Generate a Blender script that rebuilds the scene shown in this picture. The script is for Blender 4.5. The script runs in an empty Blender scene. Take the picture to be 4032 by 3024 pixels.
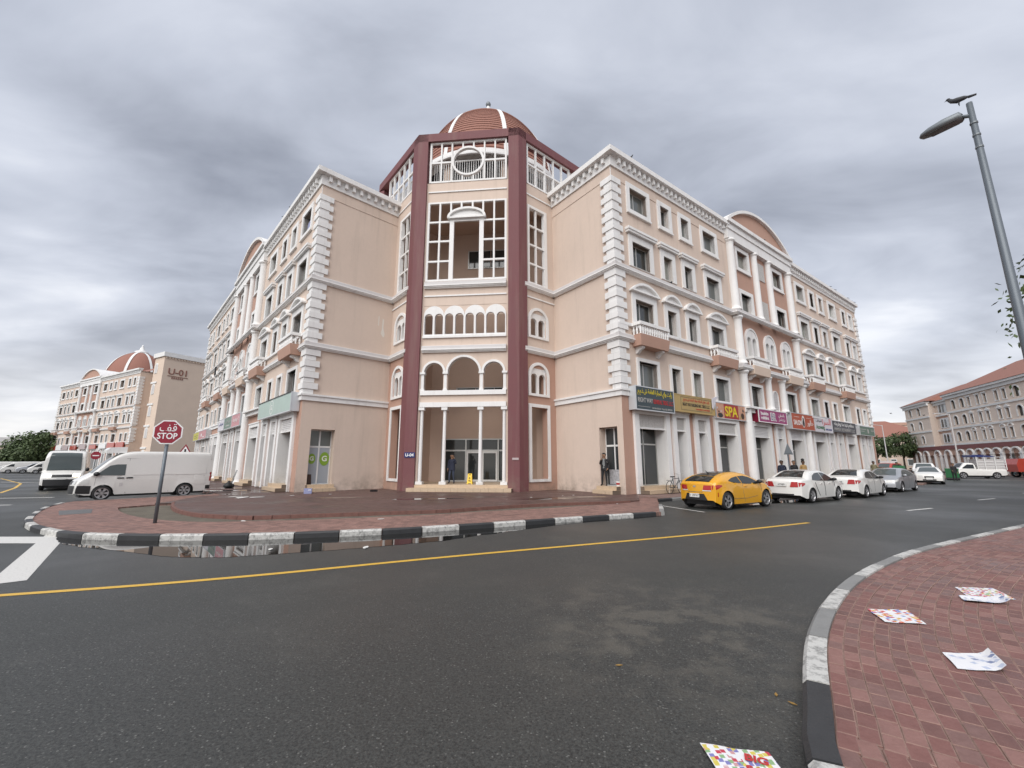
import bpy, bmesh, math, random
from math import sin, cos, pi, radians, sqrt, atan2, hypot
from mathutils import Matrix, Vector
random.seed(7)
sc = bpy.context.scene
# ------------------------------------------------------------------ camera
cam_d = bpy.data.cameras.new('camera'); cam = bpy.data.objects.new('camera', cam_d)
sc.collection.objects.link(cam); sc.camera = cam
cam_d.sensor_fit = 'HORIZONTAL'; cam_d.sensor_width = 36.0
cam_d.lens = 36.0*1637.2/4032
cam_d.clip_start = 0.05; cam_d.clip_end = 5000
cam.location = (0, 0, 1.6); cam.rotation_euler = (radians(90+10.767), 0, 0)
# ------------------------------------------------------------------ sky: overcast cloud deck over a daylight sky
SUN_EL, SUN_AZ = radians(44), radians(203)      # azimuth clockwise from +Y: behind the camera
w = bpy.data.worlds.new('World'); sc.world = w; w.use_nodes = True
nt = w.node_tree; nt.nodes.clear()
def N(tree, typ, **kw):
    n = tree.nodes.new(typ)
    for k, v in kw.items():
        if k in n.inputs: n.inputs[k].default_value = v
        else: setattr(n, k, v)
    return n
def math_node(tree, op, a, b=None, c=None):
    n = tree.nodes.new('ShaderNodeMath'); n.operation = op
    for i, x in enumerate((a, b, c)):
        if x is None: continue
        if isinstance(x, (int, float)): n.inputs[i].default_value = x
        else: tree.links.new(x, n.inputs[i])
    return n.outputs[0]
def ramp(tree, fac, stops):
    n = tree.nodes.new('ShaderNodeValToRGB'); e = n.color_ramp.elements
    while len(e) < len(stops): e.new(0.5)
    for i, (p, c) in enumerate(stops):
        e[i].position = p; e[i].color = (*c, 1) if len(c) == 3 else c
    tree.links.new(fac, n.inputs[0]); return n.outputs[0]
def mixc(tree, fac, a, b, typ='MIX'):
    n = tree.nodes.new('ShaderNodeMix'); n.data_type = 'RGBA'; n.blend_type = typ
    for sock, x in ((n.inputs[0], fac), (n.inputs[6], a), (n.inputs[7], b)):
        if isinstance(x, (int, float)): sock.default_value = x
        elif isinstance(x, tuple): sock.default_value = (*x, 1) if len(x) == 3 else x
        else: tree.links.new(x, sock)
    return n.outputs[2]
L_ = nt.links.new
sky = N(nt, 'ShaderNodeTexSky', sky_type='NISHITA', sun_disc=False, sun_elevation=SUN_EL, sun_rotation=SUN_AZ)
tc = N(nt, 'ShaderNodeTexCoord'); sep = N(nt, 'ShaderNodeSeparateXYZ'); L_(tc.outputs['Generated'], sep.inputs[0])
zc = math_node(nt, 'MAXIMUM', sep.outputs[2], 0.0)
den = math_node(nt, 'ADD', zc, 0.16)
px = math_node(nt, 'DIVIDE', sep.outputs[0], den); py = math_node(nt, 'DIVIDE', sep.outputs[1], den)
comb = N(nt, 'ShaderNodeCombineXYZ'); L_(px, comb.inputs[0]); L_(py, comb.inputs[1])
def noise(tree, vec, scale, detail=6, rough=.55, lac=2.0, dist=0.0):
    n = N(tree, 'ShaderNodeTexNoise', Scale=scale, Detail=detail, Roughness=rough, Lacunarity=lac, Distortion=dist)
    if vec is not None: tree.links.new(vec, n.inputs['Vector'])
    return n.outputs[0]
map1 = N(nt, 'ShaderNodeMapping'); L_(comb.outputs[0], map1.inputs[0])
map1.inputs['Rotation'].default_value = (0, 0, radians(-28)); map1.inputs['Scale'].default_value = (1.0, 1.7, 1); map1.inputs['Location'].default_value = (7.19, .707, 0)
big = noise(nt, map1.outputs[0], 0.55, 4, .5, dist=.5)
mid = noise(nt, map1.outputs[0], 1.7, 7, .52, dist=.35)
fac = math_node(nt, 'ADD', math_node(nt, 'MULTIPLY', big, .62), math_node(nt, 'MULTIPLY', mid, .38))
clouds = ramp(nt, fac, [(.36, (.265, .285, .34)), (.44, (.37, .395, .46)), (.51, (.475, .505, .58)), (.58, (.58, .61, .685)), (.66, (.77, .79, .84))])
hz = math_node(nt, 'POWER', math_node(nt, 'SUBTRACT', 1.0, zc), 7.5)
hzn = math_node(nt, 'MULTIPLY', hz, math_node(nt, 'ADD', .45, math_node(nt, 'MULTIPLY', mid, .9)))
hzn = math_node(nt, 'MINIMUM', hzn, 1.0)
cl2 = mixc(nt, hzn, clouds, (.93, .90, .875))
sky_s = mixc(nt, 1.0, sky.outputs[0], (.10, .10, .10), 'MULTIPLY')
skyc = mixc(nt, .90, sky_s, cl2)
bg = N(nt, 'ShaderNodeBackground', Strength=0.86); L_(skyc, bg.inputs[0])
out = N(nt, 'ShaderNodeOutputWorld'); L_(bg.outputs[0], out.inputs[0])
# ------------------------------------------------------------------ soft sun through the cloud deck
sd = bpy.data.lights.new('sun', 'SUN'); sd.energy = 2.2; sd.angle = radians(60); sd.color = (1, .965, .92)
sun = bpy.data.objects.new('sun', sd); sc.collection.objects.link(sun)
sun.rotation_euler = Vector((sin(SUN_AZ)*cos(SUN_EL), cos(SUN_AZ)*cos(SUN_EL), sin(SUN_EL))).to_track_quat('Z', 'Y').to_euler()
sun.location = (-20, -30, 60)
vs = sc.view_settings; vs.view_transform = 'Standard'; vs.look = 'None'; vs.exposure = 0.55; vs.gamma = 1.0; vs.use_curve_mapping = False
sc.cycles.use_denoising = True; sc.cycles.max_bounces = 6; sc.cycles.diffuse_bounces = 4; sc.cycles.glossy_bounces = 3
sc.cycles.transmission_bounces = 3; sc.cycles.caustics_reflective = False; sc.cycles.caustics_refractive = False
# ------------------------------------------------------------------ materials
MATS = {}
def mat(name, col, rough=.8, var=0.0, scale=3.0, bump=0.0, bscale=40.0, metal=0.0, coat=0.0, spec=.5, extra=None, emit=None):
    m = bpy.data.materials.new(name); m.use_nodes = True; t = m.node_tree; MATS[name] = m
    b = t.nodes['Principled BSDF']; b.inputs['Base Color'].default_value = (*col, 1)
    b.inputs['Roughness'].default_value = rough; b.inputs['Metallic'].default_value = metal
    b.inputs['Coat Weight'].default_value = coat; b.inputs['Coat Roughness'].default_value = .04
    b.inputs['Specular IOR Level'].default_value = spec
    if emit: b.inputs['Emission Color'].default_value = (*emit[:3], 1); b.inputs['Emission Strength'].default_value = emit[3]
    geo = t.nodes.new('ShaderNodeNewGeometry'); pos = geo.outputs['Position']
    if var:
        n1 = noise(t, pos, scale, 5, .6); n2 = noise(t, pos, scale*11, 3, .6)
        f = math_node(t, 'ADD', math_node(t, 'MULTIPLY', n1, .7), math_node(t, 'MULTIPLY', n2, .3))
        dark = tuple(c*(1-var) for c in col); lite = tuple(min(1, c*(1+var)) for c in col)
        t.links.new(ramp(t, f, [(.3, dark), (.7, lite)]), b.inputs['Base Color'])
        r = t.nodes.new('ShaderNodeMapRange'); r.inputs['To Min'].default_value = max(0, rough-.1); r.inputs['To Max'].default_value = min(1, rough+.1)
        t.links.new(n1, r.inputs[0]); t.links.new(r.outputs[0], b.inputs['Roughness'])
    if bump:
        bn = t.nodes.new('ShaderNodeBump'); bn.inputs['Strength'].default_value = bump; bn.inputs['Distance'].default_value = .02
        t.links.new(noise(t, pos, bscale, 4, .6), bn.inputs['Height']); t.links.new(bn.outputs[0], b.inputs['Normal'])
    if extra: extra(t, b, pos)
    return m
def socket_color(t, b):
    l = b.inputs['Base Color'].links
    return l[0].from_socket if l else tuple(b.inputs['Base Color'].default_value)[:3]
def stain(t, b, pos):
    # rain streaks and dirty splash marks: shapes of their own on the render
    base = socket_color(t, b)
    sp = t.nodes.new('ShaderNodeMapping'); sp.inputs['Scale'].default_value = (2.2, 2.2, .16); t.links.new(pos, sp.inputs[0])
    st = noise(t, sp.outputs[0], 1.0, 6, .65)
    k = ramp(t, st, [(.52, (0, 0, 0)), (.75, (.22, .22, .22))])
    c1 = mixc(t, k, base, tuple(x*.72 for x in (.42, .34, .27)))
    s = t.nodes.new('ShaderNodeSeparateXYZ'); t.links.new(pos, s.inputs[0])
    low = math_node(t, 'SUBTRACT', 1.0, math_node(t, 'DIVIDE', s.outputs[2], 1.1))
    low = math_node(t, 'MULTIPLY', math_node(t, 'MAXIMUM', low, 0.0), ramp(t, noise(t, pos, 1.6, 6, .7), [(.42, (0, 0, 0)), (.7, (.75, .75, .75))]))
    t.links.new(mixc(t, low, c1, (.20, .155, .12)), b.inputs['Base Color'])
PEACH = (.625, .51, .43); TERRA = (.45, .28, .215)
mat('wall_peach', PEACH, .92, .05, .5, .25, 55, extra=stain)
mat('wall_terracotta', TERRA, .9, .05, .6, .25, 55, extra=stain)
mat('wall_cream', (.68, .55, .45), .92, .05, .5, .2, 50)
mat('maroon', (.163, .060, .065), .72, .06, .7, .15, 60, extra=stain)
mat('trim_white', (.76, .755, .745), .8, .05, 1.2, .12, 60, extra=stain)
mat('trim_grey', (.56, .54, .535), .85, .06, 1.5, .1, 60)
mat('metal_white', (.74, .74, .73), .4)
mat('aluminium', (.52, .52, .50), .35, metal=.4)
mat('dark_metal', (.05, .052, .055), .5, metal=.3)
mat('steel_grey', (.20, .22, .235), .5, .08, 6, metal=.3)
mat('glass_dark', (.030, .034, .034), .06, spec=.7)
mat('glass_mid', (.12, .13, .125), .08, spec=.6)
def drape(t, b, pos):
    wv = t.nodes.new('ShaderNodeTexWave'); wv.bands_direction = 'DIAGONAL'; wv.inputs['Scale'].default_value = 7; wv.inputs['Distortion'].default_value = 3
    t.links.new(pos, wv.inputs[0]); t.links.new(ramp(t, wv.outputs[0], [(.2, (.20, .21, .19)), (.8, (.34, .35, .32))]), b.inputs['Base Color'])
mat('glass_curtain', (.2, .21, .19), .12, spec=.6, extra=drape)
mat('glass_bright_inside', (.33, .36, .40), .15, spec=.5)  # brightness of the shop inside is put into this pale pane colour
mat('glass_shop', (.04, .045, .048), .07, spec=.6)
mat('roof_tile', (.275, .125, .092), .75, .18, 6, .15, 30)
mat('step_tile', (.52, .40, .28), .45, .12, 9)
mat('step_joint', (.16, .12, .09), .9)
mat('inner_wall', (.54, .40, .32), .9, .04, .6)
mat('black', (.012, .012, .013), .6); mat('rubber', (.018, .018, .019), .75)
mat('white_plain', (.78, .78, .77), .6); mat('white_gloss', (.80, .80, .785), .25, .02, 2, coat=.6)
def lattice(t, b, pos):
    m = t.nodes.new('ShaderNodeMapping'); m.inputs['Scale'].default_value = (16, 16, 16); t.links.new(pos, m.inputs[0])
    ck = t.nodes.new('ShaderNodeTexVoronoi'); ck.inputs['Scale'].default_value = 1.0; ck.inputs['Randomness'].default_value = .15; t.links.new(m.outputs[0], ck.inputs[0])
    t.links.new(ramp(t, ck.outputs[0], [(.35, (.62, .61, .59)), (.6, (.33, .31, .29))]), b.inputs['Base Color'])
mat('lattice', (.5, .49, .47), .8, extra=lattice)
# ------------------------------------------------------------------ mesh helpers
COL = sc.collection.objects
class MB:
    def __init__(s): s.v, s.f, s.m = [], [], []
    def add(s, vs, fs, mi=0):
        n = len(s.v); s.v += [tuple(p) for p in vs]
        for f in fs: s.f.append(tuple(n+i for i in f)); s.m.append(mi)
        return s
    def box(s, x0, x1, y0, y1, z0, z1, mi=0):
        vs = [(x, y, z) for z in (z0, z1) for x, y in ((x0, y0), (x1, y0), (x1, y1), (x0, y1))]
        return s.add(vs, [(3, 2, 1, 0), (4, 5, 6, 7), (0, 1, 5, 4), (1, 2, 6, 5), (2, 3, 7, 6), (3, 0, 4, 7)], mi)
    def prism(s, poly, z0, z1, mi=0):           # poly: counter-clockwise xy
        n = len(poly); vs = [(x, y, z0) for x, y in poly]+[(x, y, z1) for x, y in poly]
        return s.add(vs, [tuple(range(n-1, -1, -1)), tuple(range(n, 2*n))]+[(i, (i+1) % n, n+(i+1) % n, n+i) for i in range(n)], mi)
    def xz(s, poly, y0, y1, mi=0):              # poly in xz, counter-clockwise seen from -y; y0 front
        n = len(poly); vs = [(x, y0, z) for x, z in poly]+[(x, y1, z) for x, z in poly]
        return s.add(vs, [tuple(range(n)), tuple(range(2*n-1, n-1, -1))]+[((i+1) % n, i, n+i, n+(i+1) % n) for i in range(n)], mi)
    def ringxz(s, outer, inner, y0, y1, mi=0, closed=True):   # frame between two equal-length xz loops
        n = len(outer); A = len(s.v)
        for y in (y0, y1):
            s.v += [(x, y, z) for x, z in outer]+[(x, y, z) for x, z in inner]
        k = n if closed else n-1
        for i in range(k):
            j = (i+1) % n
            for q in ((i, j, n+j, n+i), (2*n+j, 2*n+i, 3*n+i, 3*n+j), (j, i, 2*n+i, 2*n+j), (n+i, n+j, 3*n+j, 3*n+i)):
                s.f.append(tuple(A+t for t in q)); s.m.append(mi)
        if not closed:
            for i in (0, n-1):
                s.f.append((A+i, A+n+i, A+3*n+i, A+2*n+i)); s.m.append(mi)
        return s
    def lathe(s, prof, n=12, cx=0, cy=0, cz=0, mi=0, cap=True, a0=0, a1=2*pi):   # prof: (r,z) bottom to top
        A = len(s.v); full = abs(a1-a0-2*pi) < 1e-6; m = n if full else n+1
        for r, z in prof:
            for i in range(m):
                a = a0+(a1-a0)*i/n; s.v.append((cx+r*cos(a), cy+r*sin(a), cz+z))
        for k in range(len(prof)-1):
            for i in range(n):
                j = (i+1) % m
                s.f.append((A+k*m+i, A+k*m+j, A+(k+1)*m+j, A+(k+1)*m+i)); s.m.append(mi)
        if cap and full:
            s.f.append(tuple(A+i for i in range(m-1, -1, -1))); s.m.append(mi)
            s.f.append(tuple(A+(len(prof)-1)*m+i for i in range(m))); s.m.append(mi)
        return s
    def tube(s, pts, rad, n=8, mi=0, cap=True):
        pts = [Vector(p) for p in pts]; A = len(s.v); k = len(pts)
        rad = [rad]*k if isinstance(rad, (int, float)) else rad
        up = None
        for i, p in enumerate(pts):
            d = (pts[min(i+1, k-1)]-pts[max(i-1, 0)]).normalized()
            if up is None: up = Vector((0, 0, 1)) if abs(d.z) < .9 else Vector((1, 0, 0))
            a = d.cross(up)
            a = a.normalized() if a.length > 1e-6 else d.orthogonal().normalized()
            b = d.cross(a).normalized(); up = -b if False else up
            for j in range(n):
                t = 2*pi*j/n; q = p+a*(rad[i]*cos(t))+b*(rad[i]*sin(t)); s.v.append(tuple(q))
        for i in range(k-1):
            for j in range(n):
                jj = (j+1) % n; s.f.append((A+i*n+jj, A+i*n+j, A+(i+1)*n+j, A+(i+1)*n+jj)); s.m.append(mi)
        if cap:
            s.f.append(tuple(A+j for j in range(n))); s.m.append(mi)
            s.f.append(tuple(A+(k-1)*n+j for j in range(n-1, -1, -1))); s.m.append(mi)
        return s
    def quadgrid(s, P, mi=0):                   # P[i][j] points
        A = len(s.v); h = len(P); wd = len(P[0])
        for r in P: s.v += [tuple(p) for p in r]
        for i in range(h-1):
            for j in range(wd-1):
                s.f.append((A+i*wd+j, A+i*wd+j+1, A+(i+1)*wd+j+1, A+(i+1)*wd+j)); s.m.append(mi)
        return s
    def mesh(s, mats, smooth=False):
        me = bpy.data.meshes.new('m'); me.from_pydata(s.v, [], s.f)
        for m in (mats if isinstance(mats, (list, tuple)) else [mats]): me.materials.append(MATS[m])
        if any(s.m): me.polygons.foreach_set('material_index', s.m)
        if smooth: me.polygons.foreach_set('use_smooth', [True]*len(me.polygons))
        me.update(); return me
    def build(s, name, mats, parent=None, mtx=None, smooth=False):
        return place(name, s.mesh(mats, smooth), parent, mtx)
def recalc(me):
    bm = bmesh.new(); bm.from_mesh(me); bmesh.ops.recalc_face_normals(bm, faces=bm.faces); bm.to_mesh(me); bm.free()
def place(name, me, parent=None, mtx=None):
    o = bpy.data.objects.new(name, me); COL.link(o)
    if parent is not None: o.parent = parent
    if mtx is not None: o.matrix_local = mtx
    return o
def tag(o, label=None, cat=None, group=None, kind=None):
    for k, v in (('label', label), ('category', cat), ('group', group), ('kind', kind)):
        if v: o[k] = v
    return o
def thing(name, label, cat, loc=(0, 0, 0), rz=0.0, group=None):
    o = bpy.data.objects.new(name, None); COL.link(o); o.location = loc; o.rotation_euler = (0, 0, rz)
    o.empty_display_size = .2
    return tag(o, label, cat, group)
def T(x, y, z=0.0, rz=0.0): return Matrix.Translation((x, y, z)) @ Matrix.Rotation(rz, 4, 'Z')
def frame(ox, oy, dx, dy):                      # x along (dx,dy), y to its left, z up
    l = hypot(dx, dy); dx, dy = dx/l, dy/l
    return Matrix(((dx, -dy, 0, ox), (dy, dx, 0, oy), (0, 0, 1, 0), (0, 0, 0, 1)))
def wall_holes(x0, x1, z0, z1, holes, y=0.0, thick=.3, mb=None, mi=0):
    """flat wall in the xz plane (front at y) with rectangular openings and their reveals"""
    mb = mb or MB()
    xs = sorted({x0, x1, *[min(max(h[i], x0), x1) for h in holes for i in (0, 1)]}); zs = sorted({z0, z1, *[min(max(h[i], z0), z1) for h in holes for i in (2, 3)]})
    for a, b in zip(xs, xs[1:]):
        run = None
        for c, d in zip(zs, zs[1:]):
            mx, mz = (a+b)/2, (c+d)/2
            hole = any(h[0] < mx < h[1] and h[2] < mz < h[3] for h in holes)
            if hole:
                if run is not None: mb.add([(a, y, run), (b, y, run), (b, y, c), (a, y, c)], [(0, 1, 2, 3)], mi); run = None
            elif run is None: run = c
        if run is not None: mb.add([(a, y, run), (b, y, run), (b, y, z1), (a, y, z1)], [(0, 1, 2, 3)], mi)
    for h in holes:
        a, b, c, d = h[:4]; e = y+thick
        mb.add([(a, y, c), (b, y, c), (b, y, d), (a, y, d), (a, e, c), (b, e, c), (b, e, d), (a, e, d)],
               [(1, 0, 4, 5), (2, 1, 5, 6), (3, 2, 6, 7), (0, 3, 7, 4)], mi)
    return mb
def sweep(path, prof, mb=None, mi=0, closed=False):
    """sweep (out, z) profile along a plan path; 'out' is to the right of the walking direction, mitred at corners"""
    mb = mb or MB(); P = [Vector(p) for p in path]; n = len(P); offs = []
    for i in range(n):
        ds = []
        if i > 0 or closed: ds.append((P[i]-P[i-1]).normalized())
        if i < n-1 or closed: ds.append((P[(i+1) % n]-P[i]).normalized())
        ns = [Vector((d.y, -d.x)) for d in ds]
        if len(ns) == 1: offs.append(ns[0])
        else:
            m = (ns[0]+ns[1]).normalized(); offs.append(m/max(.3, m.dot(ns[0])))
    A = len(mb.v); k = len(prof)
    for i in range(n):
        for o, z in prof: q = P[i]+offs[i]*o; mb.v.append((q.x, q.y, z))
    for i in range(n if closed else n-1):
        j = (i+1) % n
        for a in range(k-1):
            mb.f.append((A+i*k+a, A+j*k+a, A+j*k+a+1, A+i*k+a+1)); mb.m.append(mi)
    if not closed:
        mb.f.append(tuple(A+a for a in range(k))); mb.m.append(mi)
        mb.f.append(tuple(A+(n-1)*k+a for a in range(k-1, -1, -1))); mb.m.append(mi)
    return mb
def arc(cx, cz, rx, rz, a0, a1, n): return [(cx+rx*cos(a0+(a1-a0)*i/n), cz+rz*sin(a0+(a1-a0)*i/n)) for i in range(n+1)]
def text_mesh(body, size, matname, extrude=.004, bold=0.0, align='CENTER', sx=1.0, fit=None):
    cu = bpy.data.curves.new('t', 'FONT'); cu.body = body; cu.size = size; cu.align_x = align; cu.align_y = 'CENTER'
    cu.extrude = extrude; cu.offset = bold; cu.resolution_u = 4
    o = bpy.data.objects.new('t', cu); COL.link(o)
    me = bpy.data.meshes.new_from_object(o.evaluated_get(bpy.context.evaluated_depsgraph_get()))
    bpy.data.objects.remove(o); bpy.data.curves.remove(cu)
    me.materials.clear(); me.materials.append(MATS[matname])
    if fit and len(me.vertices):
        xs = [v.co.x for v in me.vertices]; ys = [v.co.y for v in me.vertices]; sx = fit/max(1e-6, max(xs)-min(xs)); me.transform(Matrix.Translation((-(max(xs)+min(xs))/2, -(max(ys)+min(ys))/2, 0)))
    me.transform(Matrix.Rotation(radians(90), 4, 'X') @ Matrix.Diagonal((sx, 1, 1, 1)))
    return me                                    # faces -y, x to the right, z up
# ------------------------------------------------------------------ plan of the corner building
AX = radians(-5.5); UU = Vector((cos(AX), sin(AX))); VV = Vector((-sin(AX), cos(AX))); MM = Vector((-3.12, 22.96))
def Bp(u, v): p = MM+UU*u+VV*v; return (p.x, p.y)
WA = radians(41.2); WLEN = 43.0
RC, LC = Vector(Bp(9.05, 0)), Vector(Bp(-9.05, 0))
dR = UU*cos(WA)+VV*sin(WA); dL = -UU*cos(WA)+VV*sin(WA)
RET = 5.32
JRp = RC-(UU*sin(WA)-VV*cos(WA))*RET; JLp = LC-(-UU*sin(WA)-VV*cos(WA))*RET
SECT_W = [(2.45, 'W'), (5.2, 'n'), (7.53, 'n'), (10.65, 'W'), (26.85, 'W'), (29.65, 'n'), (31.95, 'n'), (35.1, 'W'), (38.65, 'n'), (40.85, 'n')]
PORT = 18.75; PX0, PX1 = 13.05, 24.45
OW = {'W': 1.70, 'n': .95}
ROWS = {1: (5.75, 7.30), 3: (9.42, 11.03), 4: (13.1, 14.71), 5: (16.87, 18.33)}
# ---- shared meshes for windows: origin at opening centre bottom, on the wall plane, y inward
def rect(x0, x1, z0, z1): return [(x0, z0), (x1, z0), (x1, z1), (x0, z1)]
def window_meshes():
    W = {}
    for k, ow in OW.items():
        h = ow/2
        for row, (z0, z1) in ROWS.items():
            H = z1-z0; mb = MB()
            if row == 1: fo = (h+.20, -.12, H+.2)
            elif row == 5: fo = (h+.30, -.32, H+.32)
            else: fo = (h+.33, -.02, H+.44)
            if row == 3: fo = (h+.33, -.02, H+.42)
            mb.ringxz(rect(-fo[0], fo[0], fo[1], fo[2]), rect(-h, h, 0, H), -.09, .0)
            # reveal back to the glass
            mb.add([(x, y, z) for y in (0, .34) for x, z in ((-h, 0), (h, 0), (h, H), (-h, H))], [(1, 0, 4, 5), (2, 1, 5, 6), (3, 2, 6, 7), (0, 3, 7, 4)])
            if row == 5: mb.box(-fo[0]-.02, fo[0]+.02, -.14, -.088, fo[1]-.001, fo[1]+.11)
            if row == 4: mb.box(-h-.50, h+.50, -.26, -.003, H+.46, H+.60).box(-h-.55, h+.55, -.31, -.003, H+.60, H+.76)
            if row == 3:
                wv = h+.5; rise = .62 if k == 'W' else .60
                R = (wv*wv+rise*rise)/(2*rise) if k == 'W' else None
                n = 12
                def curve(wd, ri):
                    r = (wd*wd+ri*ri)/(2*ri); a = math.asin(min(1, wd/r))
                    return [(r*sin(-a+2*a*i/n), H+.46-(r-ri)+r*cos(-a+2*a*i/n)) for i in range(n+1)]
                co = curve(wv, rise); ci = curve(wv-.16, rise-.15)
                mb.ringxz(co, [(x, z) for x, z in ci], -.27, -.003, closed=False)
                mb.box(-wv, wv, -.28, -.004, H+.42, H+.52)
                mb.xz([(x, z-.002) for x, z in reversed(ci)], -.09, -.005)
            me = mb.mesh('trim_white'); W[(k, row)] = me
            fr = MB(); t = .05
            fr.ringxz(rect(-h+.002, h-.002, .002, H-.002), rect(-h+t, h-t, t, H-t), .26, .32)
            if k == 'W': fr.box(-.035-.12, .035-.12, .25, .31, t, H-t)
            W[(k, row, 'sash')] = fr.mesh('aluminium')
            for gi, g in enumerate(('glass_dark', 'glass_mid', 'glass_curtain')):
                if k == 'W':
                    W[(k, row, 'pane', 0, gi)] = MB().box(-h+t, -.155, .285, .30, t, H-t).mesh(g)
                    W[(k, row, 'pane', 1, gi)] = MB().box(-.085, h-t, .285, .30, t, H-t).mesh(g)
                else: W[(k, row, 'pane', 0, gi)] = MB().box(-h+t, h-t, .285, .30, t, H-t).mesh(g)
    # double arched window (origin at sill centre), overall 1.9 wide, 2.45 high
    mb = MB(); hw, sp, n = .98, 1.55, 14
    outer = [(-hw, 0)]+[(x, z) for x, z in reversed(arc(0, sp, hw, .95, 0, pi, n))]+[(hw, 0)]
    iw = .30
    def light(cx): return [(cx-iw, .02)]+list(reversed(arc(cx, 1.45, iw, .30, 0, pi, 8)))+[(cx+iw, .02)]
    # plate with two lights: build as strips using bmesh triangle fill
    bm = bmesh.new()
    def loop(pts, y):
        vs = [bm.verts.new((x, y, z)) for x, z in pts]; return [bm.edges.new((vs[i], vs[(i+1) % len(vs)])) for i in range(len(vs))], vs
    e0, _ = loop(outer, -.10); e1, v1 = loop(light(-.42), -.10); e2, v2 = loop(light(.42), -.10)
    bmesh.ops.triangle_fill(bm, use_beauty=True, use_dissolve=False, edges=e0+e1+e2, normal=(0, -1, 0))
    for vs in (v1, v2):
        b = [bm.verts.new((v.co.x, .25, v.co.z)) for v in vs]
        for i in range(len(vs)): j = (i+1) % len(vs); bm.faces.new((vs[i], vs[j], b[j], b[i]))
    me = bpy.data.meshes.new('m'); bm.to_mesh(me); bm.free(); me.materials.append(MATS['trim_white'])
    W['dbl'] = me
    rim = MB().ringxz(outer, [(x*.86, .02 if z == 0 else (z if z <= sp else sp+(z-sp)*.86)) for x, z in outer], -.16, .0)
    W['dbl_rim'] = rim.mesh('trim_white')
    for gi, g in enumerate(('glass_dark', 'glass_mid', 'glass_curtain')):
        W[('dbl', 'pane', gi)] = MB().box(-.32, .32, .17, .19, .0, 1.8).mesh(g)
    # blank lattice panel and shuttered little arch
    W['panel'] = MB().box(-.68, .68, -.05, .0, 0, 1.55).mesh('lattice')
    a = [(-.5, 0)]+list(reversed(arc(0, 1.2, .5, .5, 0, pi, 12)))+[(.5, 0)]
    W['shutter_frame'] = MB().ringxz(a, [(x*.8, .1 if z == 0 else z*.95) for x, z in a], -.10, 0).mesh('trim_white')
    sh = MB()
    for i in range(11):
        z = .1+i*.135; hwid = .40 if z < 1.15 else max(.1, sqrt(max(0, .4**2-(z-1.15)**2)))
        sh.box(-hwid, hwid, -.055, -.01, z, z+.11)
    W['shutter'] = sh.mesh('trim_grey')
    # balusters
    W['baluster'] = MB().lathe([(.055, 0), (.055, .05), (.035, .08), (.07, .2), (.075, .25), (.04, .40), (.032, .44), (.055, .48), (.055, .53)], 8).mesh('trim_white', True)
    for nm, m in (('balcony', 'wall_terracotta'), ('balcony2', 'wall_cream')):
        b = MB(); w1, w0, o1, o0 = 1.36, 1.28, .68, .60
        vs = [(-w0, 0, 0), (-w0, -o0, 0), (w0, -o0, 0), (w0, 0, 0), (-w1, 0, .64), (-w1, -o1, .64), (w1, -o1, .64), (w1, 0, .64)]
        b.add(vs, [(0, 1, 2, 3), (7, 6, 5, 4), (1, 0, 4, 5), (2, 1, 5, 6), (3, 2, 6, 7)]); W[nm] = b.mesh(m); recalc(W[nm])
    b = MB(); b.box(-1.38, 1.38, -.70, -.48, 1.17, 1.36)
    for sx in (-1, 1): b.box(min(sx*1.38, sx*1.16), max(sx*1.38, sx*1.16), -.481, -.0, 1.172, 1.358)
    b.box(-1.33, 1.33, -.66, -.5, .641, .67); W['rail'] = b.mesh('trim_white')
    prof = [(0, .0), (-.48, .0), (-.50, -.10), (-.40, -.16), (-.28, -.18), (-.20, -.28), (-.10, -.36), (0, -.38)]
    b = MB(); n = len(prof)
    vs = [(-.11, y, z) for y, z in prof]+[(.11, y, z) for y, z in prof]
    b.add(vs, [tuple(range(n)), tuple(range(2*n-1, n-1, -1))]+[(i, n+i, n+(i+1) % n, (i+1) % n) for i in range(n)]); W['bracket'] = b.mesh('trim_white'); recalc(W['bracket'])
    return W
WM = window_meshes()
def shade_pick(): return random.choices((0, 1, 2), (3, 4, 4))[0]
def add_window(B, F, x, k, row, detail=True):
    z0 = ROWS[row][0]; wdw = place('window', WM[(k, row)], B, F @ T(x, 0, z0))
    g = shade_pick()
    if detail: place('sash', WM[(k, row, 'sash')], wdw)
    for p in ((0, 1) if k == 'W' else (0,)):
        gi = g if random.random() < .8 else shade_pick()
        place('pane', WM[(k, row, 'pane', p, gi)], wdw)
    return wdw
def add_double(B, F, x, z, detail=True):
    wdw = place('arched_window', WM['dbl'], B, F @ T(x, 0, z))
    place('surround', WM['dbl_rim'], wdw)
    for sx in (-.42, .42): place('pane', WM[('dbl', 'pane', shade_pick())], wdw, T(sx, 0, 0))
    return wdw
def add_balcony(B, F, x, kind='balcony', detail=True):
    b = place('balcony', WM[kind], B, F @ T(x, 0, 8.08)); place('rail', WM['rail'], b)
    for sx in (-.92, .92): place('bracket', WM['bracket'], b, T(sx, 0, 0))
    n = 13 if detail else 7
    for i in range(n): place('baluster', WM['baluster'], b, T(-1.26+2.52*i/(n-1), -.59, .645))
    for sx in (-1.27, 1.27):
        for y in (-.36, -.14): place('baluster', WM['baluster'], b, T(sx, y, .645))
    return b
COLM = {}
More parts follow.
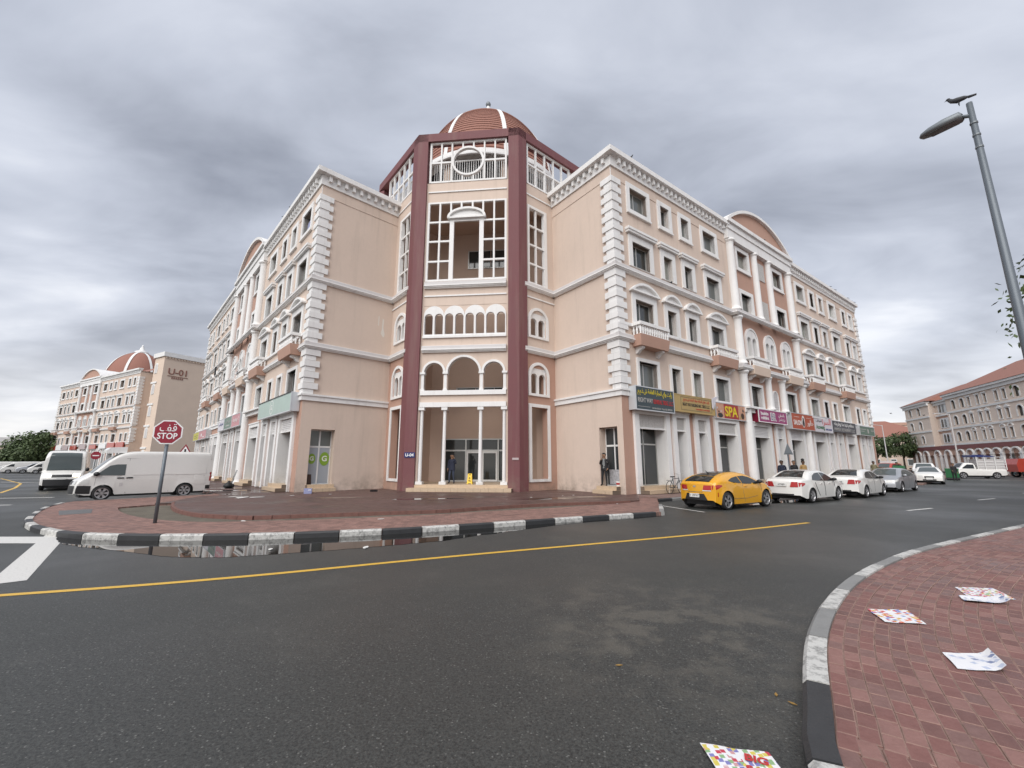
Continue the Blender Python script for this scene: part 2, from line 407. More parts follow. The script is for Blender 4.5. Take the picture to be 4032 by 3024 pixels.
def column_mesh(h, r=.33, n=14):
    key = (round(h, 2), r)
    if key not in COLM:
        COLM[key] = MB().lathe([(r*1.35, 0), (r*1.35, .12), (r*1.15, .2), (r*1.02, .28), (r, .4), (r*.92, h-.45), (r*.95, h-.38), (r*1.0, h-.32), (r*.98, h-.26), (r*1.22, h-.16), (r*1.3, h-.14), (r*1.3, h)], n).mesh('trim_white')
        me = COLM[key]
        me.polygons.foreach_set('use_smooth', [abs(p.normal.z) < .5 for p in me.polygons])
    return COLM[key]
# profiles (out, z) relative to the wall plane
BAND = lambda z: [(0, z+.20), (.26, z+.195), (.26, z+.13), (.20, z+.115), (.20, z+.065), (.13, z+.05), (.13, z), (0, z)]
BANDT = lambda z: [(0, z+.43), (.17, z+.42), (.20, z+.38), (.215, z+.196), (0, z+.196)]
BAND1 = [(0, 5.59), (.17, 5.58), (.17, 5.47), (.10, 5.46), (.10, 5.19), (0, 5.19)]
CORN = [(-.35, 20.16), (.46, 20.12), (.46, 19.80), (.40, 19.77), (.12, 19.77), (.12, 19.13), (0, 19.13)]
FRIEZE = [(0, 19.13), (.03, 19.13), (.03, 18.42), (0, 18.41)]
SILLB = [(0, 9.42), (.13, 9.41), (.13, 9.24), (0, 9.22)]
DENT = MB().box(-.09, .09, -.30, -.10, 0, .36).mesh('trim_white')
def quoin_mesh(l, o, h):
    return MB().prism([(-o, -o), (l, -o), (l, -.001), (-.001, -.001), (-.001, l), (-o, l)], 0, h).mesh('trim_white')
QL, QS = quoin_mesh(.74, .12, .36), quoin_mesh(.52, .07, .258)
def add_quoins(B, F, segs=((5.59, 8.28), (8.70, 12.48), (12.90, 18.44))):
    for z0, z1 in segs:
        n = round((z1-z0)/.617); p = (z1-z0)/n
        for i in range(n):
            place('quoin', QS, B, F @ T(0, 0, z0+i*p)); place('quoin', QL, B, F @ T(0, 0, z0+i*p+p*.42))
def dentils(B, F, x0, x1, sp=.47):
    n = int((x1-x0)/sp)
    for i in range(n): place('dentil', DENT, B, F @ T(x0+(x1-x0)*(i+.5)/n, 0, 19.41))
STEPM = {}
def add_steps(B, F, x, w, y0=0.0, n=2, rise=.19, tread=.32):
    """tiled steps; each tile its own piece"""
    for i in range(n):
        st = place('step', MB().box(-w/2, w/2, 0, tread*(n-i)+.25, 0, rise).mesh('step_joint'), B, F @ T(x, y0-tread*(n-i-1)-.02, rise*i))
        k = max(2, round(w/.42)); tw = w/k
        key = (round(tw, 3), rise)
        if key not in STEPM: STEPM[key] = MB().box(.005, tw-.005, -.012, .02, .006, rise+.006).mesh('step_tile')
        for j in range(k): place('tile', STEPM[key], st, T(-w/2+tw*j, 0, 0))
        place('tread', MB().box(-w/2-.012, w/2+.012, .0205, tread*(n-i)+.25, rise, rise+.008).mesh('step_tile'), st)
def wing(B, F, sg, shops=True, detail=True, LN=WLEN):
    """one long wing in frame F; x = sg*s along the facade from the corner"""
    X = lambda s: sg*s
    def rng(a, b): return (min(X(a), X(b)), max(X(a), X(b)))
    sec = SECT_W; holes_n, holes_f, holes_p = [], [], []
    for s, k in sec:
        h = OW[k]/2
        for row, (z0, z1) in ROWS.items():
            (holes_n if s < PORT else holes_f).append((X(s)-h, X(s)+h, z0, z1))
    for s in (PORT-3.1, PORT+3.1):
        for row in (1, 4, 5): holes_p.append((X(s)-.85, X(s)+.85, *ROWS[row]))
    for s in (PORT-3.1, PORT, PORT+3.1): holes_p.append((X(s)-.85, X(s)+.85, 9.42, 11.3))
    a, b = rng(0, PX0+.45); MB().__class__
    wall_holes(a, b, 5.19, 19.8, holes_n).build('wall', 'wall_peach', B, F)
    a, b = rng(PX1-.45, LN); wall_holes(a, b, 5.19, 19.8, holes_f).build('wall', 'wall_peach', B, F)
    a, b = rng(PX0+.45, PX1-.45); wall_holes(a, b, 5.19, 19.8, holes_p).build('portico_wall', 'wall_terracotta', B, F)
    for s, k in sec:
        for row in ROWS: add_window(B, F, X(s), k, row, detail)
    for s in (PORT-3.1, PORT+3.1):
        add_window(B, F, X(s), 'W', 1, detail); add_window(B, F, X(s), 'W', 5, detail)
        wd = place('window', WM[('W', 5)], B, F @ T(X(s), 0, 13.25)); place('sash', WM[('W', 5, 'sash')], wd)
        for p in (0, 1): place('pane', WM[('W', 5, 'pane', p, shade_pick())], wd)
        add_balcony(B, F, X(s), 'balcony2', detail)
    for s in (PORT-3.1, PORT, PORT+3.1): add_double(B, F, X(s), 9.43, detail)
    for z in (13.3, 16.75): place('lattice_panel', WM['panel'], B, F @ T(X(PORT), 0, z))
    sf = place('arched_shutter', WM['shutter_frame'], B, F @ T(X(PORT), 0, 5.6)); place('slats', WM['shutter'], sf)
    for s, k in sec:
        if k == 'W': add_balcony(B, F, X(s), 'balcony', detail)
    # columns
    for s in (PORT-5.2, PORT+5.2):
        for z0, z1 in ((0.0, 8.26), (8.72, 12.46), (12.92, 18.76)): place('column', column_mesh(z1-z0), B, F @ T(X(s), -.12, z0))
    for s in (PORT-1.25, PORT+1.25):
        for z0, z1 in ((5.6, 8.26), (12.92, 18.76)): place('column', column_mesh(z1-z0, .27), B, F @ T(X(s), -.12, z0))
    # mouldings along the wing (path order so that 'out' is towards -y: walk in +x)
    def path(s0, s1, j=.34):
        p = [(s0, 0)]
        if s0 < PX0 < s1: p += [(PX0, 0), (PX0, -j), (PX1, -j), (PX1, 0)]
        p.append((s1, 0)); p = [(X(q), y) for q, y in p]
        return p if sg > 0 else p[::-1]
    wing.path = path
    m4 = F
    for z in (8.28, 12.48):
        sweep(path(0, LN), BAND(z)).build('band', 'trim_white', B, m4)
        sweep(path(0, LN), BANDT(z)).build('band_weathering', 'trim_grey', B, m4)
    sweep(path(0, LN, 0), BAND1).build('band', 'trim_white', B, m4)
    for s0, s1 in ((0.0, PX0+.2), (PX1-.2, LN)):
        pp = [(X(s0), 0), (X(s1), 0)]; pp = pp if sg > 0 else pp[::-1]
        sweep(pp, CORN).build('cornice', 'trim_white', B, m4); sweep(pp, FRIEZE).build('frieze', 'wall_peach', B, m4)
    pp = [(X(0), 0), (X(LN), 0)]; pp = pp if sg > 0 else pp[::-1]
    sweep(pp, SILLB).build('sill_band', 'trim_white', B, m4)
    a, b = rng(.3, PX0-.1); dentils(B, F, a, b); a, b = rng(PX1+.1, LN-.2); dentils(B, F, a, b)
    # portico entablature and arched gable
    a, b = rng(PX0, PX1); ent = MB()
    ent.box(a, b, -.34, .2, 18.76, 19.55).box(a-.05, b+.05, -.42, .2, 19.55, 20.05).box(a-.17, b+.17, -.58, .3, 20.05, 20.36)
    ent.build('entablature', 'trim_white', B, F)
    c, hw, ri = (a+b)/2, (b-a)/2+.1, 2.15
    r = (hw*hw+ri*ri)/(2*ri); al = math.asin(hw/r); n = 28
    def cv(rr, y0): return [(c+rr*sin(-al+2*al*i/n), 20.34-(r-ri)+rr*cos(-al+2*al*i/n)) for i in range(n+1)]
    ci = cv(r-.22, 0); ci = [(x, max(z, 20.36)) for x, z in ci]
    MB().xz(list(reversed(ci)), -.26, -.1).build('gable', 'wall_terracotta', B, F)
    MB().ringxz(cv(r, 0), cv(r-.24, 0), -.5, 4.5, closed=False).build('gable_vault', 'trim_white', B, F)
    # back and roof so that the block is closed
    a, b = rng(0, LN); rf = MB(); rf.box(a, b, .05, 13.5, 19.3, 19.6); rf.add([(a, 13.5, 0), (b, 13.5, 0), (b, 13.5, 19.5), (a, 13.5, 19.5)], [(3, 2, 1, 0)])
    e = X(LN); rf.add([(e, 0, 0), (e, 13.5, 0), (e, 13.5, 19.6), (e, 0, 19.6)], [(0, 1, 2, 3)])
    rf.build('roof_slab', 'wall_peach', B, F)
    # ground floor openings
    GO = [(s, 2.45 if k == 'W' else .97, k) for s, k in sec]+[(PORT-3.1, 2.45, 'W'), (PORT, .97, 'n'), (PORT+3.1, 2.45, 'W')]
    holes = [(X(s)-w/2-.02, X(s)+w/2+.02, .0, 4.27) for s, w, k in GO]
    a, b = rng(0, LN)
    wall_holes(a, b, 0, 5.2, holes, thick=.2).build('wall', 'wall_terracotta', B, F)
    MB().box(a+.06, b-.06, .05, 3.2, -.1, .36).build('shop_floor', 'step_tile', B, F)
    ceil = MB().add([(a, .2, 4.4), (b, .2, 4.4), (b, 3.2, 4.4), (a, 3.2, 4.4)], [(3, 2, 1, 0)]); ceil.build('shop_ceiling', 'inner_wall', B, F)
    for s, w, k in GO:
        x = X(s); o = (w+.78)/2; h = w/2; m = MB()
        m.ringxz([(-o, 0), (o, 0), (o, 4.58), (-o, 4.58)], [(-h, 0), (h, 0), (h, 4.27), (-h, 4.27)], -.14, .0)
        m.box(-o-.03, o+.03, -.18, -.142, 4.5, 4.6)
        for sx in (-1, 1): m.box(min(sx*h, sx*(h+.05)), max(sx*h, sx*(h+.05)), -.001, .62, 0, 4.27)
        sur = m.build('shop_surround', 'trim_white', B, F @ T(x, 0, 0))
        lp = MB().box(-h, h, .02, .08, 3.56, 4.27).mesh('lattice' if s < 13 and sg > 0 else 'trim_grey')
        pl = place('transom_panel', lp, sur)
        fr = MB().box(-h, h, -.03, .1, 3.46, 3.56)
        if not (s < 13 and sg > 0) :
            for i in range(6): fr.box(-h, h, -.0, .018, 3.60+i*.11, 3.65+i*.11)
        fr.build('transom_bar', 'trim_white', sur)
        if detail:
            sfm = MB(); t = .05
            sfm.ringxz(rect(-h, h, .36, 4.35), rect(-h+t, h-t, .36+t, 4.3), .63, .69); sfm.box(-h, h, .63, .69, 2.62, 2.70)
            if k == 'W': sfm.box(-.03, .03, .63, .69, .4, 4.3)
            shp = sfm.build('shopfront', 'aluminium', B, F @ T(x, 0, 0))
            for x0, x1 in (((-h+t, -.03), (.03, h-t)) if k == 'W' else ((-h+t, h-t),)):
                place('pane', MB().box(x0, x1, .655, .665, .41, 2.62).mesh('glass_shop'), shp); place('pane', MB().box(x0, x1, .655, .665, 2.70, 4.3).mesh('glass_dark'), shp)
        else: MB().box(-h, h, .63, .67, .36, 4.3).build('shopfront', 'glass_shop', B, F @ T(x, 0, 0))
        if detail and k == 'W': add_steps(B, F, x, 2.9 if s < PORT-5 else 2.5, -.36)
    for s0, s1 in ((.0, 1.0),): pass
    # dividing walls behind the piers
    gs = sorted(GO); dv = MB()
    for q, r2 in zip(gs, gs[1:]):
        a, b = rng(q[0]+q[1]/2+.06, r2[0]-r2[1]/2-.06); dv.box(a, b, .21, .64, 0, 4.4)
    dv.build('pier', 'wall_peach', B, F)
    bk = MB(); a, b = rng(0, LN); bk.add([(a, 3.2, 0), (b, 3.2, 0), (b, 3.2, 4.4), (a, 3.2, 4.4)], [(0, 1, 2, 3)]); bk.build('shop_back', 'inner_wall', B, F)
# ------------------------------------------------------------------ the corner building itself
BLD = thing('corner_building', 'peach five-storey corner building with maroon pillars, white trim and a tiled dome', 'building', (0, 0, 0))
FR = frame(RC.x, RC.y, dR.x, dR.y); FL = frame(LC.x, LC.y, -dL.x, -dL.y)
wing(BLD, FR, 1); wing(BLD, FL, -1)
add_quoins(BLD, FR); add_quoins(BLD, frame(LC.x, LC.y, -dL.x, -dL.y) @ Matrix.Diagonal((-1, 1, 1, 1)))
def endq(F, sg): return F @ T(sg*WLEN, 0, 0) @ Matrix.Diagonal((-sg, 1, 1, 1))
add_quoins(BLD, endq(FR, 1)); add_quoins(BLD, endq(FL, -1))
# return walls between wings and tower
FRR = frame(JRp.x, JRp.y, RC.x-JRp.x, RC.y-JRp.y); FLR = frame(LC.x, LC.y, JLp.x-LC.x, JLp.y-LC.y)
for F, hole in ((FRR, (3.62, 4.92)), (FLR, (.62, 2.0))):
    wall_holes(0, RET, -.05, 19.8, [(hole[0], hole[1], .0, 3.55)], thick=.55).build('return_wall', 'wall_peach', BLD, F)
    pth = [(0, 0), (RET, 0)]
    for z in (8.28, 12.48):
        sweep(pth, BAND(z)).build('band', 'trim_white', BLD, F); sweep(pth, BANDT(z)).build('band_weathering', 'trim_grey', BLD, F)
    sweep(pth, BAND1).build('band', 'trim_white', BLD, F)
    sweep(pth, CORN).build('cornice', 'trim_white', BLD, F); sweep(pth, FRIEZE).build('frieze', 'wall_peach', BLD, F)
    dentils(BLD, F, .12, RET-.1)
    hc = (hole[0]+hole[1])/2; hw = (hole[1]-hole[0])/2
    MB().box(hc-hw-.3, hc+hw+.3, .06, 2.0, -.1, .36).build('shop_floor', 'step_tile', BLD, F)
    add_steps(BLD, F, hc, 2*hw+.1, -.3, n=2)
    sfm = MB(); sfm.ringxz(rect(-hw, hw, .37, 3.55), rect(-hw+.05, hw-.05, .42, 3.5), .50, .56).box(-hw, hw, .50, .56, 2.5, 2.6).box(-.04, .04, .49, .55, .4, 3.5)
    sh = sfm.build('shopfront', 'metal_white', BLD, F @ T(hc, 0, 0))
    for x0, x1 in ((-hw+.05, -.04), (.04, hw-.05)):
        for z0, z1 in ((.42, 2.5), (2.6, 3.5)): place('pane', MB().box(x0, x1, .52, .53, z0, z1).mesh('glass_shop' if F is FRR else 'glass_mid' if z0 > 2 else 'glass_bright_inside'), sh)
# cover the open corner tops (mitre blocks of cornice/bands)
for C_, sg in ((RC, 1), (LC, -1)):
    F = FR if sg > 0 else FL @ Matrix.Diagonal((-1, 1, 1, 1)); cb = MB()
    cb.box(-.46, .002, -.46, .002, 19.80, 20.12).box(-.12, .001, -.12, .001, 19.13, 19.78).box(-.03, .001, -.03, .001, 18.42, 19.13)
    cb.build('cornice', 'trim_white', BLD, F)
    cb = MB()
    for z in (8.28, 12.48):
        cb.box(-.26, .001, -.26, .001, z+.13, z+.194).box(-.20, .001, -.2, .001, z+.065, z+.13).box(-.13, .001, -.13, .001, z, z+.065)
        MB().box(-.205, .001, -.205, .001, z+.2, z+.42).build('band_weathering', 'trim_grey', BLD, F)
    cb.box(-.17, .001, -.17, .001, 5.47, 5.58).box(-.1, .001, -.1, .001, 5.19, 5.47); cb.build('band', 'trim_white', BLD, F)
# ------------------------------------------------------------------ octagonal corner tower
def plate(outer, holes, y0, y1):
    """flat plate in xz with holes and thickness -> mesh (front at y0)"""
    bm = bmesh.new(); loops = []
    for pts in [outer]+holes:
        vs = [bm.verts.new((x, y0, z)) for x, z in pts]
        loops.append(vs)
        for i in range(len(vs)): bm.edges.new((vs[i], vs[(i+1) % len(vs)]))
    bmesh.ops.triangle_fill(bm, use_beauty=True, use_dissolve=False, edges=bm.edges[:], normal=(0, -1, 0))
    for vs in loops:
        b = [bm.verts.new((v.co.x, y1, v.co.z)) for v in vs]
        for i in range(len(vs)): j = (i+1) % len(vs); bm.faces.new((vs[i], vs[j], b[j], b[i]))
    me = bpy.data.meshes.new('m'); bm.to_mesh(me); bm.free(); return me
def plate_part(name, matn, outer, holes, y0, y1, parent, mtx):
    me = plate(outer, holes, y0, y1); me.materials.append(MATS[matn]); return place(name, me, parent, mtx)
def archloop(x0, x1, z0, zs, n=14, rz=None):
    c, r = (x0+x1)/2, (x1-x0)/2
    return [(x0, z0)]+list(reversed(arc(c, zs, r, rz or r, 0, pi, n)))+[(x1, z0)]
o0 = Bp(0, 1.75); FT = frame(o0[0], o0[1], UU.x, UU.y)
d45 = (UU+VV)/sqrt(2); e45 = (UU-VV)/sqrt(2)
oR = Bp(3.34, 1.75); oL = Bp(-3.34, 1.75); FSR = frame(oR[0], oR[1], d45.x, d45.y); FSL = frame(oL[0], oL[1], e45.x, e45.y)
HW = 2.62
# front wall
wall_holes(-3.3, 3.3, 0, 20.05, [(-HW, HW, -.1, 4.92), (-HW, HW, 5.72, 8.12), (-HW, HW, 9.33, 11.36), (-HW, HW, 13.0, 18.6)], thick=.35).build('tower_wall', 'wall_peach', BLD, FT)
def strip(z, o=.06, h=.09, x0=-HW, x1=HW, F=FT): MB().box(x0, x1, -o, .0, z-h/2, z+h/2).build('string_course', 'trim_white', BLD, F)
strip(19.35); strip(12.0)
for z in (8.28, 12.48):
    sweep([(-HW, 0), (HW, 0)], BAND(z)).build('band', 'trim_white', BLD, FT); sweep([(-HW, 0), (HW, 0)], BANDT(z)).build('band_weathering', 'trim_grey', BLD, FT)
# entrance: lintel, four columns
lint = MB().box(-HW, HW, -.12, .3, 4.90, 5.19)
lint.build('lintel', 'trim_white', BLD, FT)
slim = MB().lathe([(.105, 0.16), (.115, .3), (.095, 4.2), (.105, 4.3), (.14, 4.36)], 12).box(-.2, .2, -.2, .2, 0, .17).box(-.18, .18, -.18, .18, 4.35, 4.54)
slim = slim.mesh('trim_white')
for u in (-2.5, -1.09, 1.09, 2.5): place('column', slim, BLD, FT @ T(u, .08, .37))
MB().box(-HW, HW, .02, 4.6, -.1, .366).build('porch_floor', 'step_tile', BLD, FT)
add_steps(BLD, FT, 0, 2*HW-.02, -.08, n=1, rise=.366, tread=.1)
add_steps(BLD, FT, .0, 6.0, -.75, n=1, rise=.19, tread=.42)
# first-floor triple arcade
holes = [archloop(-2.44, -1.24, 5.9, 7.05), archloop(-.98, .98, 5.9, 7.0), archloop(1.24, 2.44, 5.9, 7.05)]
plate_part('arcade', 'wall_peach', rect(-HW, HW, 5.73, 8.12), holes, .0, .3, BLD, FT)
for x0, x1, zs in ((-2.44, -1.24, 7.05), (-.98, .98, 7.0), (1.24, 2.44, 7.05)):
    c, r = (x0+x1)/2, (x1-x0)/2
    MB().ringxz(arc(c, zs, r+.13, r+.13, 0, pi, 18), arc(c, zs, r-.005, r-.005, 0, pi, 18), -.07, .31, closed=False).build('arch_surround', 'trim_white', BLD, FT)
MB().box(-HW, HW, -.12, .32, 5.63, 5.91).build('sill', 'trim_white', BLD, FT)
for u in (-2.53, -1.11, 1.11, 2.53):
    m = MB().box(-.13, .13, -.07, .2, 5.91, 6.0).box(-.09, .09, -.03, .16, 6.0, 6.95).box(-.16, .16, -.1, .23, 6.93, 7.05); m.build('colonnette', 'trim_white', BLD, FT @ T(u, 0, 0))
# second-floor row of four twin-arched lights
hl = []
for i in range(8):
    c = -2.28+i*.6514; hl.append(archloop(c-.265, c+.265, 9.46, 10.55, 8))
out = [(-HW, 9.34)]
pts = []
for i in range(4):
    c = -1.955+i*1.303; pts += list(arc(c, 10.70, .645, .62, pi, 0, 12))
plate_part('twin_arch_screen', 'trim_white', [(-HW, 9.34), (HW, 9.34)]+list(reversed(pts)), hl, -.05, .18, BLD, FT)
wall_holes(-HW, HW, 10.7, 11.36, [], y=.02).build('tower_wall', 'wall_peach', BLD, FT)
MB().box(-HW, HW, -.11, .1, 9.22, 9.36).build('sill', 'trim_white', BLD, FT)
# big gridded opening (third and fourth floor)
def bars(name, vs, hs, y0, y1, F, matn='trim_white', parent=BLD):
    o = place(name, MB().box(*vs[0][:2], y0, y1, *vs[0][2:]).mesh(matn), parent, F)
    for b in vs[1:]: place('mullion', MB().box(b[0], b[1], y0, y1, b[2], b[3]).mesh(matn), o)
    for b in hs: place('transom', MB().box(b[0], b[1], y0+.006, y1-.006, b[2], b[3]).mesh(matn), o)
    return o
def V_(x, z0, z1, w=.11): return (x-w/2, x+w/2, z0, z1)
def H_(x0, x1, z, w=.12): return (x0, x1, z-w/2, z+w/2)
g4 = bars('window_grid', [V_(-2.56, 13.0, 18.6, .14), V_(2.56, 13.0, 18.6, .14), V_(-1.80, 13.1, 18.5), V_(1.80, 13.1, 18.5), V_(-.98, 13.05, 17.3, .28), V_(.98, 13.05, 17.3, .28), V_(-1.07, 17.3, 18.5), V_(1.07, 17.3, 18.5), V_(-.37, 17.9, 18.5), V_(.37, 17.9, 18.5)],
    [H_(-2.6, 2.6, 18.55), H_(-2.6, 2.6, 13.06, .13)]+[H_(a, b, z) for z in (14.37, 15.77, 17.15) for a, b in ((-2.55, -.9), (.9, 2.55))]+[H_(-1.15, 1.15, 17.25, .22)], -.03, .12, FT)
hd = arc(0, 17.36, 1.27, .70, 0, pi, 20); MB().ringxz(hd, [(x*.88, 17.36+(z-17.36)*.80) for x, z in hd], -.22, .1, closed=False).box(-1.27, 1.27, -.20, .08, 17.30, 17.40).xz([(x*.87, 17.37+(z-17.37)*.79) for x, z in hd], -.06, .05).build('segmental_hood', 'trim_white', BLD, FT)
# pillars at the tower corners, the crowning beam, and the rear corners of the octagon
CV = 1.75+6.68*(1+sqrt(2))/2
def octa(ap, n=8):      # vertices of the octagon with apothem ap, in (u,v)
    R_ = ap/cos(pi/8); return [(R_*cos(-pi/2-pi/8+k*pi/4), CV+R_*sin(-pi/2-pi/8+k*pi/4)) for k in range(n)]
AP = CV-1.55; OV = octa(AP); OI = octa(AP-.62)
for k in (0, 1):        # the two front pillars: kite-shaped in plan, wrapping the corner
    c = Vector(OV[k]); a = (Vector(OV[k-1])-c).normalized(); b = (Vector(OV[(k+1) % 8])-c).normalized()
    wl = .68
    p = [c+a*wl, c, c+b*wl, c+b*wl+Vector((b.y, -b.x))*0]
    inn = Vector(octa(AP-.5)[k])
    ia = c+a*wl; ib = c+b*wl; na = Vector((-a.y, a.x)); cen = Vector((0, CV))
    def inward(pnt, dirv):
        n_ = Vector((-dirv.y, dirv.x)); n_ = n_ if n_.dot(cen-pnt) > 0 else -n_
        return pnt+n_*.5
    poly = [ia, c, ib, inward(ib, b), inn, inward(ia, a)]
    poly = [Bp(*q) for q in poly]
    me = MB().prism(poly, -.1, 23.72).mesh('maroon'); recalc(me); place('pillar', me, BLD)
for k in (2, 3, 4, 5, 6, 7):
    c = Vector(OV[k]); cc = Bp(*(c*1.0)); me = MB().box(-.38, .38, -.38, .38, 19.2, 23.0).mesh('maroon')
    q = Vector((0, CV))+(c-Vector((0, CV)))*.955; q = Bp(*q); place('pillar', me, BLD, T(q[0], q[1], 0, AX+k*pi/4+pi/8))
bm_ = MB(); ring_o = [Bp(*q) for q in OV]; ring_i = [Bp(*q) for q in OI]
n = 8; A = len(bm_.v)
for z in (23.13, 23.72):
    bm_.v += [(x, y, z) for x, y in ring_o]+[(x, y, z) for x, y in ring_i]
for i in range(8):
    j = (i+1) % 8
    for q in ((i, j, n+j, n+i), (2*n+j, 2*n+i, 3*n+i, 3*n+j), (j, i, 2*n+i, 2*n+j), (n+i, n+j, 3*n+j, 3*n+i)): bm_.f.append(q); bm_.m.append(0)
me = bm_.mesh('maroon'); recalc(me); place('crown_beam', me, BLD)
# belvedere screens under the beam: front with a round light, sides plain
def belv(F, x0, x1, front=False):
    z0, z1 = 20.05, 23.14; hb = 21.57
    if front: vx = (-1.83, -1.11, -.37, .37, 1.11, 1.83)
    else:
        n_ = 5; vx = [x0+(x1-x0)*i/n_ for i in range(1, n_)]
    R_ = 1.08; vs = [V_(x0+.06, z0, z1, .12), V_(x1-.06, z0, z1, .12)]; hs = [H_(x0, x1, z0+.06), H_(x0, x1, z1-.06)]
    for x in vx:
        if front and abs(x) < R_:
            d = sqrt(R_*R_-x*x); vs += [(x-.05, x+.05, z0+.1, hb-d+.04), (x-.05, x+.05, hb+d-.04, z1-.1)]
        else: vs.append(V_(x, z0+.05, z1-.05, .10))
    hs += [H_(x0, -R_+.03, hb), H_(R_-.03, x1, hb)] if front else [H_(x0, x1, hb)]
    o = bars('belvedere_screen', vs, hs, -.04, .10, F)
    if front:
        MB().ringxz(arc(0, hb, R_+.02, R_+.02, 0, 2*pi, 40)[:-1], arc(0, hb, R_-.12, R_-.12, 0, 2*pi, 40)[:-1], -.10, .12).build('round_light', 'trim_white', o)
    return o
belv(FT, -HW, HW, True)
belv(FSR, .78, 5.05); belv(FSL, -5.05, -.78)
for F, sg in ((FSR, 1), (FSL, -1)):
    for s_ in (.6, 5.25): MB().box(sg*s_-.18, sg*s_+.18, .12, .2, 20.0, 23.14).build('screen_jamb', 'trim_white', BLD, F)
# side faces of the tower
for F, sg in ((FSR, 1), (FSL, -1)):
    X = lambda s: sg*s
    def rg(a, b): return (min(X(a), X(b)), max(X(a), X(b)))
    a, b = rg(.3, 3.25); c0, c1 = rg(.96, 2.36)
    wall_holes(a, b, 8.28, 20.05, [(*c0_c1, z0, z1) for c0_c1, z0, z1 in (((rg(.92, 2.42)), 13.0, 18.35), (rg(.98, 2.3), 9.4, 11.0))], thick=.3).build('tower_wall', 'wall_peach', BLD, F)
    wall_holes(a, b, -.05, 8.28, [(*rg(1.02, 2.38), .66, 4.95), (*rg(.98, 2.3), 5.7, 7.4)], thick=.45).build('tower_wall', 'wall_terracotta', BLD, F)
    a2, b2 = rg(3.25, 6.2); wall_holes(a2, b2, 18.9, 20.05, []).build('tower_wall', 'wall_peach', BLD, F)
    MB().ringxz(rect(*rg(.80, 2.58), .5, 5.15), rect(*rg(1.02, 2.38), .66, 4.95), -.07, .002).build('opening_surround', 'trim_white', BLD, F)
    cx = X(1.66)
    for z0, hgt in ((9.33, 2.05), (5.64, 2.15)):
        sp = z0+hgt-.88
        outl = archloop(-.88, .88, z0, sp, 16); inl = archloop(-.70, .70, z0+.15, sp, 16)
        f_ = F @ T(cx, 0, 0); aw = place('arched_window', MB().ringxz(outl, inl, -.10, .25).mesh('trim_white'), BLD, f_)
        l1 = archloop(-.62, -.06, z0+.16, sp-.12, 8); l2 = archloop(.06, .62, z0+.16, sp-.12, 8)
        plate_part('tracery', 'trim_white', archloop(-.71, .71, z0+.14, sp, 16), [l1, l2], .02, .2, aw, None)
    gx = rg(.80, 2.55)
    gr = MB().ringxz(rect(*gx, 12.92, 18.5), rect(*rg(.96, 2.30), 13.05, 18.32), -.06, .2).build('window_grid', 'trim_white', BLD, F)
    m = (gx[0]+gx[1])/2
    place('mullion', MB().box(X(1.60)-.05, X(1.60)+.05, .0, .14, 13.0, 18.4).mesh('trim_white'), gr)
    for z in (14.36, 15.7, 17.04): place('transom', MB().box(*rg(.9, 2.4), .006, .134, z-.06, z+.06).mesh('trim_white'), gr)
    pth = [(X(.42), 0), (X(3.2), 0)]; pth = pth if sg > 0 else pth[::-1]
    for z in (8.28, 12.48):
        sweep(pth, BAND(z)).build('band', 'trim_white', BLD, F); sweep(pth, BANDT(z)).build('band_weathering', 'trim_grey', BLD, F)
    strip(19.25, x0=rg(.42, 6.0)[0], x1=rg(.42, 6.0)[1], F=F); strip(12.0, x0=rg(.42, 3.2)[0], x1=rg(.42, 3.2)[1], F=F)
    MB().box(*rg(3.2, 6.4), -.25, .1, 20.0, 20.25).build('ledge', 'trim_white', BLD, F); MB().box(*rg(3.2, 6.4), -.2, .1, 19.6, 20.0).build('ledge', 'maroon', BLD, F)
# inner hall behind the open screens
hall = MB(); V6 = 4.25
pl = [Bp(-5.5, 4.1), Bp(-4.3, 4.4), Bp(-3.2, 1.75+V6), Bp(3.2, 1.75+V6), Bp(4.3, 4.4), Bp(5.5, 4.1)]
for p, q in zip(pl, pl[1:]): hall.add([(p[0], p[1], 0), (q[0], q[1], 0), (q[0], q[1], 18.7), (p[0], p[1], 18.7)], [(0, 1, 2, 3)])
hall.add([(*Bp(*q), 18.7) for q in ((-3.2, 1.8), (3.2, 1.8), (5.6, 4.2), (3.2, 6.1), (-3.2, 6.1), (-5.6, 4.2))], [(0, 1, 2, 3, 4, 5)])
hall.build('hall_wall', 'inner_wall', BLD)
hf = frame(*Bp(0, 1.75+V6), UU.x, UU.y)
MB().prism([Bp(*q) for q in ((-3.2, 1.6), (3.2, 1.6), (5.5, 4.0), (3.2, 6.05), (-3.2, 6.05), (-5.5, 4.0))], .2, .362).build('hall_floor', 'step_tile', BLD)
# glazed entrance doors and hall windows
dw = MB(); dw.ringxz(rect(-2.35, 2.75, .37, 3.25), rect(-2.29, 2.69, .45, 3.18), -.08, -.02)
dw.box(-2.3, 2.7, -.085, -.02, 2.40, 2.50)
for x in (-.62, 1.62): dw.box(x-.045, x+.045, -.09, -.015, .4, 3.2)
df = dw.build('entrance_glazing', 'aluminium', BLD, hf)
for x0, x1 in ((-2.29, -.67), (-.58, 1.57), (1.67, 2.69)):
    place('pane', MB().box(x0, x1, -.05, -.04, 2.5, 3.18).mesh('glass_dark'), df)
    if x0 != -.58: place('pane', MB().box(x0, x1, -.05, -.04, .45, 2.4).mesh('glass_dark'), df)
for x0, x1 in ((-.56, .48), (.52, 1.56)):
    dr = place('door', MB().ringxz(rect(x0, x1, .39, 2.39), rect(x0+.1, x1-.1, .5, 2.27), -.10, -.03).mesh('metal_white'), df)
    place('pane', MB().box(x0+.1, x1-.1, -.07, -.06, .5, 2.27).mesh('glass_dark'), df)
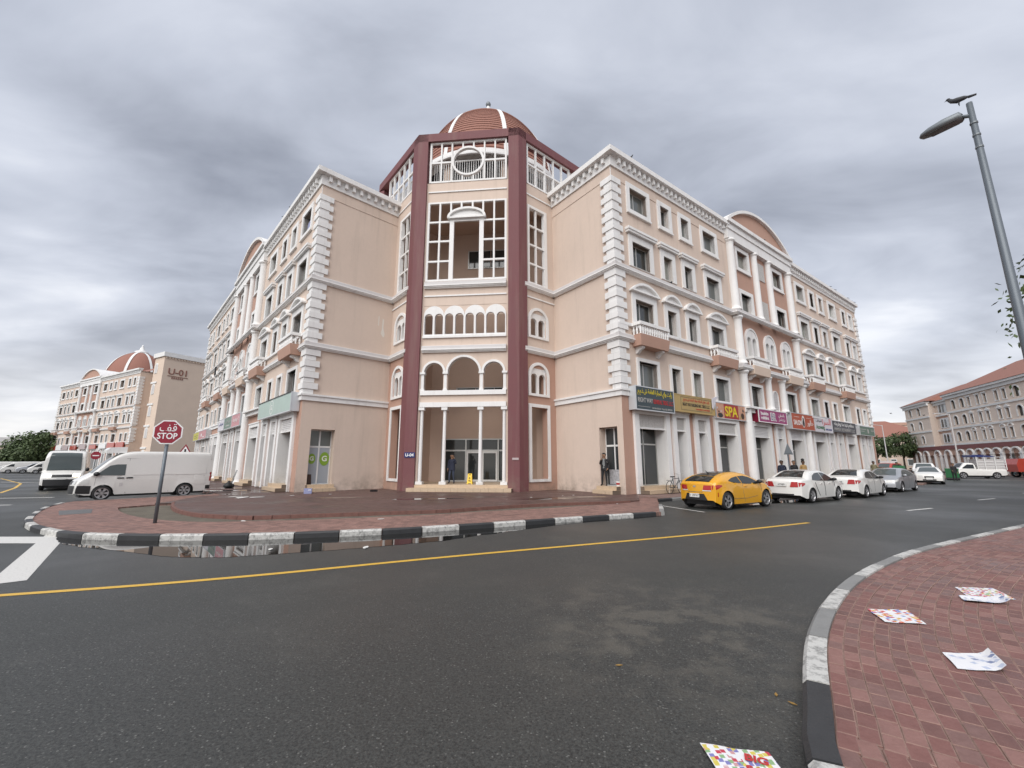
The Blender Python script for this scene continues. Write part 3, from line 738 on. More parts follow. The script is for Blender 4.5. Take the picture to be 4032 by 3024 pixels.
for z0, z1, x0, x1 in ((5.75, 6.85, -1.4, 2.7), (9.6, 10.7, -2.2, 2.4), (15.85, 17.3, -.75, 2.7)):
    fw = place('hall_window', MB().ringxz(rect(x0, x1, z0, z1), rect(x0+.06, x1-.06, z0+.06, z1-.06), -.07, -.01).mesh('aluminium'), BLD, hf)
    n_ = 3 if x1-x0 > 3.6 else 2
    for i in range(n_):
        a = x0+.06+(x1-x0-.12)*i/n_; b = x0+.06+(x1-x0-.12)*(i+1)/n_; place('pane', MB().box(a+.03, b-.03, -.04, -.03, z0+.06, z1-.06).mesh('glass_dark'), fw)
for p, q, t_ in ((pl[1], pl[2], .35), (pl[4], pl[3], .5)):
    # white service doors in the slanted hall walls
    if p is pl[1]: Fd = frame(p[0], p[1], q[0]-p[0], q[1]-p[1])
    else: Fd = frame(q[0], q[1], p[0]-q[0], p[1]-q[1])
    dd = place('service_door', MB().box(.3, 1.15, -.05, -.005, .37, 2.45).mesh('metal_white'), BLD, Fd); place('handle', MB().box(1.0, 1.1, -.09, -.05, 1.35, 1.39).mesh('dark_metal'), dd)
# terrace, drum and dome
terr = MB().prism([Bp(*q) for q in octa(AP-.4)], 19.75, 20.02).mesh('wall_peach'); place('terrace', terr, BLD)
dc = Bp(0, CV)
drum = MB().lathe([(5.48, 20.0), (5.48, 24.3)], 32, cap=False).build('drum', 'black', BLD, T(dc[0], dc[1]))  # cylinder painted black to give the shade beneath the dome
for k in range(8):
    a = AX+pi/8+k*pi/4; MB().box(-.3, .3, -.3, .3, 20.0, 23.7).build('drum_pier', 'wall_peach', BLD, T(dc[0]+5.45*cos(a), dc[1]+5.45*sin(a), 0, a))
# terrace balustrade bars
rail_m = MB().box(-.022, .022, -.022, .022, 20.02, 22.2).mesh('metal_white')
rb = place('terrace_railing', MB().box(-2.55, 2.55, -.03, .03, 22.18, 22.26).mesh('metal_white'), BLD, FT @ T(0, .75, 0))
for i in range(32): place('rail_bar', rail_m, rb, T(-2.5+i*5/31, 0, 0))
for F, sg in ((FSR, 1), (FSL, -1)):
    rb = place('terrace_railing', MB().box(min(sg*.7, sg*5.2), max(sg*.7, sg*5.2), -.03, .03, 22.18, 22.26).mesh('metal_white'), BLD, F @ T(0, .75, 0))
    for i in range(26): place('rail_bar', rail_m, rb, T(sg*(.75+i*4.4/25), 0, 0))
DR, DZ, DK = 6.0, 23.0, 1.45
dome = place('dome', MB().lathe([(6.35, 23.55), (6.42, 23.6), (6.42, 23.75), (6.3, 23.82), (6.3, 24.12), (6.12, 24.2), (5.7, 24.2), (5.6, 23.6)], 48, cap=False).mesh('trim_white'), BLD, T(dc[0], dc[1]))
NC = 34
def dome_r(z): return DR*sqrt(max(0, 1-((z-DZ)/(DR*DK))**2))
zt = DZ+DR*DK*.985
ang = [math.asin((24.2-DZ)/(DR*DK))+(math.asin((zt-DZ)/(DR*DK))-math.asin((24.2-DZ)/(DR*DK)))*i/NC for i in range(NC+1)]
for a, b in zip(ang, ang[1:]):
    z0, r0, z1, r1 = DZ+DR*DK*sin(a), DR*cos(a), DZ+DR*DK*sin(b), DR*cos(b)
    place('tile_course', MB().lathe([(r0-.02, z0), (r0+.07, z0+.0), (r0+.065, z0+.03), (r1+.02, z1+.02)], 64, cap=False).mesh('roof_tile', False), dome)
for k in range(8):
    a0 = AX-pi/2+pi/8+k*pi/4; pr = []
    for a in ang:
        r = DR*cos(a)+.10; z = DZ+DR*DK*sin(a); pr.append((r, z))
    m = MB(); A = []
    for r, z in pr: A.append([(r*cos(a0)-t*sin(a0), r*sin(a0)+t*cos(a0), z+.02) for t in (-.16, .16)])
    B_ = [[(p[0]*.97, p[1]*.97, p[2]-.12) for p in row] for row in A]
    m.quadgrid(A).quadgrid([[A[i][0], B_[i][0]] for i in range(len(A))]).quadgrid([[B_[i][1], A[i][1]] for i in range(len(A))])
    place('rib', m.mesh('trim_white'), dome)
place('finial', MB().lathe([(.95, 31.4), (.9, 32.1), (.7, 32.3), (.5, 32.7), (.26, 33.2), (.17, 33.5), (.12, 33.72)], 16).mesh('trim_white', True), dome)
place('finial_ball', MB().lathe([(.05, 33.70), (.19, 33.80), (.24, 33.95), (.18, 34.12), (.05, 34.22)], 14).mesh('steel_grey', True), dome)
# block number plate and small plaque on the pillars
mat('sign_blue', (.012, .025, .13), .4); mat('sign_white', (.8, .8, .8), .5); mat('plaque', (.45, .38, .38), .4)
ov = OV[0]; Fp = frame(*Bp(*ov), UU.x, UU.y)
np_ = MB().box(.05, .68, -.035, -.004, 1.92, 2.22).build('block_number_plate', 'sign_blue', BLD, Fp)
np_ = np_; tm = text_mesh('U-04', .24, 'sign_white', .003, .006, fit=.50); place('lettering', tm, np_, T(.365, -.04, 2.07))
Fp2 = frame(*Bp(*OV[1]), UU.x, UU.y); MB().box(-.42, -.05, -.03, -.003, 1.78, 1.9).build('plaque', 'plaque', BLD, Fp2)
# ------------------------------------------------------------------ ground, road, pavements
ZR, ZS, ZP = -.17, -.05, 0.0
def asphalt(t, b, pos):
    fine = noise(t, pos, 48, 6, .88); mid_ = noise(t, pos, 6, 8, .75); bigw = noise(t, pos, .16, 4, .5)
    vor = t.nodes.new('ShaderNodeTexVoronoi'); vor.inputs['Scale'].default_value = 31; t.links.new(pos, vor.inputs[0])
    speck = ramp(t, vor.outputs[0], [(.0, (1, 1, 1)), (.17, (1, 1, 1)), (.25, (0, 0, 0))])
    c = ramp(t, fine, [(.40, (.009, .0098, .0092)), (.60, (.070, .073, .068))])
    c = mixc(t, ramp(t, mid_, [(.35, (0, 0, 0)), (.75, (.35, .35, .35))]), c, (.030, .0315, .030))
    c = mixc(t, math_node(t, 'MULTIPLY', math_node(t, 'MULTIPLY', speck, ramp(t, noise(t, pos, 13, 2, .5), [(.44, (0, 0, 0)), (.62, (1, 1, 1))])), .7), c, (.20, .20, .185))
    dry = ramp(t, noise(t, pos, .55, 6, .62), [(.56, (0, 0, 0)), (.72, (.55, .55, .55))])
    c = mixc(t, dry, c, (.078, .078, .070))
    vd_ = t.nodes.new('ShaderNodeVectorMath'); vd_.operation = 'DISTANCE'; t.links.new(pos, vd_.inputs[0]); vd_.inputs[1].default_value = (1.9, 5.0, -.17)
    near_ = math_node(t, 'MAXIMUM', math_node(t, 'SUBTRACT', 1.0, math_node(t, 'DIVIDE', vd_.outputs['Value'], 2.3)), 0.0)
    sand = math_node(t, 'MULTIPLY', near_, ramp(t, noise(t, pos, 2.3, 7, .68), [(.45, (0, 0, 0)), (.62, (1, 1, 1))]))
    c = mixc(t, math_node(t, 'MINIMUM', math_node(t, 'MULTIPLY', sand, 1.0), .55), c, (.112, .104, .086))
    t.links.new(c, b.inputs['Base Color'])
    r = ramp(t, bigw, [(.36, (.40, .40, .40)), (.6, (.60, .60, .60))]); t.links.new(r, b.inputs['Roughness'])
    bn = t.nodes.new('ShaderNodeBump'); bn.inputs['Strength'].default_value = .35; bn.inputs['Distance'].default_value = .01
    t.links.new(fine, bn.inputs['Height']); t.links.new(bn.outputs[0], b.inputs['Normal'])
mat('asphalt', (.05, .05, .05), .5, extra=asphalt)
def paving(sc_, rot, c1, c2, mortar, wetk, bw=.2, bh=.1):
    def f(t, b, pos):
        mp = t.nodes.new('ShaderNodeMapping'); mp.inputs['Rotation'].default_value = (0, 0, rot); t.links.new(pos, mp.inputs[0])
        br = t.nodes.new('ShaderNodeTexBrick'); br.inputs['Scale'].default_value = sc_; br.inputs['Brick Width'].default_value = bw; br.inputs['Row Height'].default_value = bh
        br.inputs['Mortar Size'].default_value = .006; br.inputs['Bias'].default_value = .0
        br.inputs['Color1'].default_value = (*c1, 1); br.inputs['Color2'].default_value = (*c2, 1); br.inputs['Mortar'].default_value = (*mortar, 1)
        t.links.new(mp.outputs[0], br.inputs[0])
        n_ = noise(t, pos, 1.1, 6, .65); g = noise(t, pos, 14, 4, .6)
        c = mixc(t, ramp(t, g, [(.3, (0, 0, 0)), (.8, (.4, .4, .4))]), br.outputs[0], tuple(x*.6 for x in c1))
        wet = ramp(t, noise(t, pos, .45, 5, .6), wetk)
        c = mixc(t, wet, c, tuple(x*.33 for x in c1))
        t.links.new(c, b.inputs['Base Color'])
        t.links.new(ramp(t, wet, [(0, (.75, .75, .75)), (1, (.22, .22, .22))]), b.inputs['Roughness'])
        bn = t.nodes.new('ShaderNodeBump'); bn.inputs['Strength'].default_value = .5; bn.inputs['Distance'].default_value = .01
        t.links.new(math_node(t, 'SUBTRACT', g, br.outputs[1]), bn.inputs['Height']); t.links.new(bn.outputs[0], b.inputs['Normal'])
    return f
mat('paving_walk', (.3, .15, .12), .7, extra=paving(1, radians(-8), (.34, .19, .155), (.15, .08, .066), (.12, .09, .075), [(.45, (0, 0, 0)), (.75, (.35, .35, .35))]))
mat('paving_plaza', (.2, .1, .08), .7, extra=paving(1, radians(-8), (.17, .095, .08), (.105, .06, .052), (.07, .05, .045), [(.34, (.05, .05, .05)), (.66, (.8, .8, .8))]))
mat('paving_side', (.3, .2, .17), .7, extra=paving(1, radians(35.7), (.28, .17, .14), (.22, .15, .13), (.14, .11, .1), [(.4, (0, 0, 0)), (.7, (.7, .7, .7))]))
mat('soil', (.12, .105, .08), .95, .35, 2.5, .8, 25); mat('kerb_black', (.03, .031, .033), .55, .3, 5, .2, 40); mat('kerb_white', (.55, .54, .51), .65, .10, 6, .2, 40)
def chipped(t, b, pos):
    c = mixc(t, ramp(t, noise(t, pos, 11, 9, .78), [(.48, (0, 0, 0)), (.60, (.85, .85, .85))]), (.52, .515, .49), (.19, .187, .18))
    t.links.new(c, b.inputs['Base Color'])
mat('kerb_white_worn', (.6, .6, .57), .65, extra=chipped)
mat('kerb_grey', (.22, .22, .215), .7, .15, 6, .2, 40)
def wornpaint(col):
    def f(t, b, pos):
        c = mixc(t, ramp(t, noise(t, pos, 30, 6, .75), [(.55, (0, 0, 0)), (.70, (.8, .8, .8))]), col, (.07, .068, .06)); t.links.new(c, b.inputs['Base Color'])
    return f
mat('paint_white', (.6, .6, .57), .5, extra=wornpaint((.62, .61, .58))); mat('paint_yellow', (.6, .4, .05), .5, extra=wornpaint((.66, .40, .045)))
mat('water', (.012, .012, .011), .015, spec=.55); mat('iron', (.10, .10, .10), .5, .2, 20, .3, 60)
tag(MB().add([(-900, -60, ZR), (900, -60, ZR), (900, 1500, ZR), (-900, 1500, ZR)], [(0, 1, 2, 3)]).build('road', 'asphalt'), kind='structure')
def slab_holes(outer, holes, z, zb, matn, name):
    bm = bmesh.new(); E_ = []; Ls = []
    for L in [outer]+holes:
        vs = [bm.verts.new((x, y, z)) for x, y in L]; Ls.append(vs)
        for i in range(len(vs)): E_.append(bm.edges.new((vs[i], vs[(i+1) % len(vs)])))
    bmesh.ops.triangle_fill(bm, use_beauty=True, use_dissolve=False, edges=E_, normal=(0, 0, 1))
    for vs in Ls:
        lo = [bm.verts.new((v.co.x, v.co.y, zb)) for v in vs]
        for i in range(len(vs)): j = (i+1) % len(vs); bm.faces.new((vs[i], vs[j], lo[j], lo[i]))
    bmesh.ops.recalc_face_normals(bm, faces=bm.faces)
    me = bpy.data.meshes.new('m'); bm.to_mesh(me); bm.free(); me.materials.append(MATS[matn])
    return tag(place(name, me), kind='structure')
def smooth_line(P, n=6):           # Catmull-Rom
    out_ = []
    for i in range(len(P)-1):
        p0, p1, p2, p3 = [Vector(P[min(max(i+k, 0), len(P)-1)]) for k in (-1, 0, 1, 2)]
        for j in range(n):
            t = j/n; q = .5*((2*p1)+(p2-p0)*t+(2*p0-5*p1+4*p2-p3)*t*t+(3*p1-p0-3*p2+p3)*t**3); out_.append((q.x, q.y))
    return out_+[tuple(P[-1])]
def W_R(s, o):                     # point in front of the right wing: s along, o out from the wall
    p = RC+dR*s+Vector((dR.y, -dR.x))*o; return (p.x, p.y)
def W_L(s, o):
    p = LC+dL*s-Vector((dL.y, -dL.x))*o; return (p.x, p.y)
def off_line(P, o):
    res = []
    for i in range(len(P)):
        d = (Vector(P[min(i+1, len(P)-1)])-Vector(P[max(i-1, 0)])).normalized(); res.append((P[i][0]+d.y*o, P[i][1]-d.x*o))
    return res
kerbL = [(-19.0, 18.1), (-17.85, 16.45), (-16.1, 14.5), (-14.1, 12.55), (-12.2, 11.2), (-10.3, 10.35), (-8.2, 10.12), (-6.05, 10.24), (-4.72, 10.52), (-3.35, 10.9), (-1.9, 11.46), (-.28, 12.2), (1.57, 13.12), (3.71, 14.12), (5.24, 14.85)]
kc = smooth_line(kerbL)
bay0 = W_R(-1.0, 2.35)
walk = off_line(kc, -.09)+[(6.2, 18.2), W_R(-.6, 2.26), W_R(60, 2.26), W_R(60, -8), W_R(8, -8), W_L(8, -8), W_L(60, -8), W_L(60, 3.4), W_L(2.4, 3.32), (-19.22, 18.9)]
upper = [(-14.92, 16.43), (-14.48, 17.47), (-13.9, 17.69), (-13.09, 16.63), (-11.74, 15.17), (-10.18, 13.96), (-8.82, 13.42), (-7.89, 13.24), (-6.24, 13.77), (-4.44, 14.33), (-2.49, 14.95), (-1.2, 15.76), (1.25, 17.17), (4.86, 18.36)]
lower = [(-14.89, 16.3), (-13.58, 14.99), (-11.95, 13.71), (-10.18, 12.74), (-8.73, 12.41), (-7.55, 12.6), (-5.84, 12.92), (-4.18, 13.5), (-2.36, 14.2), (-1.07, 15.0), (1.16, 16.0), (3.78, 17.45), (5.15, 18.40)]
lo_s, up_s = smooth_line(lower, 5), smooth_line(upper[2:], 5)
planter = lo_s+up_s[::-1]+[upper[1], upper[0]]
PAVE = slab_holes(walk, [planter], ZS, ZR-.3, 'paving_walk', 'pavement')
tag(PAVE, 'red brick pavement around the corner building')
plz = up_s+[(5.6, 18.9), W_R(-.2, .9), W_R(8, -8), W_L(8, -8), W_L(-.0, .6), (-15.4, 21.2), (-14.6, 18.6), upper[1]]
slab_holes(plz, [], ZP, ZS-.02, 'paving_plaza', 'plaza')
slab_holes([W_R(-.1, -.3), W_R(-.1, 2.2), W_R(59.8, 2.2), W_R(59.8, -.3)], [], ZP-.02, ZS-.02, 'paving_side', 'shop_pavement')
slab_holes([W_L(59.8, -.3), W_L(59.8, 3.2), W_L(.2, 3.2), W_L(.2, -.3)], [], ZP-.02, ZS-.02, 'paving_plaza', 'shop_pavement')
slab_holes(planter, [], ZS-.05, ZS-.5, 'soil', 'planting_bed')
# raised brick edge of the bed: single edging bricks
mat('edge_brick', (.16, .075, .06), .7, .25, 8, .2, 40)
def along(P, step):
    P = [Vector(p) for p in P]; d = 0.0; res = []; nxt = 0.0
    for a, b in zip(P, P[1:]):
        l = (b-a).length
        while nxt <= d+l and l > 1e-9:
            t = (nxt-d)/l; res.append((a+(b-a)*t, (b-a).normalized())); nxt += step
        d += l
    return res, d
edge = tag(MB().add([(0, 0, -.5), (.01, 0, -.5), (0, .01, -.5)], [(0, 1, 2)]).build('bed_edging', 'edge_brick'), kind='structure')
ebm = MB().box(-.245, .245, -.05, .05, -.14, .018).mesh('edge_brick')
for p, d in along(up_s, .5)[0]: place('brick', ebm, edge, T(p.x, p.y, 0, atan2(d.y, d.x)))
# kerb stones, painted in turn black and white
def kerb_line(P, step, name, mats_, zt, zb, wd=.16, side=1, phase=0, lab=None, start=0.0):
    root = tag(MB().add([(0, 0, -.6), (.01, 0, -.6), (0, .01, -.6)], [(0, 1, 2)]).build(name, mats_[0]), lab, kind='structure')
    pts, L = along(P, step/4); pts = pts[round(start/(step/4)):]
    k = 0; i = 0
    while i+4 < len(pts)+0:
        seg = pts[i:i+5]; m = MB(); g = .012; prof = [(0, zb), (0.0, zt-.03), (.03, zt), (wd, zt), (wd, zb)]
        A = []
        for q, (p, d) in enumerate(seg):
            if q == 0: p = p+d*g
            if q == 4: p = p-d*g
            nrm = Vector((-d.y, d.x))*side
            A.append([(p.x+nrm.x*o, p.y+nrm.y*o, z+random.uniform(-.003, .003)) for o, z in prof])
        m.quadgrid(A)
        for e_ in (A[0], A[-1]): m.add(e_, [(0, 1, 2, 3, 4)])
        me = m.mesh(mats_[(k+phase) % len(mats_)]); recalc(me); place('kerb_stone', me, root); k += 1; i += 4
    return root
kerb_line(kc, 1.0, 'kerb', ['kerb_black', 'kerb_white_worn'], ZS+.02, ZR-.1, lab='black and white painted kerb round the corner pavement', phase=1)
kerb_line([(5.24, 14.85), (6.3, 18.05)], .9, 'kerb', ['kerb_grey', 'kerb_white_worn'], ZS+.018, ZR-.1)
kerb_line([W_R(-.55, 2.35), W_R(60, 2.35)], 1.0, 'kerb', ['kerb_black', 'kerb_grey'], ZS+.017, ZR-.1)
kerb_line([W_L(2.4, 3.4), (-19.3, 18.9)], 1.0, 'kerb', ['kerb_grey'], ZS+.016, ZR-.1, side=1)
# right-hand pavement: courses follow the kerb
kerbR = [(1.05, -3.0), (1.1, 0.0), (1.3, 1.6), (1.64, 2.65), (2.03, 3.27), (2.85, 4.42), (3.82, 5.50), (4.93, 6.52), (6.36, 7.60), (8.36, 8.86), (14.11, 11.97), (24, 17.3), (60, 36.5)]
kr = smooth_line(kerbR, 8)
kerb_line(kr, 1.05, 'kerb', ['kerb_white_worn', 'kerb_grey']*2+['kerb_white_worn', 'kerb_black']+['kerb_white_worn', 'kerb_grey']*40, ZS+.02, ZR-.1, wd=.17, side=-1, start=.45, lab='worn black and white kerb of the near brick pavement')
inner = off_line(kr, .17)
mat('joint_sand', (.235, .145, .12), .95, .35, 5)
PAVR = slab_holes(inner+[(60, -20), (1.3, -20)], [], ZS-.009, ZR-.3, 'joint_sand', 'near_pavement')
def pave_col(i):
    def f(t, b, pos):
        base = [(.185, .082, .070), (.150, .070, .060), (.225, .115, .098), (.175, .095, .083)][i]
        n1 = noise(t, pos, 16, 6, .7); n2 = noise(t, pos, .9, 4, .6)
        c = mixc(t, ramp(t, n1, [(.35, (0, 0, 0)), (.72, (.55, .55, .55))]), base, tuple(x*1.3+.025 for x in base))
        c = mixc(t, ramp(t, n2, [(.42, (0, 0, 0)), (.72, (.5, .5, .5))]), c, tuple(x*.55 for x in base))
        t.links.new(c, b.inputs['Base Color'])
        t.links.new(ramp(t, n2, [(.4, (.72, .72, .72)), (.7, (.38, .38, .38))]), b.inputs['Roughness'])
        bn = t.nodes.new('ShaderNodeBump'); bn.inputs['Strength'].default_value = .5; bn.inputs['Distance'].default_value = .01
        t.links.new(noise(t, pos, 45, 5, .7), bn.inputs['Height']); t.links.new(bn.outputs[0], b.inputs['Normal'])
    return f
for i in range(4): mat('paver_%d' % i, (.3, .12, .1), .6, extra=pave_col(i))
PVM = [MB() for _ in range(4)]; near = []
PW, PH = .185, .112
def paver_geo(m, p, d, l, wdt, mi=0, ei=1):
    nx, ny = d.y, -d.x; z = ZS+random.uniform(-.002, .002); ch = .0075; h = .03
    def pt(a, b, zz): return (p.x+d.x*a+nx*b, p.y+d.y*a+ny*b, zz)
    a0, a1, b0, b1 = .0008, l-.0008, .0008, wdt-.0008
    tilt = random.uniform(-.002, .002)
    vs = [pt(a0, b0, z-h), pt(a1, b0, z-h), pt(a1, b1, z-h), pt(a0, b1, z-h), pt(a0, b0, z-ch*.45), pt(a1, b0, z-ch*.45), pt(a1, b1, z-ch*.45+tilt), pt(a0, b1, z-ch*.45+tilt),
          pt(a0+ch, b0+ch, z), pt(a1-ch, b0+ch, z), pt(a1-ch, b1-ch, z+tilt), pt(a0+ch, b1-ch, z+tilt)]
    m.add(vs, [(3, 2, 6, 7), (2, 1, 5, 6), (1, 0, 4, 5), (0, 3, 7, 4), (11, 10, 9, 8)], mi)
    k = len(m.v)-12; m.add([], [tuple(i-12 for i in q) for q in ((7, 6, 10, 11), (6, 5, 9, 10), (5, 4, 8, 9), (4, 7, 11, 8))], ei)
cand = []
for row in range(0, 78):
    ln = off_line(kr, .175+row*PH)
    st = random.uniform(0, PW); pts, Ltot = along(ln, PW)
    for i, (p, d) in enumerate(pts[:-1]):
        q = p+d*(PW*(.5 if row % 2 else 0))
        if q.y < 1.8 or q.y > 13.5 or q.x > 1.3*q.y+.6: continue
        cand.append((hypot(q.x, q.y), q, d, random.choices(range(4), (5, 3, 2, 2))[0]))
cand.sort(key=lambda c: c[0]); far_m = MB()
for k, (r_, q, d, ci) in enumerate(cand):
    if k < 290:
        m = MB(); paver_geo(m, q, d, PW, PH); me = m.mesh(['paver_%d' % ci, 'joint_sand']); recalc(me); place('paver', me, PAVR)
    elif r_ < 17: paver_geo(far_m, q, d, PW, PH, ci, 4)
tag(far_m.build('pavers', ['paver_0', 'paver_1', 'paver_2', 'paver_3', 'joint_sand'], PAVR), kind='stuff')
slab_holes([inner[i] for i in range(len(inner)) if inner[i][1] > 9.6]+[(60, 0), (22, 6.0)], [], ZS-.006, ZS-.03, 'paver_0', 'near_pavement')
# road paint
def strip_line(P, wdt, name, matn, z=ZR+.004):
    m = MB(); A = []
    for i in range(len(P)):
        d = (Vector(P[min(i+1, len(P)-1)])-Vector(P[max(i-1, 0)])).normalized(); A.append([(P[i][0]-d.y*wdt/2, P[i][1]+d.x*wdt/2, z), (P[i][0]+d.y*wdt/2, P[i][1]-d.x*wdt/2, z)])
    m.quadgrid(A); me = m.mesh(matn); recalc(me); return tag(place(name, me), kind='structure')
strip_line(smooth_line([(-12, 4.6), (-7.0, 6.08), (-4.41, 6.98), (-.96, 8.58), (4.57, 10.95), (8.95, 13.1)]), .13, 'yellow_road_line', 'paint_yellow')
strip_line([(-12.1, 11.7), (-7.6, 6.7)][::-1], .40, 'stop_line', 'paint_white')
strip_line([(-13.6, 10.25), (-10.7, 10.25)], .85, 'crossing_bar', 'paint_white', ZR+.0035)
strip_line([(-17.5, 10.3), (-14.6, 10.3)], .85, 'crossing_bar', 'paint_white', ZR+.0035)
for k in range(6):
    a = Vector((14.95, 16.35))+Vector((.86, .51))*(k*9.0) if k else Vector((14.95, 16.35)); strip_line([tuple(a), tuple(a+Vector((.90, .43))*2.0)], .12, 'lane_dash', 'paint_white')
for k in range(9): strip_line([W_R(-1.75+5.6*k, 2.9), W_R(-2.7+5.6*k, 5.75)], .1, 'parking_line', 'paint_white')
strip_line([(-60, 50), (-43, 37.4), (-36, 31), (-31, 26), (-26, 19)], .16, 'yellow_road_line', 'paint_yellow')
for a, b in (((-48.6, 40.5), (-40, 38)), ((-30, 21), (-24, 22.5)), ((-27, 17.5), (-21.5, 18.5)), ((-60, 47), (-47, 46))): strip_line([a, b], .25, 'road_marking', 'paint_white')
# puddle by the kerb and on the shop pavement
pd = smooth_line([(-11.2, 10.75), (-10.32, 9.96), (-9.25, 9.41), (-8.24, 9.07), (-7.03, 8.61), (-6.42, 8.44), (-5.84, 8.4), (-5.21, 8.47), (-4.0, 8.96), (-2.89, 9.45), (-1.66, 10.1), (-.81, 10.86), (-.15, 11.36), (1.5, 12.72), (3.58, 13.82), (5.0, 14.62)])
pd = [(x+random.uniform(-.03, .03), y+random.uniform(-.03, .03)) for x, y in pd]
slab_holes(pd+[(x, y-.005) for x, y in reversed(kc) if x > -11.2], [], ZR+.006, ZR+.001, 'water', 'puddle')
def blob(cx, cy, rx, ry, rot, z, seed, name='puddle', matn='water', n=26):
    rnd = random.Random(seed); ph = [rnd.uniform(0, 6.28) for _ in range(4)]; P = []
    for i in range(n):
        a = 2*pi*i/n; r = 1+.22*sin(2*a+ph[0])+.15*sin(3*a+ph[1])+.1*sin(5*a+ph[2]); x, y = rx*r*cos(a), ry*r*sin(a); P.append((cx+x*cos(rot)-y*sin(rot), cy+x*sin(rot)+y*cos(rot)))
    return slab_holes(P, [], z, z-.003, matn, name)
for i, (s, o, rx, ry) in enumerate(((2.2, 1.5, 1.1, .35), (4.6, 2.2, 1.6, .5), (7.5, 1.6, 1.4, .45), (1.0, 2.6, .8, .25))):
    p = W_L(s, o); blob(p[0], p[1], rx, ry, .2, ZP-.015, 3+i)
for i, (x, y, rx, ry) in enumerate(((1.5, 19.6, 1.6, .35), (3.4, 20.6, 1.2, .3), (-4, 19.5, 1.5, .3), (-8, 20.2, 1.2, .25))): blob(x, y, rx, ry, .1, ZP+.004, 20+i)
for i, (s, o, rx, ry) in enumerate(((4, 5.6, 2.0, .35), (11, 5.5, 2.4, .3), (17, 5.5, 2.0, .3), (24, 5.8, 2.4, .35))):
    p = W_R(s, o); blob(p[0], p[1], rx, ry, radians(35), ZR+.0045, 40+i)
slab_holes([(-15.94, 15.2), (-15.3, 15.75), (-14.1, 14.5), (-14.6, 13.95)], [], ZS+.006, ZS-.01, 'iron', 'manhole_cover')
# ------------------------------------------------------------------ vehicles
def paint(name, col, rough=.3, metal=0.0): mat(name, col, rough, .03, 1.5, metal=metal, coat=.7)
paint('car_yellow', (.70, .34, .010)); paint('car_white', (.74, .73, .70)); paint('car_silver', (.40, .41, .43), .32, .5); paint('car_red', (.42, .05, .03)); paint('car_black', (.02, .021, .024))
paint('van_white', (.70, .69, .66), .4)
mat('car_glass', (.018, .021, .022), .05, spec=.6); mat('car_glass_tint', (.07, .085, .085), .06, spec=.6); mat('lamp_red', (.40, .012, .015), .15, coat=.5); mat('lamp_clear', (.62, .62, .6), .12, coat=.6)
mat('lamp_lit', (.9, .85, .7), .2, emit=(1, .82, .55, 6)); mat('trim_black', (.016, .016, .017), .45); mat('rim', (.50, .50, .51), .28, metal=.8); mat('rim_dark', (.18, .18, .19), .35, metal=.7)
mat('plate_white', (.72, .72, .70), .5); mat('plate_black', (.02, .02, .02), .5); mat('seam', (.12, .12, .12), .7); mat('amber', (.7, .25, .02), .3)
def dense(P, n=7):
    out_ = smooth_line(P, n); res = [out_[0]]
    for p in out_[1:]: res.append((max(p[0], res[-1][0]+1e-3), p[1]))
    return res
def wheel_meshes(r, wd, spokes, rimm):
    k = .72
    ty = MB().lathe([(r*k, -wd/2), (r*.93, -wd/2-.006), (r, -wd/2+.035), (r, wd/2-.035), (r*.93, wd/2+.006), (r*k, wd/2)], 28, cap=False)
    rm = MB().lathe([(r*k+.004, wd/2-.002), (r*k-.02, wd/2-.005), (r*k-.035, wd/2-.05)], 28, cap=False)
    for i in range(spokes):
        a = 2*pi*i/spokes; c, s = cos(a), sin(a)
        for da in (-.14, .14):
            c2, s2 = cos(a+da), sin(a+da); q = .022
            pts = [(.03*c-q*s, .03*s+q*c), (.03*c+q*s, .03*s-q*c), ((r*k-.02)*c2+q*s, (r*k-.02)*s2-q*c), ((r*k-.02)*c2-q*s, (r*k-.02)*s2+q*c)]
            rm.add([(x, y, z) for z in (wd/2-.05, wd/2-.012) for x, y in pts], [(4, 5, 6, 7), (0, 1, 5, 4), (1, 2, 6, 5), (2, 3, 7, 6), (3, 0, 4, 7)])
    rm.lathe([(.055, wd/2-.05), (.05, wd/2-.005)], 12)
    dk = MB().lathe([(.02, wd/2-.075), (r*k-.02, wd/2-.074)], 20, cap=False)
    M_ = Matrix.Rotation(radians(90), 4, 'X')
    out_ = []
    for m, mt in ((ty, 'rubber'), (rm, rimm), (dk, 'trim_black')):
        me = m.mesh(mt); me.transform(M_); out_.append(me)      # axis along y, outer face towards -y
    out_[0].polygons.foreach_set('use_smooth', [True]*len(out_[0].polygons))
    return out_
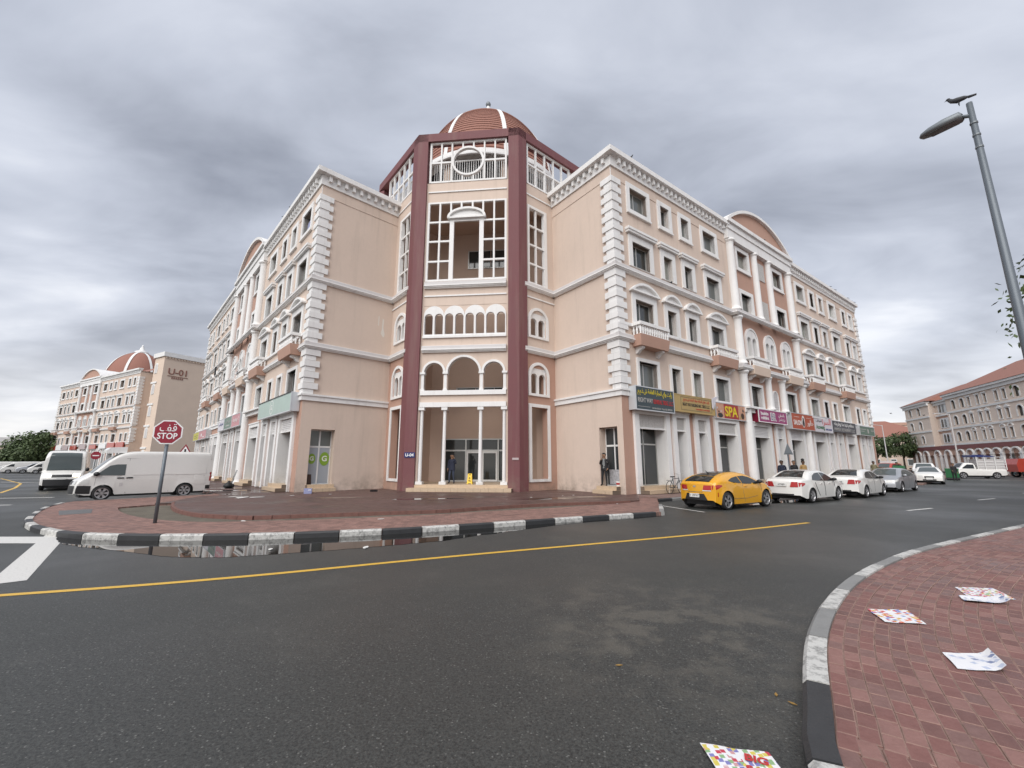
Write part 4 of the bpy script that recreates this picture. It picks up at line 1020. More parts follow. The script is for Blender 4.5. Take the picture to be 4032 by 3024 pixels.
class Car:
    def __init__(s, name, label, up, hw, axles, r, body, belt, roofw=.74, bow=.16, group=None, sill=.20, rimm='rim', spokes=5, roundr=.10, taper=.13, tumble0=None, wd=.21, cat='car', archgap=.055):
        s.up = dense(up); s.hw = hw; s.belt = belt; s.roofw = roofw; s.bow = bow; s.r = r; s.axles = axles; s.rr = roundr; s.taper = taper
        s.x0, s.x1 = s.up[0][0], s.up[-1][0]; s.zr = max(z for x, z in s.up); s.sill = sill; s.ag = archgap
        s.root = thing(name, label, cat, group=group); s.bodym = body
        xs = [p[0] for p in s.up]; zs = [p[1] for p in s.up]
        # refine columns around the wheel arches
        cols = list(zip(xs, zs))
        for ax in axles:
            ra = r+archgap
            for i in range(13):
                x = ax+ra*cos(pi*i/12)*.9999; cols.append((x, s.upz(x)))
        cols = sorted(set((round(x, 4), z) for x, z in cols)); s.cols = cols
        V = [0, .10, .2, .32, .45, .57, .68, .77, .85, .91, .955, .985, 1]
        mb = MB()
        for sy in (-1, 1):
            G = [[s.P(x, s.low(x)+(z-s.low(x))*v, sy) for v in V] for x, z in cols]
            mb.quadgrid(G if sy < 0 else [list(reversed(c)) for c in G])
        Y = [-1, -.93, -.8, -.6, -.3, 0, .3, .6, .8, .93, 1]
        mb.quadgrid([[s.TP(x, z, y) for y in Y] for x, z in cols])
        me = mb.mesh(body, True); bm = bmesh.new(); bm.from_mesh(me); bmesh.ops.remove_doubles(bm, verts=bm.verts, dist=.0008); bmesh.ops.recalc_face_normals(bm, faces=bm.faces); bm.to_mesh(me); bm.free()
        s.body = place('body', me, s.root)
        ub = MB().box(s.x0+.30, s.x1-.30, -hw*.70, hw*.70, .16, .62)
        ub.build('underbody', 'trim_black', s.root)
        ms = wheel_meshes(r, wd, spokes, rimm)
        for ax in axles:
            for sy in (-1, 1):
                M_ = Matrix.Translation((ax, sy*(hw-wd/2-.005), r)) @ (Matrix.Identity(4) if sy < 0 else Matrix.Rotation(pi, 4, 'Z'))
                w_ = place('wheel', ms[0], s.root, M_); place('rim', ms[1], w_); place('brake_disc', ms[2], w_)
    def upz(s, x):
        P = s.up
        if x <= P[0][0]: return P[0][1]
        for a, b in zip(P, P[1:]):
            if x <= b[0]: return a[1]+(b[1]-a[1])*(x-a[0])/(b[0]-a[0])
        return P[-1][1]
    def low(s, x):
        z = s.sill+.10*max(0, (abs(x-(s.x0+s.x1)/2)/((s.x1-s.x0)/2)-.85)/.15)
        for ax in s.axles:
            d = abs(x-ax); ra = s.r+s.ag
            if d < ra: z = max(z, s.r+sqrt(ra*ra-d*d))
        return min(z, s.upz(x)-.002)
    def W(s, x, z):
        c, h = (s.x0+s.x1)/2, (s.x1-s.x0)/2; t = max(0, (abs(x-c)/h-.5)/.5)
        w_ = s.hw*(1-s.taper*t**2.4)
        b = s.belt(x) if callable(s.belt) else s.belt
        if z > b: w_ *= 1-(1-s.roofw)*min(1, (z-b)/(s.zr-b))**1.0
        else: w_ *= 1-.045*((b*.72-z)/(b*.6))**2 if z < b*.72 else 1-.02*((z-b*.72)/(b*.28))**2
        q = s.upz(x)-z
        if q < s.rr: w_ -= s.rr-sqrt(max(0, s.rr**2-(s.rr-q)**2))
        for ax in s.axles:      # wheel-arch flare
            d = hypot(x-ax, z-s.r); ra = s.r+s.ag
            if ra-.02 < d < ra+.13: w_ += .016*(1-(d-ra)/.13)
        return w_
    def bend(s, x, y):
        c, h = (s.x0+s.x1)/2, (s.x1-s.x0)/2; e = max(0, (abs(x-c)/h-.62)/.38)
        return x-(1 if x > c else -1)*s.bow*e*e*(y/s.hw)**2
    def P(s, x, z, sy, off=0.0):
        y = s.W(x, z)+off; return (s.bend(x, y), sy*y, z)
    def TP(s, x, z, yn, off=0.0):
        wt = s.W(x, z); y = yn*wt; cr = .05*(1-yn*yn)*min(1, wt/.6)
        i = .02; dz = s.upz(x+i)-s.upz(x-i); n_ = Vector((-dz, 2*i)).normalized()
        return (s.bend(x, y)+n_.x*(off+cr*.6), y, z+n_.y*(off+cr*.6))
    def side(s, name, spec, m, n=8, off=.007, parent=None, sides=(-1, 1)):
        """patch on the flank: spec = list of (x, z_low, z_high)"""
        for sy in sides:
            G = []
            for (xa, a0, a1), (xb, b0, b1) in zip(spec, spec[1:]):
                for i in range(n):
                    t = i/n; x = xa+(xb-xa)*t; G.append((x, a0+(b0-a0)*t, a1+(b1-a1)*t))
            G.append(spec[-1])
            me = MB().quadgrid([[s.P(x, z0+(z1-z0)*j/6, sy, off) for j in range(7)] for x, z0, z1 in G]).mesh(m, True); recalc_out(me, sy); place(name, me, parent or s.root)
    def top(s, name, xa, xb, y0, y1, m, n=10, off=.007, y0b=None, y1b=None, parent=None):
        y0b = y0 if y0b is None else y0b; y1b = y1 if y1b is None else y1b
        G = []
        for i in range(n+1):
            t = i/n; x = xa+(xb-xa)*t; ya, yb = y0+(y0b-y0)*t, y1+(y1b-y1)*t; G.append([s.TP(x, s.upz(x), ya+(yb-ya)*j/10, off) for j in range(11)])
        me = MB().quadgrid(G).mesh(m, True); place(name, me, parent or s.root); return me
    def end(s, name, front, z0, z1, y0, y1, m, n=6, off=.016, parent=None, y0t=None, y1t=None):
        P = s.up if front else s.up[::-1]; P = P[::-1] if front else P[::-1]
        seq = [p for p in (s.up[::-1] if front else s.up)]
        k = 0
        while k+1 < len(seq) and seq[k+1][1] > seq[k][1]-1e-6 and seq[k][1] < 1.5: k += 1
        seq = seq[:k+1]
        def xat(z):
            if z <= seq[0][1]: return seq[0][0]
            for a, b in zip(seq, seq[1:]):
                if z <= b[1]: return a[0]+(b[0]-a[0])*(z-a[1])/max(1e-6, b[1]-a[1])
            return seq[-1][0]
        G = []; d = 1 if front else -1
        for i in range(n+1):
            t = i/n; z = z0+(z1-z0)*t; x = xat(z); ya = y0+((y0t if y0t is not None else y0)-y0)*t; yb = y1+((y1t if y1t is not None else y1)-y1)*t
            row = []
            for j in range(9):
                yn = ya+(yb-ya)*j/8; wt = s.W(x, s.upz(x)) ; y = yn*s.W(x, max(z, .3))
                row.append((s.bend(x, y)+d*(off+.03*(1-yn*yn)), y, z))
            G.append(row)
        me = MB().quadgrid(G).mesh(m, True); return place(name, me, parent or s.root)
    def put(s, x, y, heading, z=None):
        s.root.location = (x, y, ZR+.002 if z is None else z); s.root.rotation_euler = (0, 0, heading); return s
def recalc_out(me, sy): pass
def mirror_pair(c, x, z, m='trim_black', sz=.11):
    for sy in (-1, 1):
        b = MB().lathe([(.0, -.10), (sz*.7, -.08), (sz, -.02), (sz, .04), (sz*.6, .10), (0, .12)], 12, cap=False); me = b.mesh(m, True); me.transform(Matrix.Rotation(radians(90), 4, 'X') @ Matrix.Diagonal((1, .75, 1, 1)))
        me.transform(Matrix.Diagonal((.75, 1, .9, 1))); y = c.W(x, z)+.10; o = place('mirror', me, c.root, Matrix.Translation((x, sy*y, z+.04)))
def number_plate(c, front, z, txt, w_=.42, off=None):
    xe = max(p[0] for p in c.up) if front else min(p[0] for p in c.up); d = 1 if front else -1
    pl_ = MB().box(-w_/2, w_/2, -.012, .012, -.07, .07).mesh('plate_white')
    e = off if off is not None else .05
    rot = radians(90) if front else radians(-90)
    o = place('number_plate', pl_, c.root, Matrix.Translation((xe+d*e, 0, z)) @ Matrix.Rotation(rot, 4, 'Z'))
    if txt: place('lettering', text_mesh(txt, .12, 'plate_black', .001), o, T(0, -.014, 0))
def handles(c, xs, z):
    for x in xs:
        for sy in (-1, 1): place('door_handle', MB().box(-.09, .09, -.015, .015, -.018, .018).mesh(c.bodym), c.root, Matrix.Translation((x, sy*(c.W(x, z)+.012), z)))
def seam(c, pts, sides=(-1, 1), w_=.006, m='seam'):
    for sy in sides:
        A = [c.P(x, z, sy, .003) for x, z in pts]; place('door_seam', MB().tube(A, w_, 4).mesh(m), c.root)
def sedan(name, label, body, wbody=.875, stretch=1.0, plate_txt=None, group=None, dark_seams=False, rimm='rim', front_txt=None, tint='car_glass'):
    k = stretch
    up = [(-2.24, .34), (-2.275, .55), (-2.265, .78), (-2.22, .93), (-2.08, 1.03), (-1.78, 1.065), (-1.58, 1.09), (-1.2, 1.27), (-.85, 1.385), (-.4, 1.43), (.1, 1.425), (.45, 1.37), (.85, 1.21), (1.25, 1.03), (1.45, .97), (1.85, .88), (2.12, .76), (2.22, .62), (2.255, .45), (2.22, .30)]
    up = [(x*k, z) for x, z in up]
    c = Car(name, label, up, wbody, (-1.36*k, 1.34*k), .315, body, lambda x: .93-.025*x, .71, group=group, rimm=rimm)
    c.top('rear_window', -1.56*k, -.80*k, -.86, .86, tint, y0b=-.80, y1b=.80); c.top('windscreen', .42*k, 1.36*k, -.84, .84, 'car_glass_tint', y0b=-.88, y1b=.88)
    c.side('rear_side_window', [(-1.22*k, 1.0, 1.03), (-.98*k, .985, 1.19), (-.6*k, .975, 1.30), (-.14*k, .96, 1.335)], tint); c.side('front_side_window', [(-.08*k, .958, 1.335), (.25*k, .95, 1.32), (.55*k, .945, 1.23), (.98*k, .94, .99)], tint)
    c.end('tail_light', False, .70, .93, .50, .97, 'lamp_red', y0t=.62); c.end('tail_light', False, .70, .93, -.97, -.50, 'lamp_red', y1t=-.62)
    c.side('tail_light', [(-2.235*k, .72, .90), (-2.1*k, .76, .90), (-1.93*k, .82, .88)], 'lamp_red')
    c.end('headlight', True, .58, .74, .50, .95, 'lamp_clear', y0t=.55); c.end('headlight', True, .58, .74, -.95, -.50, 'lamp_clear', y1t=-.55)
    c.side('headlight', [(2.2*k, .62, .70), (2.05*k, .63, .765), (1.85*k, .70, .80)], 'lamp_clear')
    c.end('grille', True, .50, .68, -.42, .42, 'trim_black'); c.end('lower_intake', True, .32, .42, -.6, .6, 'trim_black')
    c.end('rear_valance', False, .33, .40, -.72, .72, 'trim_black')
    number_plate(c, False, .80, plate_txt, off=.045); number_plate(c, True, .48, front_txt, off=.04)
    mirror_pair(c, .82*k, .97, 'trim_black' if body != 'car_silver' else body)
    handles(c, (-.42*k, .42*k), .83)
    sm = 'trim_black' if dark_seams else 'seam'; wd_ = .014 if dark_seams else .006
    seam(c, [(-.98*k, .90), (-.92*k, .72), (-.78*k, .5), (-.62*k, .30)] if dark_seams else [(-.62*k, .28), (-.95*k, .6), (-1.0*k, .92)], w_=wd_, m=sm); seam(c, [(-.11*k, .94), (-.06*k, .7), (-.05*k, .28)], w_=wd_, m=sm); seam(c, [(.98*k, .93), (1.0*k, .6), (.93*k, .28)])
    return c
hdg = radians(33)
# yellow three-door coupe
up = [(-2.03, .36), (-2.085, .52), (-2.09, .74), (-2.03, .93), (-1.93, 1.03), (-1.72, 1.13), (-1.35, 1.26), (-.9, 1.355), (-.4, 1.40), (0, 1.395), (.4, 1.33), (.8, 1.18), (1.15, 1.02), (1.35, .965), (1.7, .88), (1.97, .75), (2.08, .58), (2.10, .42), (2.06, .29)]
yc = Car('coupe', 'bright yellow coupe with black glass roof parked at the kerb end', up, .90, (-1.30, 1.35), .335, 'car_yellow', lambda x: .97-.09*x*.5, .66, bow=.20, roundr=.13, spokes=5, wd=.225)
yc.top('glass_roof', -1.42, .30, -.80, .80, 'car_black', n=16); yc.top('rear_window', -1.93, -1.46, -.80, .80, 'car_glass', y0b=-.84, y1b=.84); yc.top('windscreen', .36, 1.24, -.80, .80, 'car_glass', y0b=-.86, y1b=.86)
yc.side('rear_side_window', [(-1.12, 1.07, 1.10), (-.8, 1.02, 1.19), (-.35, .98, 1.25)], 'car_glass'); yc.side('front_side_window', [(-.30, .975, 1.25), (.1, .955, 1.265), (.45, .945, 1.20), (.95, .945, .985)], 'car_glass')
for a, b in ((.52, .98), (-.98, -.52)): yc.end('tail_light', False, .74, .92, a, b, 'lamp_red', y0t=a+.06 if a > 0 else a, y1t=b-.06 if a < 0 else b)
for a, b in ((.50, .96), (-.96, -.50)): yc.end('reverse_light', False, .70, .755, a, b, 'lamp_clear', off=.012)
yc.side('tail_light', [(-2.02, .76, .92), (-1.85, .80, .95), (-1.60, .89, .93)], 'lamp_red')
yc.end('rear_diffuser', False, .36, .60, -.78, .78, 'trim_black', y0t=-.58, y1t=.58); number_plate(yc, False, .53, 'V 28747', off=.055)
yc.side('reflector', [(-1.92, .50, .66), (-1.87, .50, .66)], 'lamp_red'); yc.end('badge', False, .84, .90, -.08, .08, 'rim', off=.012)
yc.side('headlight', [(2.0, .60, .68), (1.8, .68, .79), (1.5, .80, .85)], 'lamp_clear'); yc.end('grille', True, .34, .56, -.5, .5, 'trim_black')
mirror_pair(yc, .80, .99); handles(yc, (-.10,), .86); seam(yc, [(-.28, .95), (-.25, .6), (-.15, .26)]); seam(yc, [(1.0, .93), (1.02, .6), (.92, .26)]); seam(yc, [(-.9, .42), (0, .40), (.7, .47)])
yc.end('tailgate_seam', False, .655, .67, -.5, .5, 'seam', off=.009)
place('antenna', MB().tube([(-1.1, 0, 1.36), (-1.28, 0, 1.46)], [.03, .008], 6).mesh('trim_black'), yc.root)
d33 = Vector((cos(hdg), sin(hdg))); rgt = Vector((d33.y, -d33.x))
def park(c, rw, head, rear_ax, hw):     # rw: ground point of the right rear wheel
    d = Vector((cos(head), sin(head))); r_ = Vector((d.y, -d.x)); p = Vector(rw)-d*rear_ax-r_*(hw-.11); c.put(p.x, p.y, head)
park(yc, (8.25, 16.6), radians(30.5), -1.30, .90)
c1 = sedan('sedan', 'white sedan with dark tape along its door edges behind the yellow coupe', 'car_white', plate_txt='47989', dark_seams=True, group=None); park(c1, (13.6, 19.55), radians(32.5), -1.36, .875)
c2 = sedan('sedan', 'plain white sedan parked in front of the taped white sedan', 'car_white', plate_txt='47088'); park(c2, (18.35, 22.3), radians(34.5), -1.36, .875)
c3 = sedan('sedan', 'silver sedan parked facing the other way beyond the white sedans', 'car_silver', .90, 1.05, tint='car_glass_tint'); h3 = radians(34+180); c3.put(24.95, 28.1, h3)
c4 = sedan('sedan', 'white sedan with a large dark grille parked facing along the street', 'car_white', .92, 1.08); c4.put(37.2, 38.0, radians(226))
c4.end('grille', True, .32, .66, -.40, .40, 'trim_black', off=.014, y0t=-.22, y1t=.22); number_plate(c4, True, .46, None, off=.06)
# vans
def van(name, label, L, H, hw, axles, slope, body, lamp='lamp_clear', txt=None, nose=1.0):
    f, r_ = L/2, -L/2
    up = [(r_+.05, .38), (r_, .60), (r_, 1.25), (r_+.06, H-.35), (r_+.16, H-.10), (r_+.42, H), (0, H), (f-slope[0]-.5, H-.02), (f-slope[0], H-.14), (f-slope[0]+.38, H-.42), (f-slope[1]-.12, 1.30*nose), (f-slope[1]+.02, 1.18*nose), (f-.16, .98*nose), (f-.03, .80), (f, .55), (f-.04, .32)]
    return Car(name, label, up, hw, axles, .335 if H < 2.4 else .35, body, 1.12, .90, bow=.13, roundr=.13, sill=.26, taper=.07, cat='van', spokes=6, wd=.2)
v1 = van('delivery_van', 'white high-roof delivery van with a chiller unit above its cab beside the stop sign', 5.38, 2.28, .94, (-1.42, 1.69), (1.50, .50), 'van_white')
v1.top('windscreen', 1.28, 2.12, -.86, .86, 'car_glass_tint', y0b=-.9, y1b=.9)
v1.side('side_window', [(.98, 1.14, 1.66), (1.3, 1.14, 1.66), (1.55, 1.15, 1.60), (1.98, 1.16, 1.20)], 'car_glass_tint')
v1.side('side_panel', [(-2.35, 1.15, 1.72), (.72, 1.15, 1.72)], 'van_white', off=.012); v1.side('side_panel', [(-2.35, .62, .98), (-1.85, .62, .98)], 'van_white', off=.008)
seam(v1, [(.88, .30), (.88, 1.95)]); seam(v1, [(-.75, .30), (-.75, 1.05)]); seam(v1, [(-2.3, 1.05), (.86, 1.05)], w_=.011, m='trim_black'); seam(v1, [(-2.6, 1.93), (1.0, 1.93)]); seam(v1, [(1.98, 1.1), (2.0, .75), (2.02, .45)])
v1.end('bumper', True, .34, .70, -1.0, 1.0, 'trim_black', off=.02); v1.side('bumper', [(2.678, .38, .56), (2.64, .35, .70), (2.35, .34, .70), (2.12, .33, .68)], 'trim_black', off=.014); v1.side('bumper', [(-2.66, .36, .56), (-2.4, .36, .56)], 'trim_black')
v1.side('headlight', [(2.58, .74, .92), (2.42, .74, .98), (2.2, .76, .95)], 'lamp_clear'); v1.end('headlight', True, .74, .92, .55, .98, 'lamp_clear'); v1.end('headlight', True, .74, .92, -.98, -.55, 'lamp_clear'); v1.end('grille', True, .74, .90, -.5, .5, 'trim_black')
v1.side('tail_light', [(-2.68, .78, 1.24), (-2.57, .78, 1.24)], 'lamp_red'); v1.side('fuel_flap', [(1.02, .64, .80), (1.14, .64, .80)], 'trim_grey')
for x in (1.12, .80):
    for sy in (-1, 1): place('door_handle', MB().box(-.12, .12, -.02, .02, -.025, .025).mesh('trim_black'), v1.root, Matrix.Translation((x, sy*(v1.W(x, 1.02)+.012), 1.02)))
mirror_pair(v1, 1.98, 1.18, sz=.15)
place('chiller_unit', MB().xz([(1.0, 2.20), (1.72, 2.20), (1.72, 2.33), (1.6, 2.46), (1.0, 2.50)], -.62, .62).mesh('white_gloss'), v1.root)
place('chiller_label', MB().box(1.1, 1.55, -.63, -.622, 2.30, 2.36).mesh('trim_black'), v1.root)
vd = atan2(-.77, -.64); fw = Vector((-19.2, 20.05)); d = Vector((cos(vd), sin(vd))); lft = Vector((-d.y, d.x))
p = fw-d*1.69-lft*(.94-.1); p = fw-d*1.69+Vector((d.y, -d.x))*(.94-.1); v1.put(p.x, p.y, vd, ZR+.05)
v2 = van('panel_van', 'white panel van with a dark grille and lit headlamp driving out behind the delivery van', 5.9, 2.6, 1.02, (-1.75, 1.75), (1.15, .62), 'car_white', nose=1.05)
v2.top('windscreen', 1.92, 2.30, -.88, .88, 'car_glass_tint', n=24, off=.03, y0b=-.94, y1b=.94); v2.end('grille', True, .86, 1.02, -.55, .55, 'trim_black', off=.02); v2.end('bumper', True, .32, .72, -1.0, 1.0, 'trim_black', off=.02); v2.side('bumper', [(2.935, .38, .56), (2.9, .34, .72), (2.5, .32, .68)], 'trim_black')
v2.end('headlight', True, .88, 1.06, .62, .98, 'lamp_lit', off=.016); v2.end('headlight', True, .88, 1.06, -.98, -.62, 'lamp_lit', off=.016); number_plate(v2, True, .78, None, off=.06)
v2.side('side_window', [(1.2, 1.25, 1.75), (1.7, 1.25, 1.72), (2.2, 1.3, 1.4)], 'car_glass_tint'); mirror_pair(v2, 2.1, 1.3, sz=.19)
v2.put(-31.6, 30.2, radians(-48))
# parked row far left: bonnets towards the road
row_dir = Vector((-.79, .61)); base = Vector((-58.0, 51.5)); nose_h = radians(228)
rowspec = [('van', 'white van at the head of the row of parked vehicles behind the driving van'), ('suv', 'pale silver estate car parked between the white vans'), ('van', 'white van parked second from the far end of the row'), ('sed', 'white hatchback parked at the far end of the row beside the green skip'), ('van', 'white van parked last along the far kerb')]
def suv(name, label, body, group=None, hw=.93):
    up = [(-2.25, .40), (-2.3, .6), (-2.28, 1.0), (-2.18, 1.35), (-2.0, 1.66), (-1.6, 1.74), (0, 1.76), (.4, 1.7), (.95, 1.35), (1.25, 1.17), (1.7, 1.09), (2.12, .98), (2.26, .8), (2.3, .55), (2.26, .36)]
    c = Car(name, label, up, hw, (-1.35, 1.38), .36, body, 1.10, .78, group=group, sill=.28, cat='car')
    c.top('windscreen', .42, 1.16, -.85, .85, 'car_glass_tint'); c.top('rear_window', -2.17, -2.02, -.8, .8, 'car_glass'); c.side('rear_side_window', [(-2.0, 1.16, 1.5), (-1.4, 1.14, 1.60), (-.2, 1.12, 1.62)], 'car_glass'); c.side('front_side_window', [(-.12, 1.12, 1.62), (.35, 1.11, 1.58), (.95, 1.12, 1.2)], 'car_glass')
    c.end('headlight', True, .78, .92, .5, .95, 'lamp_clear'); c.end('headlight', True, .78, .92, -.95, -.5, 'lamp_clear'); c.end('grille', True, .55, .8, -.45, .45, 'trim_black'); c.end('tail_light', False, .8, 1.2, .75, .97, 'lamp_red'); c.end('tail_light', False, .8, 1.2, -.97, -.75, 'lamp_red')
    mirror_pair(c, .9, 1.15); return c
for i, (kd, lb) in enumerate(rowspec):
    q = Vector((-79.6-4.05*i, 73.0+1.45*i))
    if kd == 'van':
        c = van('delivery_van', lb, 5.0, 2.0 if i else 2.1, .92, (-1.4, 1.5), (1.4, .5), 'car_white'); c.top('windscreen', 1.15, 1.95, -.86, .86, 'car_glass_tint'); c.side('side_window', [(.9, 1.12, 1.6), (1.3, 1.12, 1.55), (1.8, 1.15, 1.2)], 'car_glass'); c.end('bumper', True, .34, .62, -1, 1, 'trim_black'); c.end('headlight', True, .7, .9, .55, .97, 'lamp_clear'); c.end('headlight', True, .7, .9, -.97, -.55, 'lamp_clear')
    elif kd == 'suv': c = suv('estate_car', lb, 'car_silver')
    else: c = sedan('hatchback', lb, 'car_white')
    c.put(q.x, q.y, nose_h)
# far right car park and street
c = suv('estate_car', 'white estate car half hidden behind the white sedan with the dark grille', 'car_white'); c.put(43.5, 44.8, radians(226))
c = suv('estate_car', 'red estate car with boxes on its roof in the far car park', 'car_red'); c.put(50.0, 56.5, radians(205))
place('roof_load', MB().box(-1.2, .3, -.6, .6, 1.74, 2.05).mesh('white_plain'), c.root)
c = suv('estate_car', 'white estate car parked under the trees beyond the wing end', 'car_white'); c.put(50.5, 66, radians(215))
c = suv('estate_car', 'small white estate car parked by the tree trunks in the far car park', 'car_white'); c.put(44.5, 62, radians(215))
c = sedan('sedan', 'white sedan in the far car park next to the red estate car', 'car_white'); c.put(47.5, 61.0, radians(200))
c = sedan('sedan', 'dark sedan parked behind the hedge', 'car_black'); c.put(41.0, 50.5, radians(190))
# pickup with a caged load, red tipper behind it
def pickup():
    up = [(-2.5, .45), (-2.52, .7), (-2.5, 1.02), (-2.3, 1.05), (.1, 1.06), (.25, 1.35), (.4, 1.72), (.7, 1.78), (1.2, 1.75), (1.55, 1.4), (1.75, 1.2), (2.1, 1.1), (2.45, .95), (2.52, .7), (2.5, .42)]
    c = Car('pickup_truck', 'white pickup truck with a caged load bed parked before the arcaded building', up, .90, (-1.4, 1.55), .36, 'car_white', 1.05, .80, sill=.35, cat='truck')
    c.top('windscreen', 1.22, 1.70, -.85, .85, 'car_glass'); c.side('side_window', [(.45, 1.14, 1.6), (1.0, 1.14, 1.62), (1.5, 1.14, 1.25)], 'car_glass')
    bars_ = MB()
    for x in (-2.4, -1.5, -.6, .1):
        for y in (-.82, .82): bars_.box(x-.03, x+.03, y-.03, y+.03, 1.0, 2.5)
    for z in (1.3, 1.6, 1.9, 2.2, 2.46):
        for y in (-.82, .82): bars_.box(-2.42, .12, y-.02, y+.02, z-.02, z+.02)
        for x in (-2.4, .1): bars_.box(x-.02, x+.02, -.82, .82, z-.02, z+.02)
    place('cage', bars_.mesh('metal_white'), c.root); place('load', MB().box(-2.3, 0, -.75, .75, 1.05, 2.2).mesh('trim_grey'), c.root); place('tarpaulin', MB().xz([(-1.6, 2.45), (.5, 2.45), (.5, 2.66), (-.2, 2.72), (-1.5, 2.55)], -.85, .85).mesh('sign_blue'), c.root)
    c.end('tail_light', False, .75, .95, .8, .97, 'lamp_red'); c.end('tail_light', False, .75, .95, -.97, -.8, 'lamp_red'); c.end('tailgate_stripe', False, .78, .92, -.5, .5, 'paint_yellow'); return c
c = pickup(); c.put(54.5, 50.0, radians(160))
t_ = thing('flatbed_truck', 'red flatbed truck with open chassis at the far end of the arcaded building', 'truck', (65.5, 52.5, ZR), radians(160))
place('cab', MB().xz([(1.2, .7), (2.7, .7), (2.75, 1.6), (2.5, 2.3), (1.2, 2.35)], -1.0, 1.0).mesh('car_red'), t_); place('chassis', MB().box(-3, 1.2, -.5, .5, .6, .85).mesh('trim_black'), t_); place('bed', MB().box(-3.1, 1.1, -1.05, 1.05, 1.0, 1.7).mesh('car_red'), t_)
wm = wheel_meshes(.45, .3, 6, 'rim_dark')
for x in (-2.0, 1.9):
    for sy in (-1, 1): w_ = place('wheel', wm[0], t_, Matrix.Translation((x, sy*.9, .45)) @ (Matrix.Identity(4) if sy < 0 else Matrix.Rotation(pi, 4, 'Z'))); place('rim', wm[1], w_)
place('windscreen', MB().xz([(2.62, 1.5), (2.74, 1.5), (2.52, 2.2), (2.42, 2.2)], -.85, .85).mesh('car_glass'), t_)
# ------------------------------------------------------------------ neighbouring buildings
UA, UB = Vector((-111.0, 101.0)), Vector((-73.5, 80.5)); ud = (UB-UA).normalized(); FU = frame(UA.x, UA.y, ud.x, ud.y)
U1 = thing('neighbour_building', 'peach domed apartment block numbered U-01 across the side road', 'building')
wing(U1, FU, 1, detail=False, LN=42.8)
for F in (FU @ T(42.8, 0, 0) @ Matrix.Diagonal((-1, 1, 1, 1)), FU): add_quoins(U1, F)
MB().box(42.75, 47.2, 2.4, 9, 0, 20.1).build('side_wall', 'wall_cream', U1, FU)
tw = MB().box(46.8, 50.6, .5, 8.5, 0, 22.4); tw.build('stair_tower', 'wall_cream', U1, FU)
MB().box(46.55, 50.85, .25, 8.75, 21.7, 22.55).build('cornice', 'trim_white', U1, FU)
for i in range(16): MB().box(50.6, 50.78, .62+i*.5, .82+i*.5, 21.35, 21.7).build('corbel', 'wall_cream', U1, FU)
for z in (4.2, 8.3, 12.4, 16.6):
    MB().box(46.7, 48.9, .36, .51, z, z+.35).build('string_course', 'trim_white', U1, FU)
for z in (2.0, 6.2, 10.3, 14.5, 18.6):
    o = MB().xz(archloop(47.3, 48.4, z, z+1.5, 8), .42, .5).build('niche', 'trim_white', U1, FU); place('pane', MB().xz(archloop(47.5, 48.2, z+.1, z+1.45, 8), .40, .415).mesh('trim_grey'), o)
mat('letter_brown', (.27, .13, .10), .7)
FUs = FU @ Matrix.Translation((50.62, 3.0, 18.4)) @ Matrix.Rotation(radians(90), 4, 'Z')
place('lettering', text_mesh('U-01', 1.7, 'letter_brown', .04, .02), U1, FUs @ T(0, -.03, .5))
for i in range(6): MB().box(-1.0+i*.34, -.80+i*.34, -.05, 0, -.85, -.50).build('small_letter', 'letter_brown', U1, FUs)
MB().box(-1.7, 1.7, -.06, -.0, -.38, -.28).build('lettering_rule', 'letter_brown', U1, FUs)
for i, x in enumerate((50.72, 50.72)): MB().tube([(50.75, 8.0+i*.7, 0), (50.75, 8.0+i*.7, 21.5), (50.75, 7.6+i*.7, 22.8)], .16, 8).build('downpipe', 'wall_cream', U1, FU)
rfm = MB(); rfm.add([(.5, 1.5, 19.9), (46.8, 1.5, 19.9), (46.8, 9, 24.0), (6, 9, 24.0)], [(0, 1, 2, 3)]); rfm.build('pitched_roof', 'roof_tile', U1, FU)
dm = place('dome', MB().lathe([(7.7, 20.5), (7.7, 21.2), (7.4, 21.3)], 40).mesh('trim_white'), U1, T(-102.5, 111.5)); pr = []
for i in range(21): a = pi/2*i/20*.97; pr.append((7.3*cos(a), 21.3+10.2*sin(a)))
place('dome_shell', MB().lathe(pr, 48).mesh('roof_tile', True), dm); place('drum', MB().lathe([(7.4, 12), (7.4, 20.6)], 32).mesh('wall_cream'), dm)
for k in range(8):
    a0 = k*pi/4+.35; m = MB(); A = [[((r+.12)*cos(a0)-t*sin(a0), (r+.12)*sin(a0)+t*cos(a0), z+.03) for t in (-.28, .28)] for r, z in pr]; m.quadgrid(A); place('rib', m.mesh('trim_white'), dm)
place('finial', MB().lathe([(1.6, 31.2), (1.5, 31.8), (.6, 32.2), (.45, 32.9), (.2, 33.3), (.22, 33.5), (.1, 33.8)], 14).mesh('trim_white', True), dm)
cols_ = [('car_red', 3.5), ('sign_white', 7.0), ('plaque', 11.0), ('car_red', 15.8), ('plaque', 21.0), ('car_red', 26.5), ('sign_white', 31.5), ('car_red', 35.5), ('car_red', 39.6)]
for m_, s_ in cols_: MB().box(s_-1.7, s_+1.7, -.4, -.2, 4.5, 5.6).build('shop_sign', m_, U1, FU)
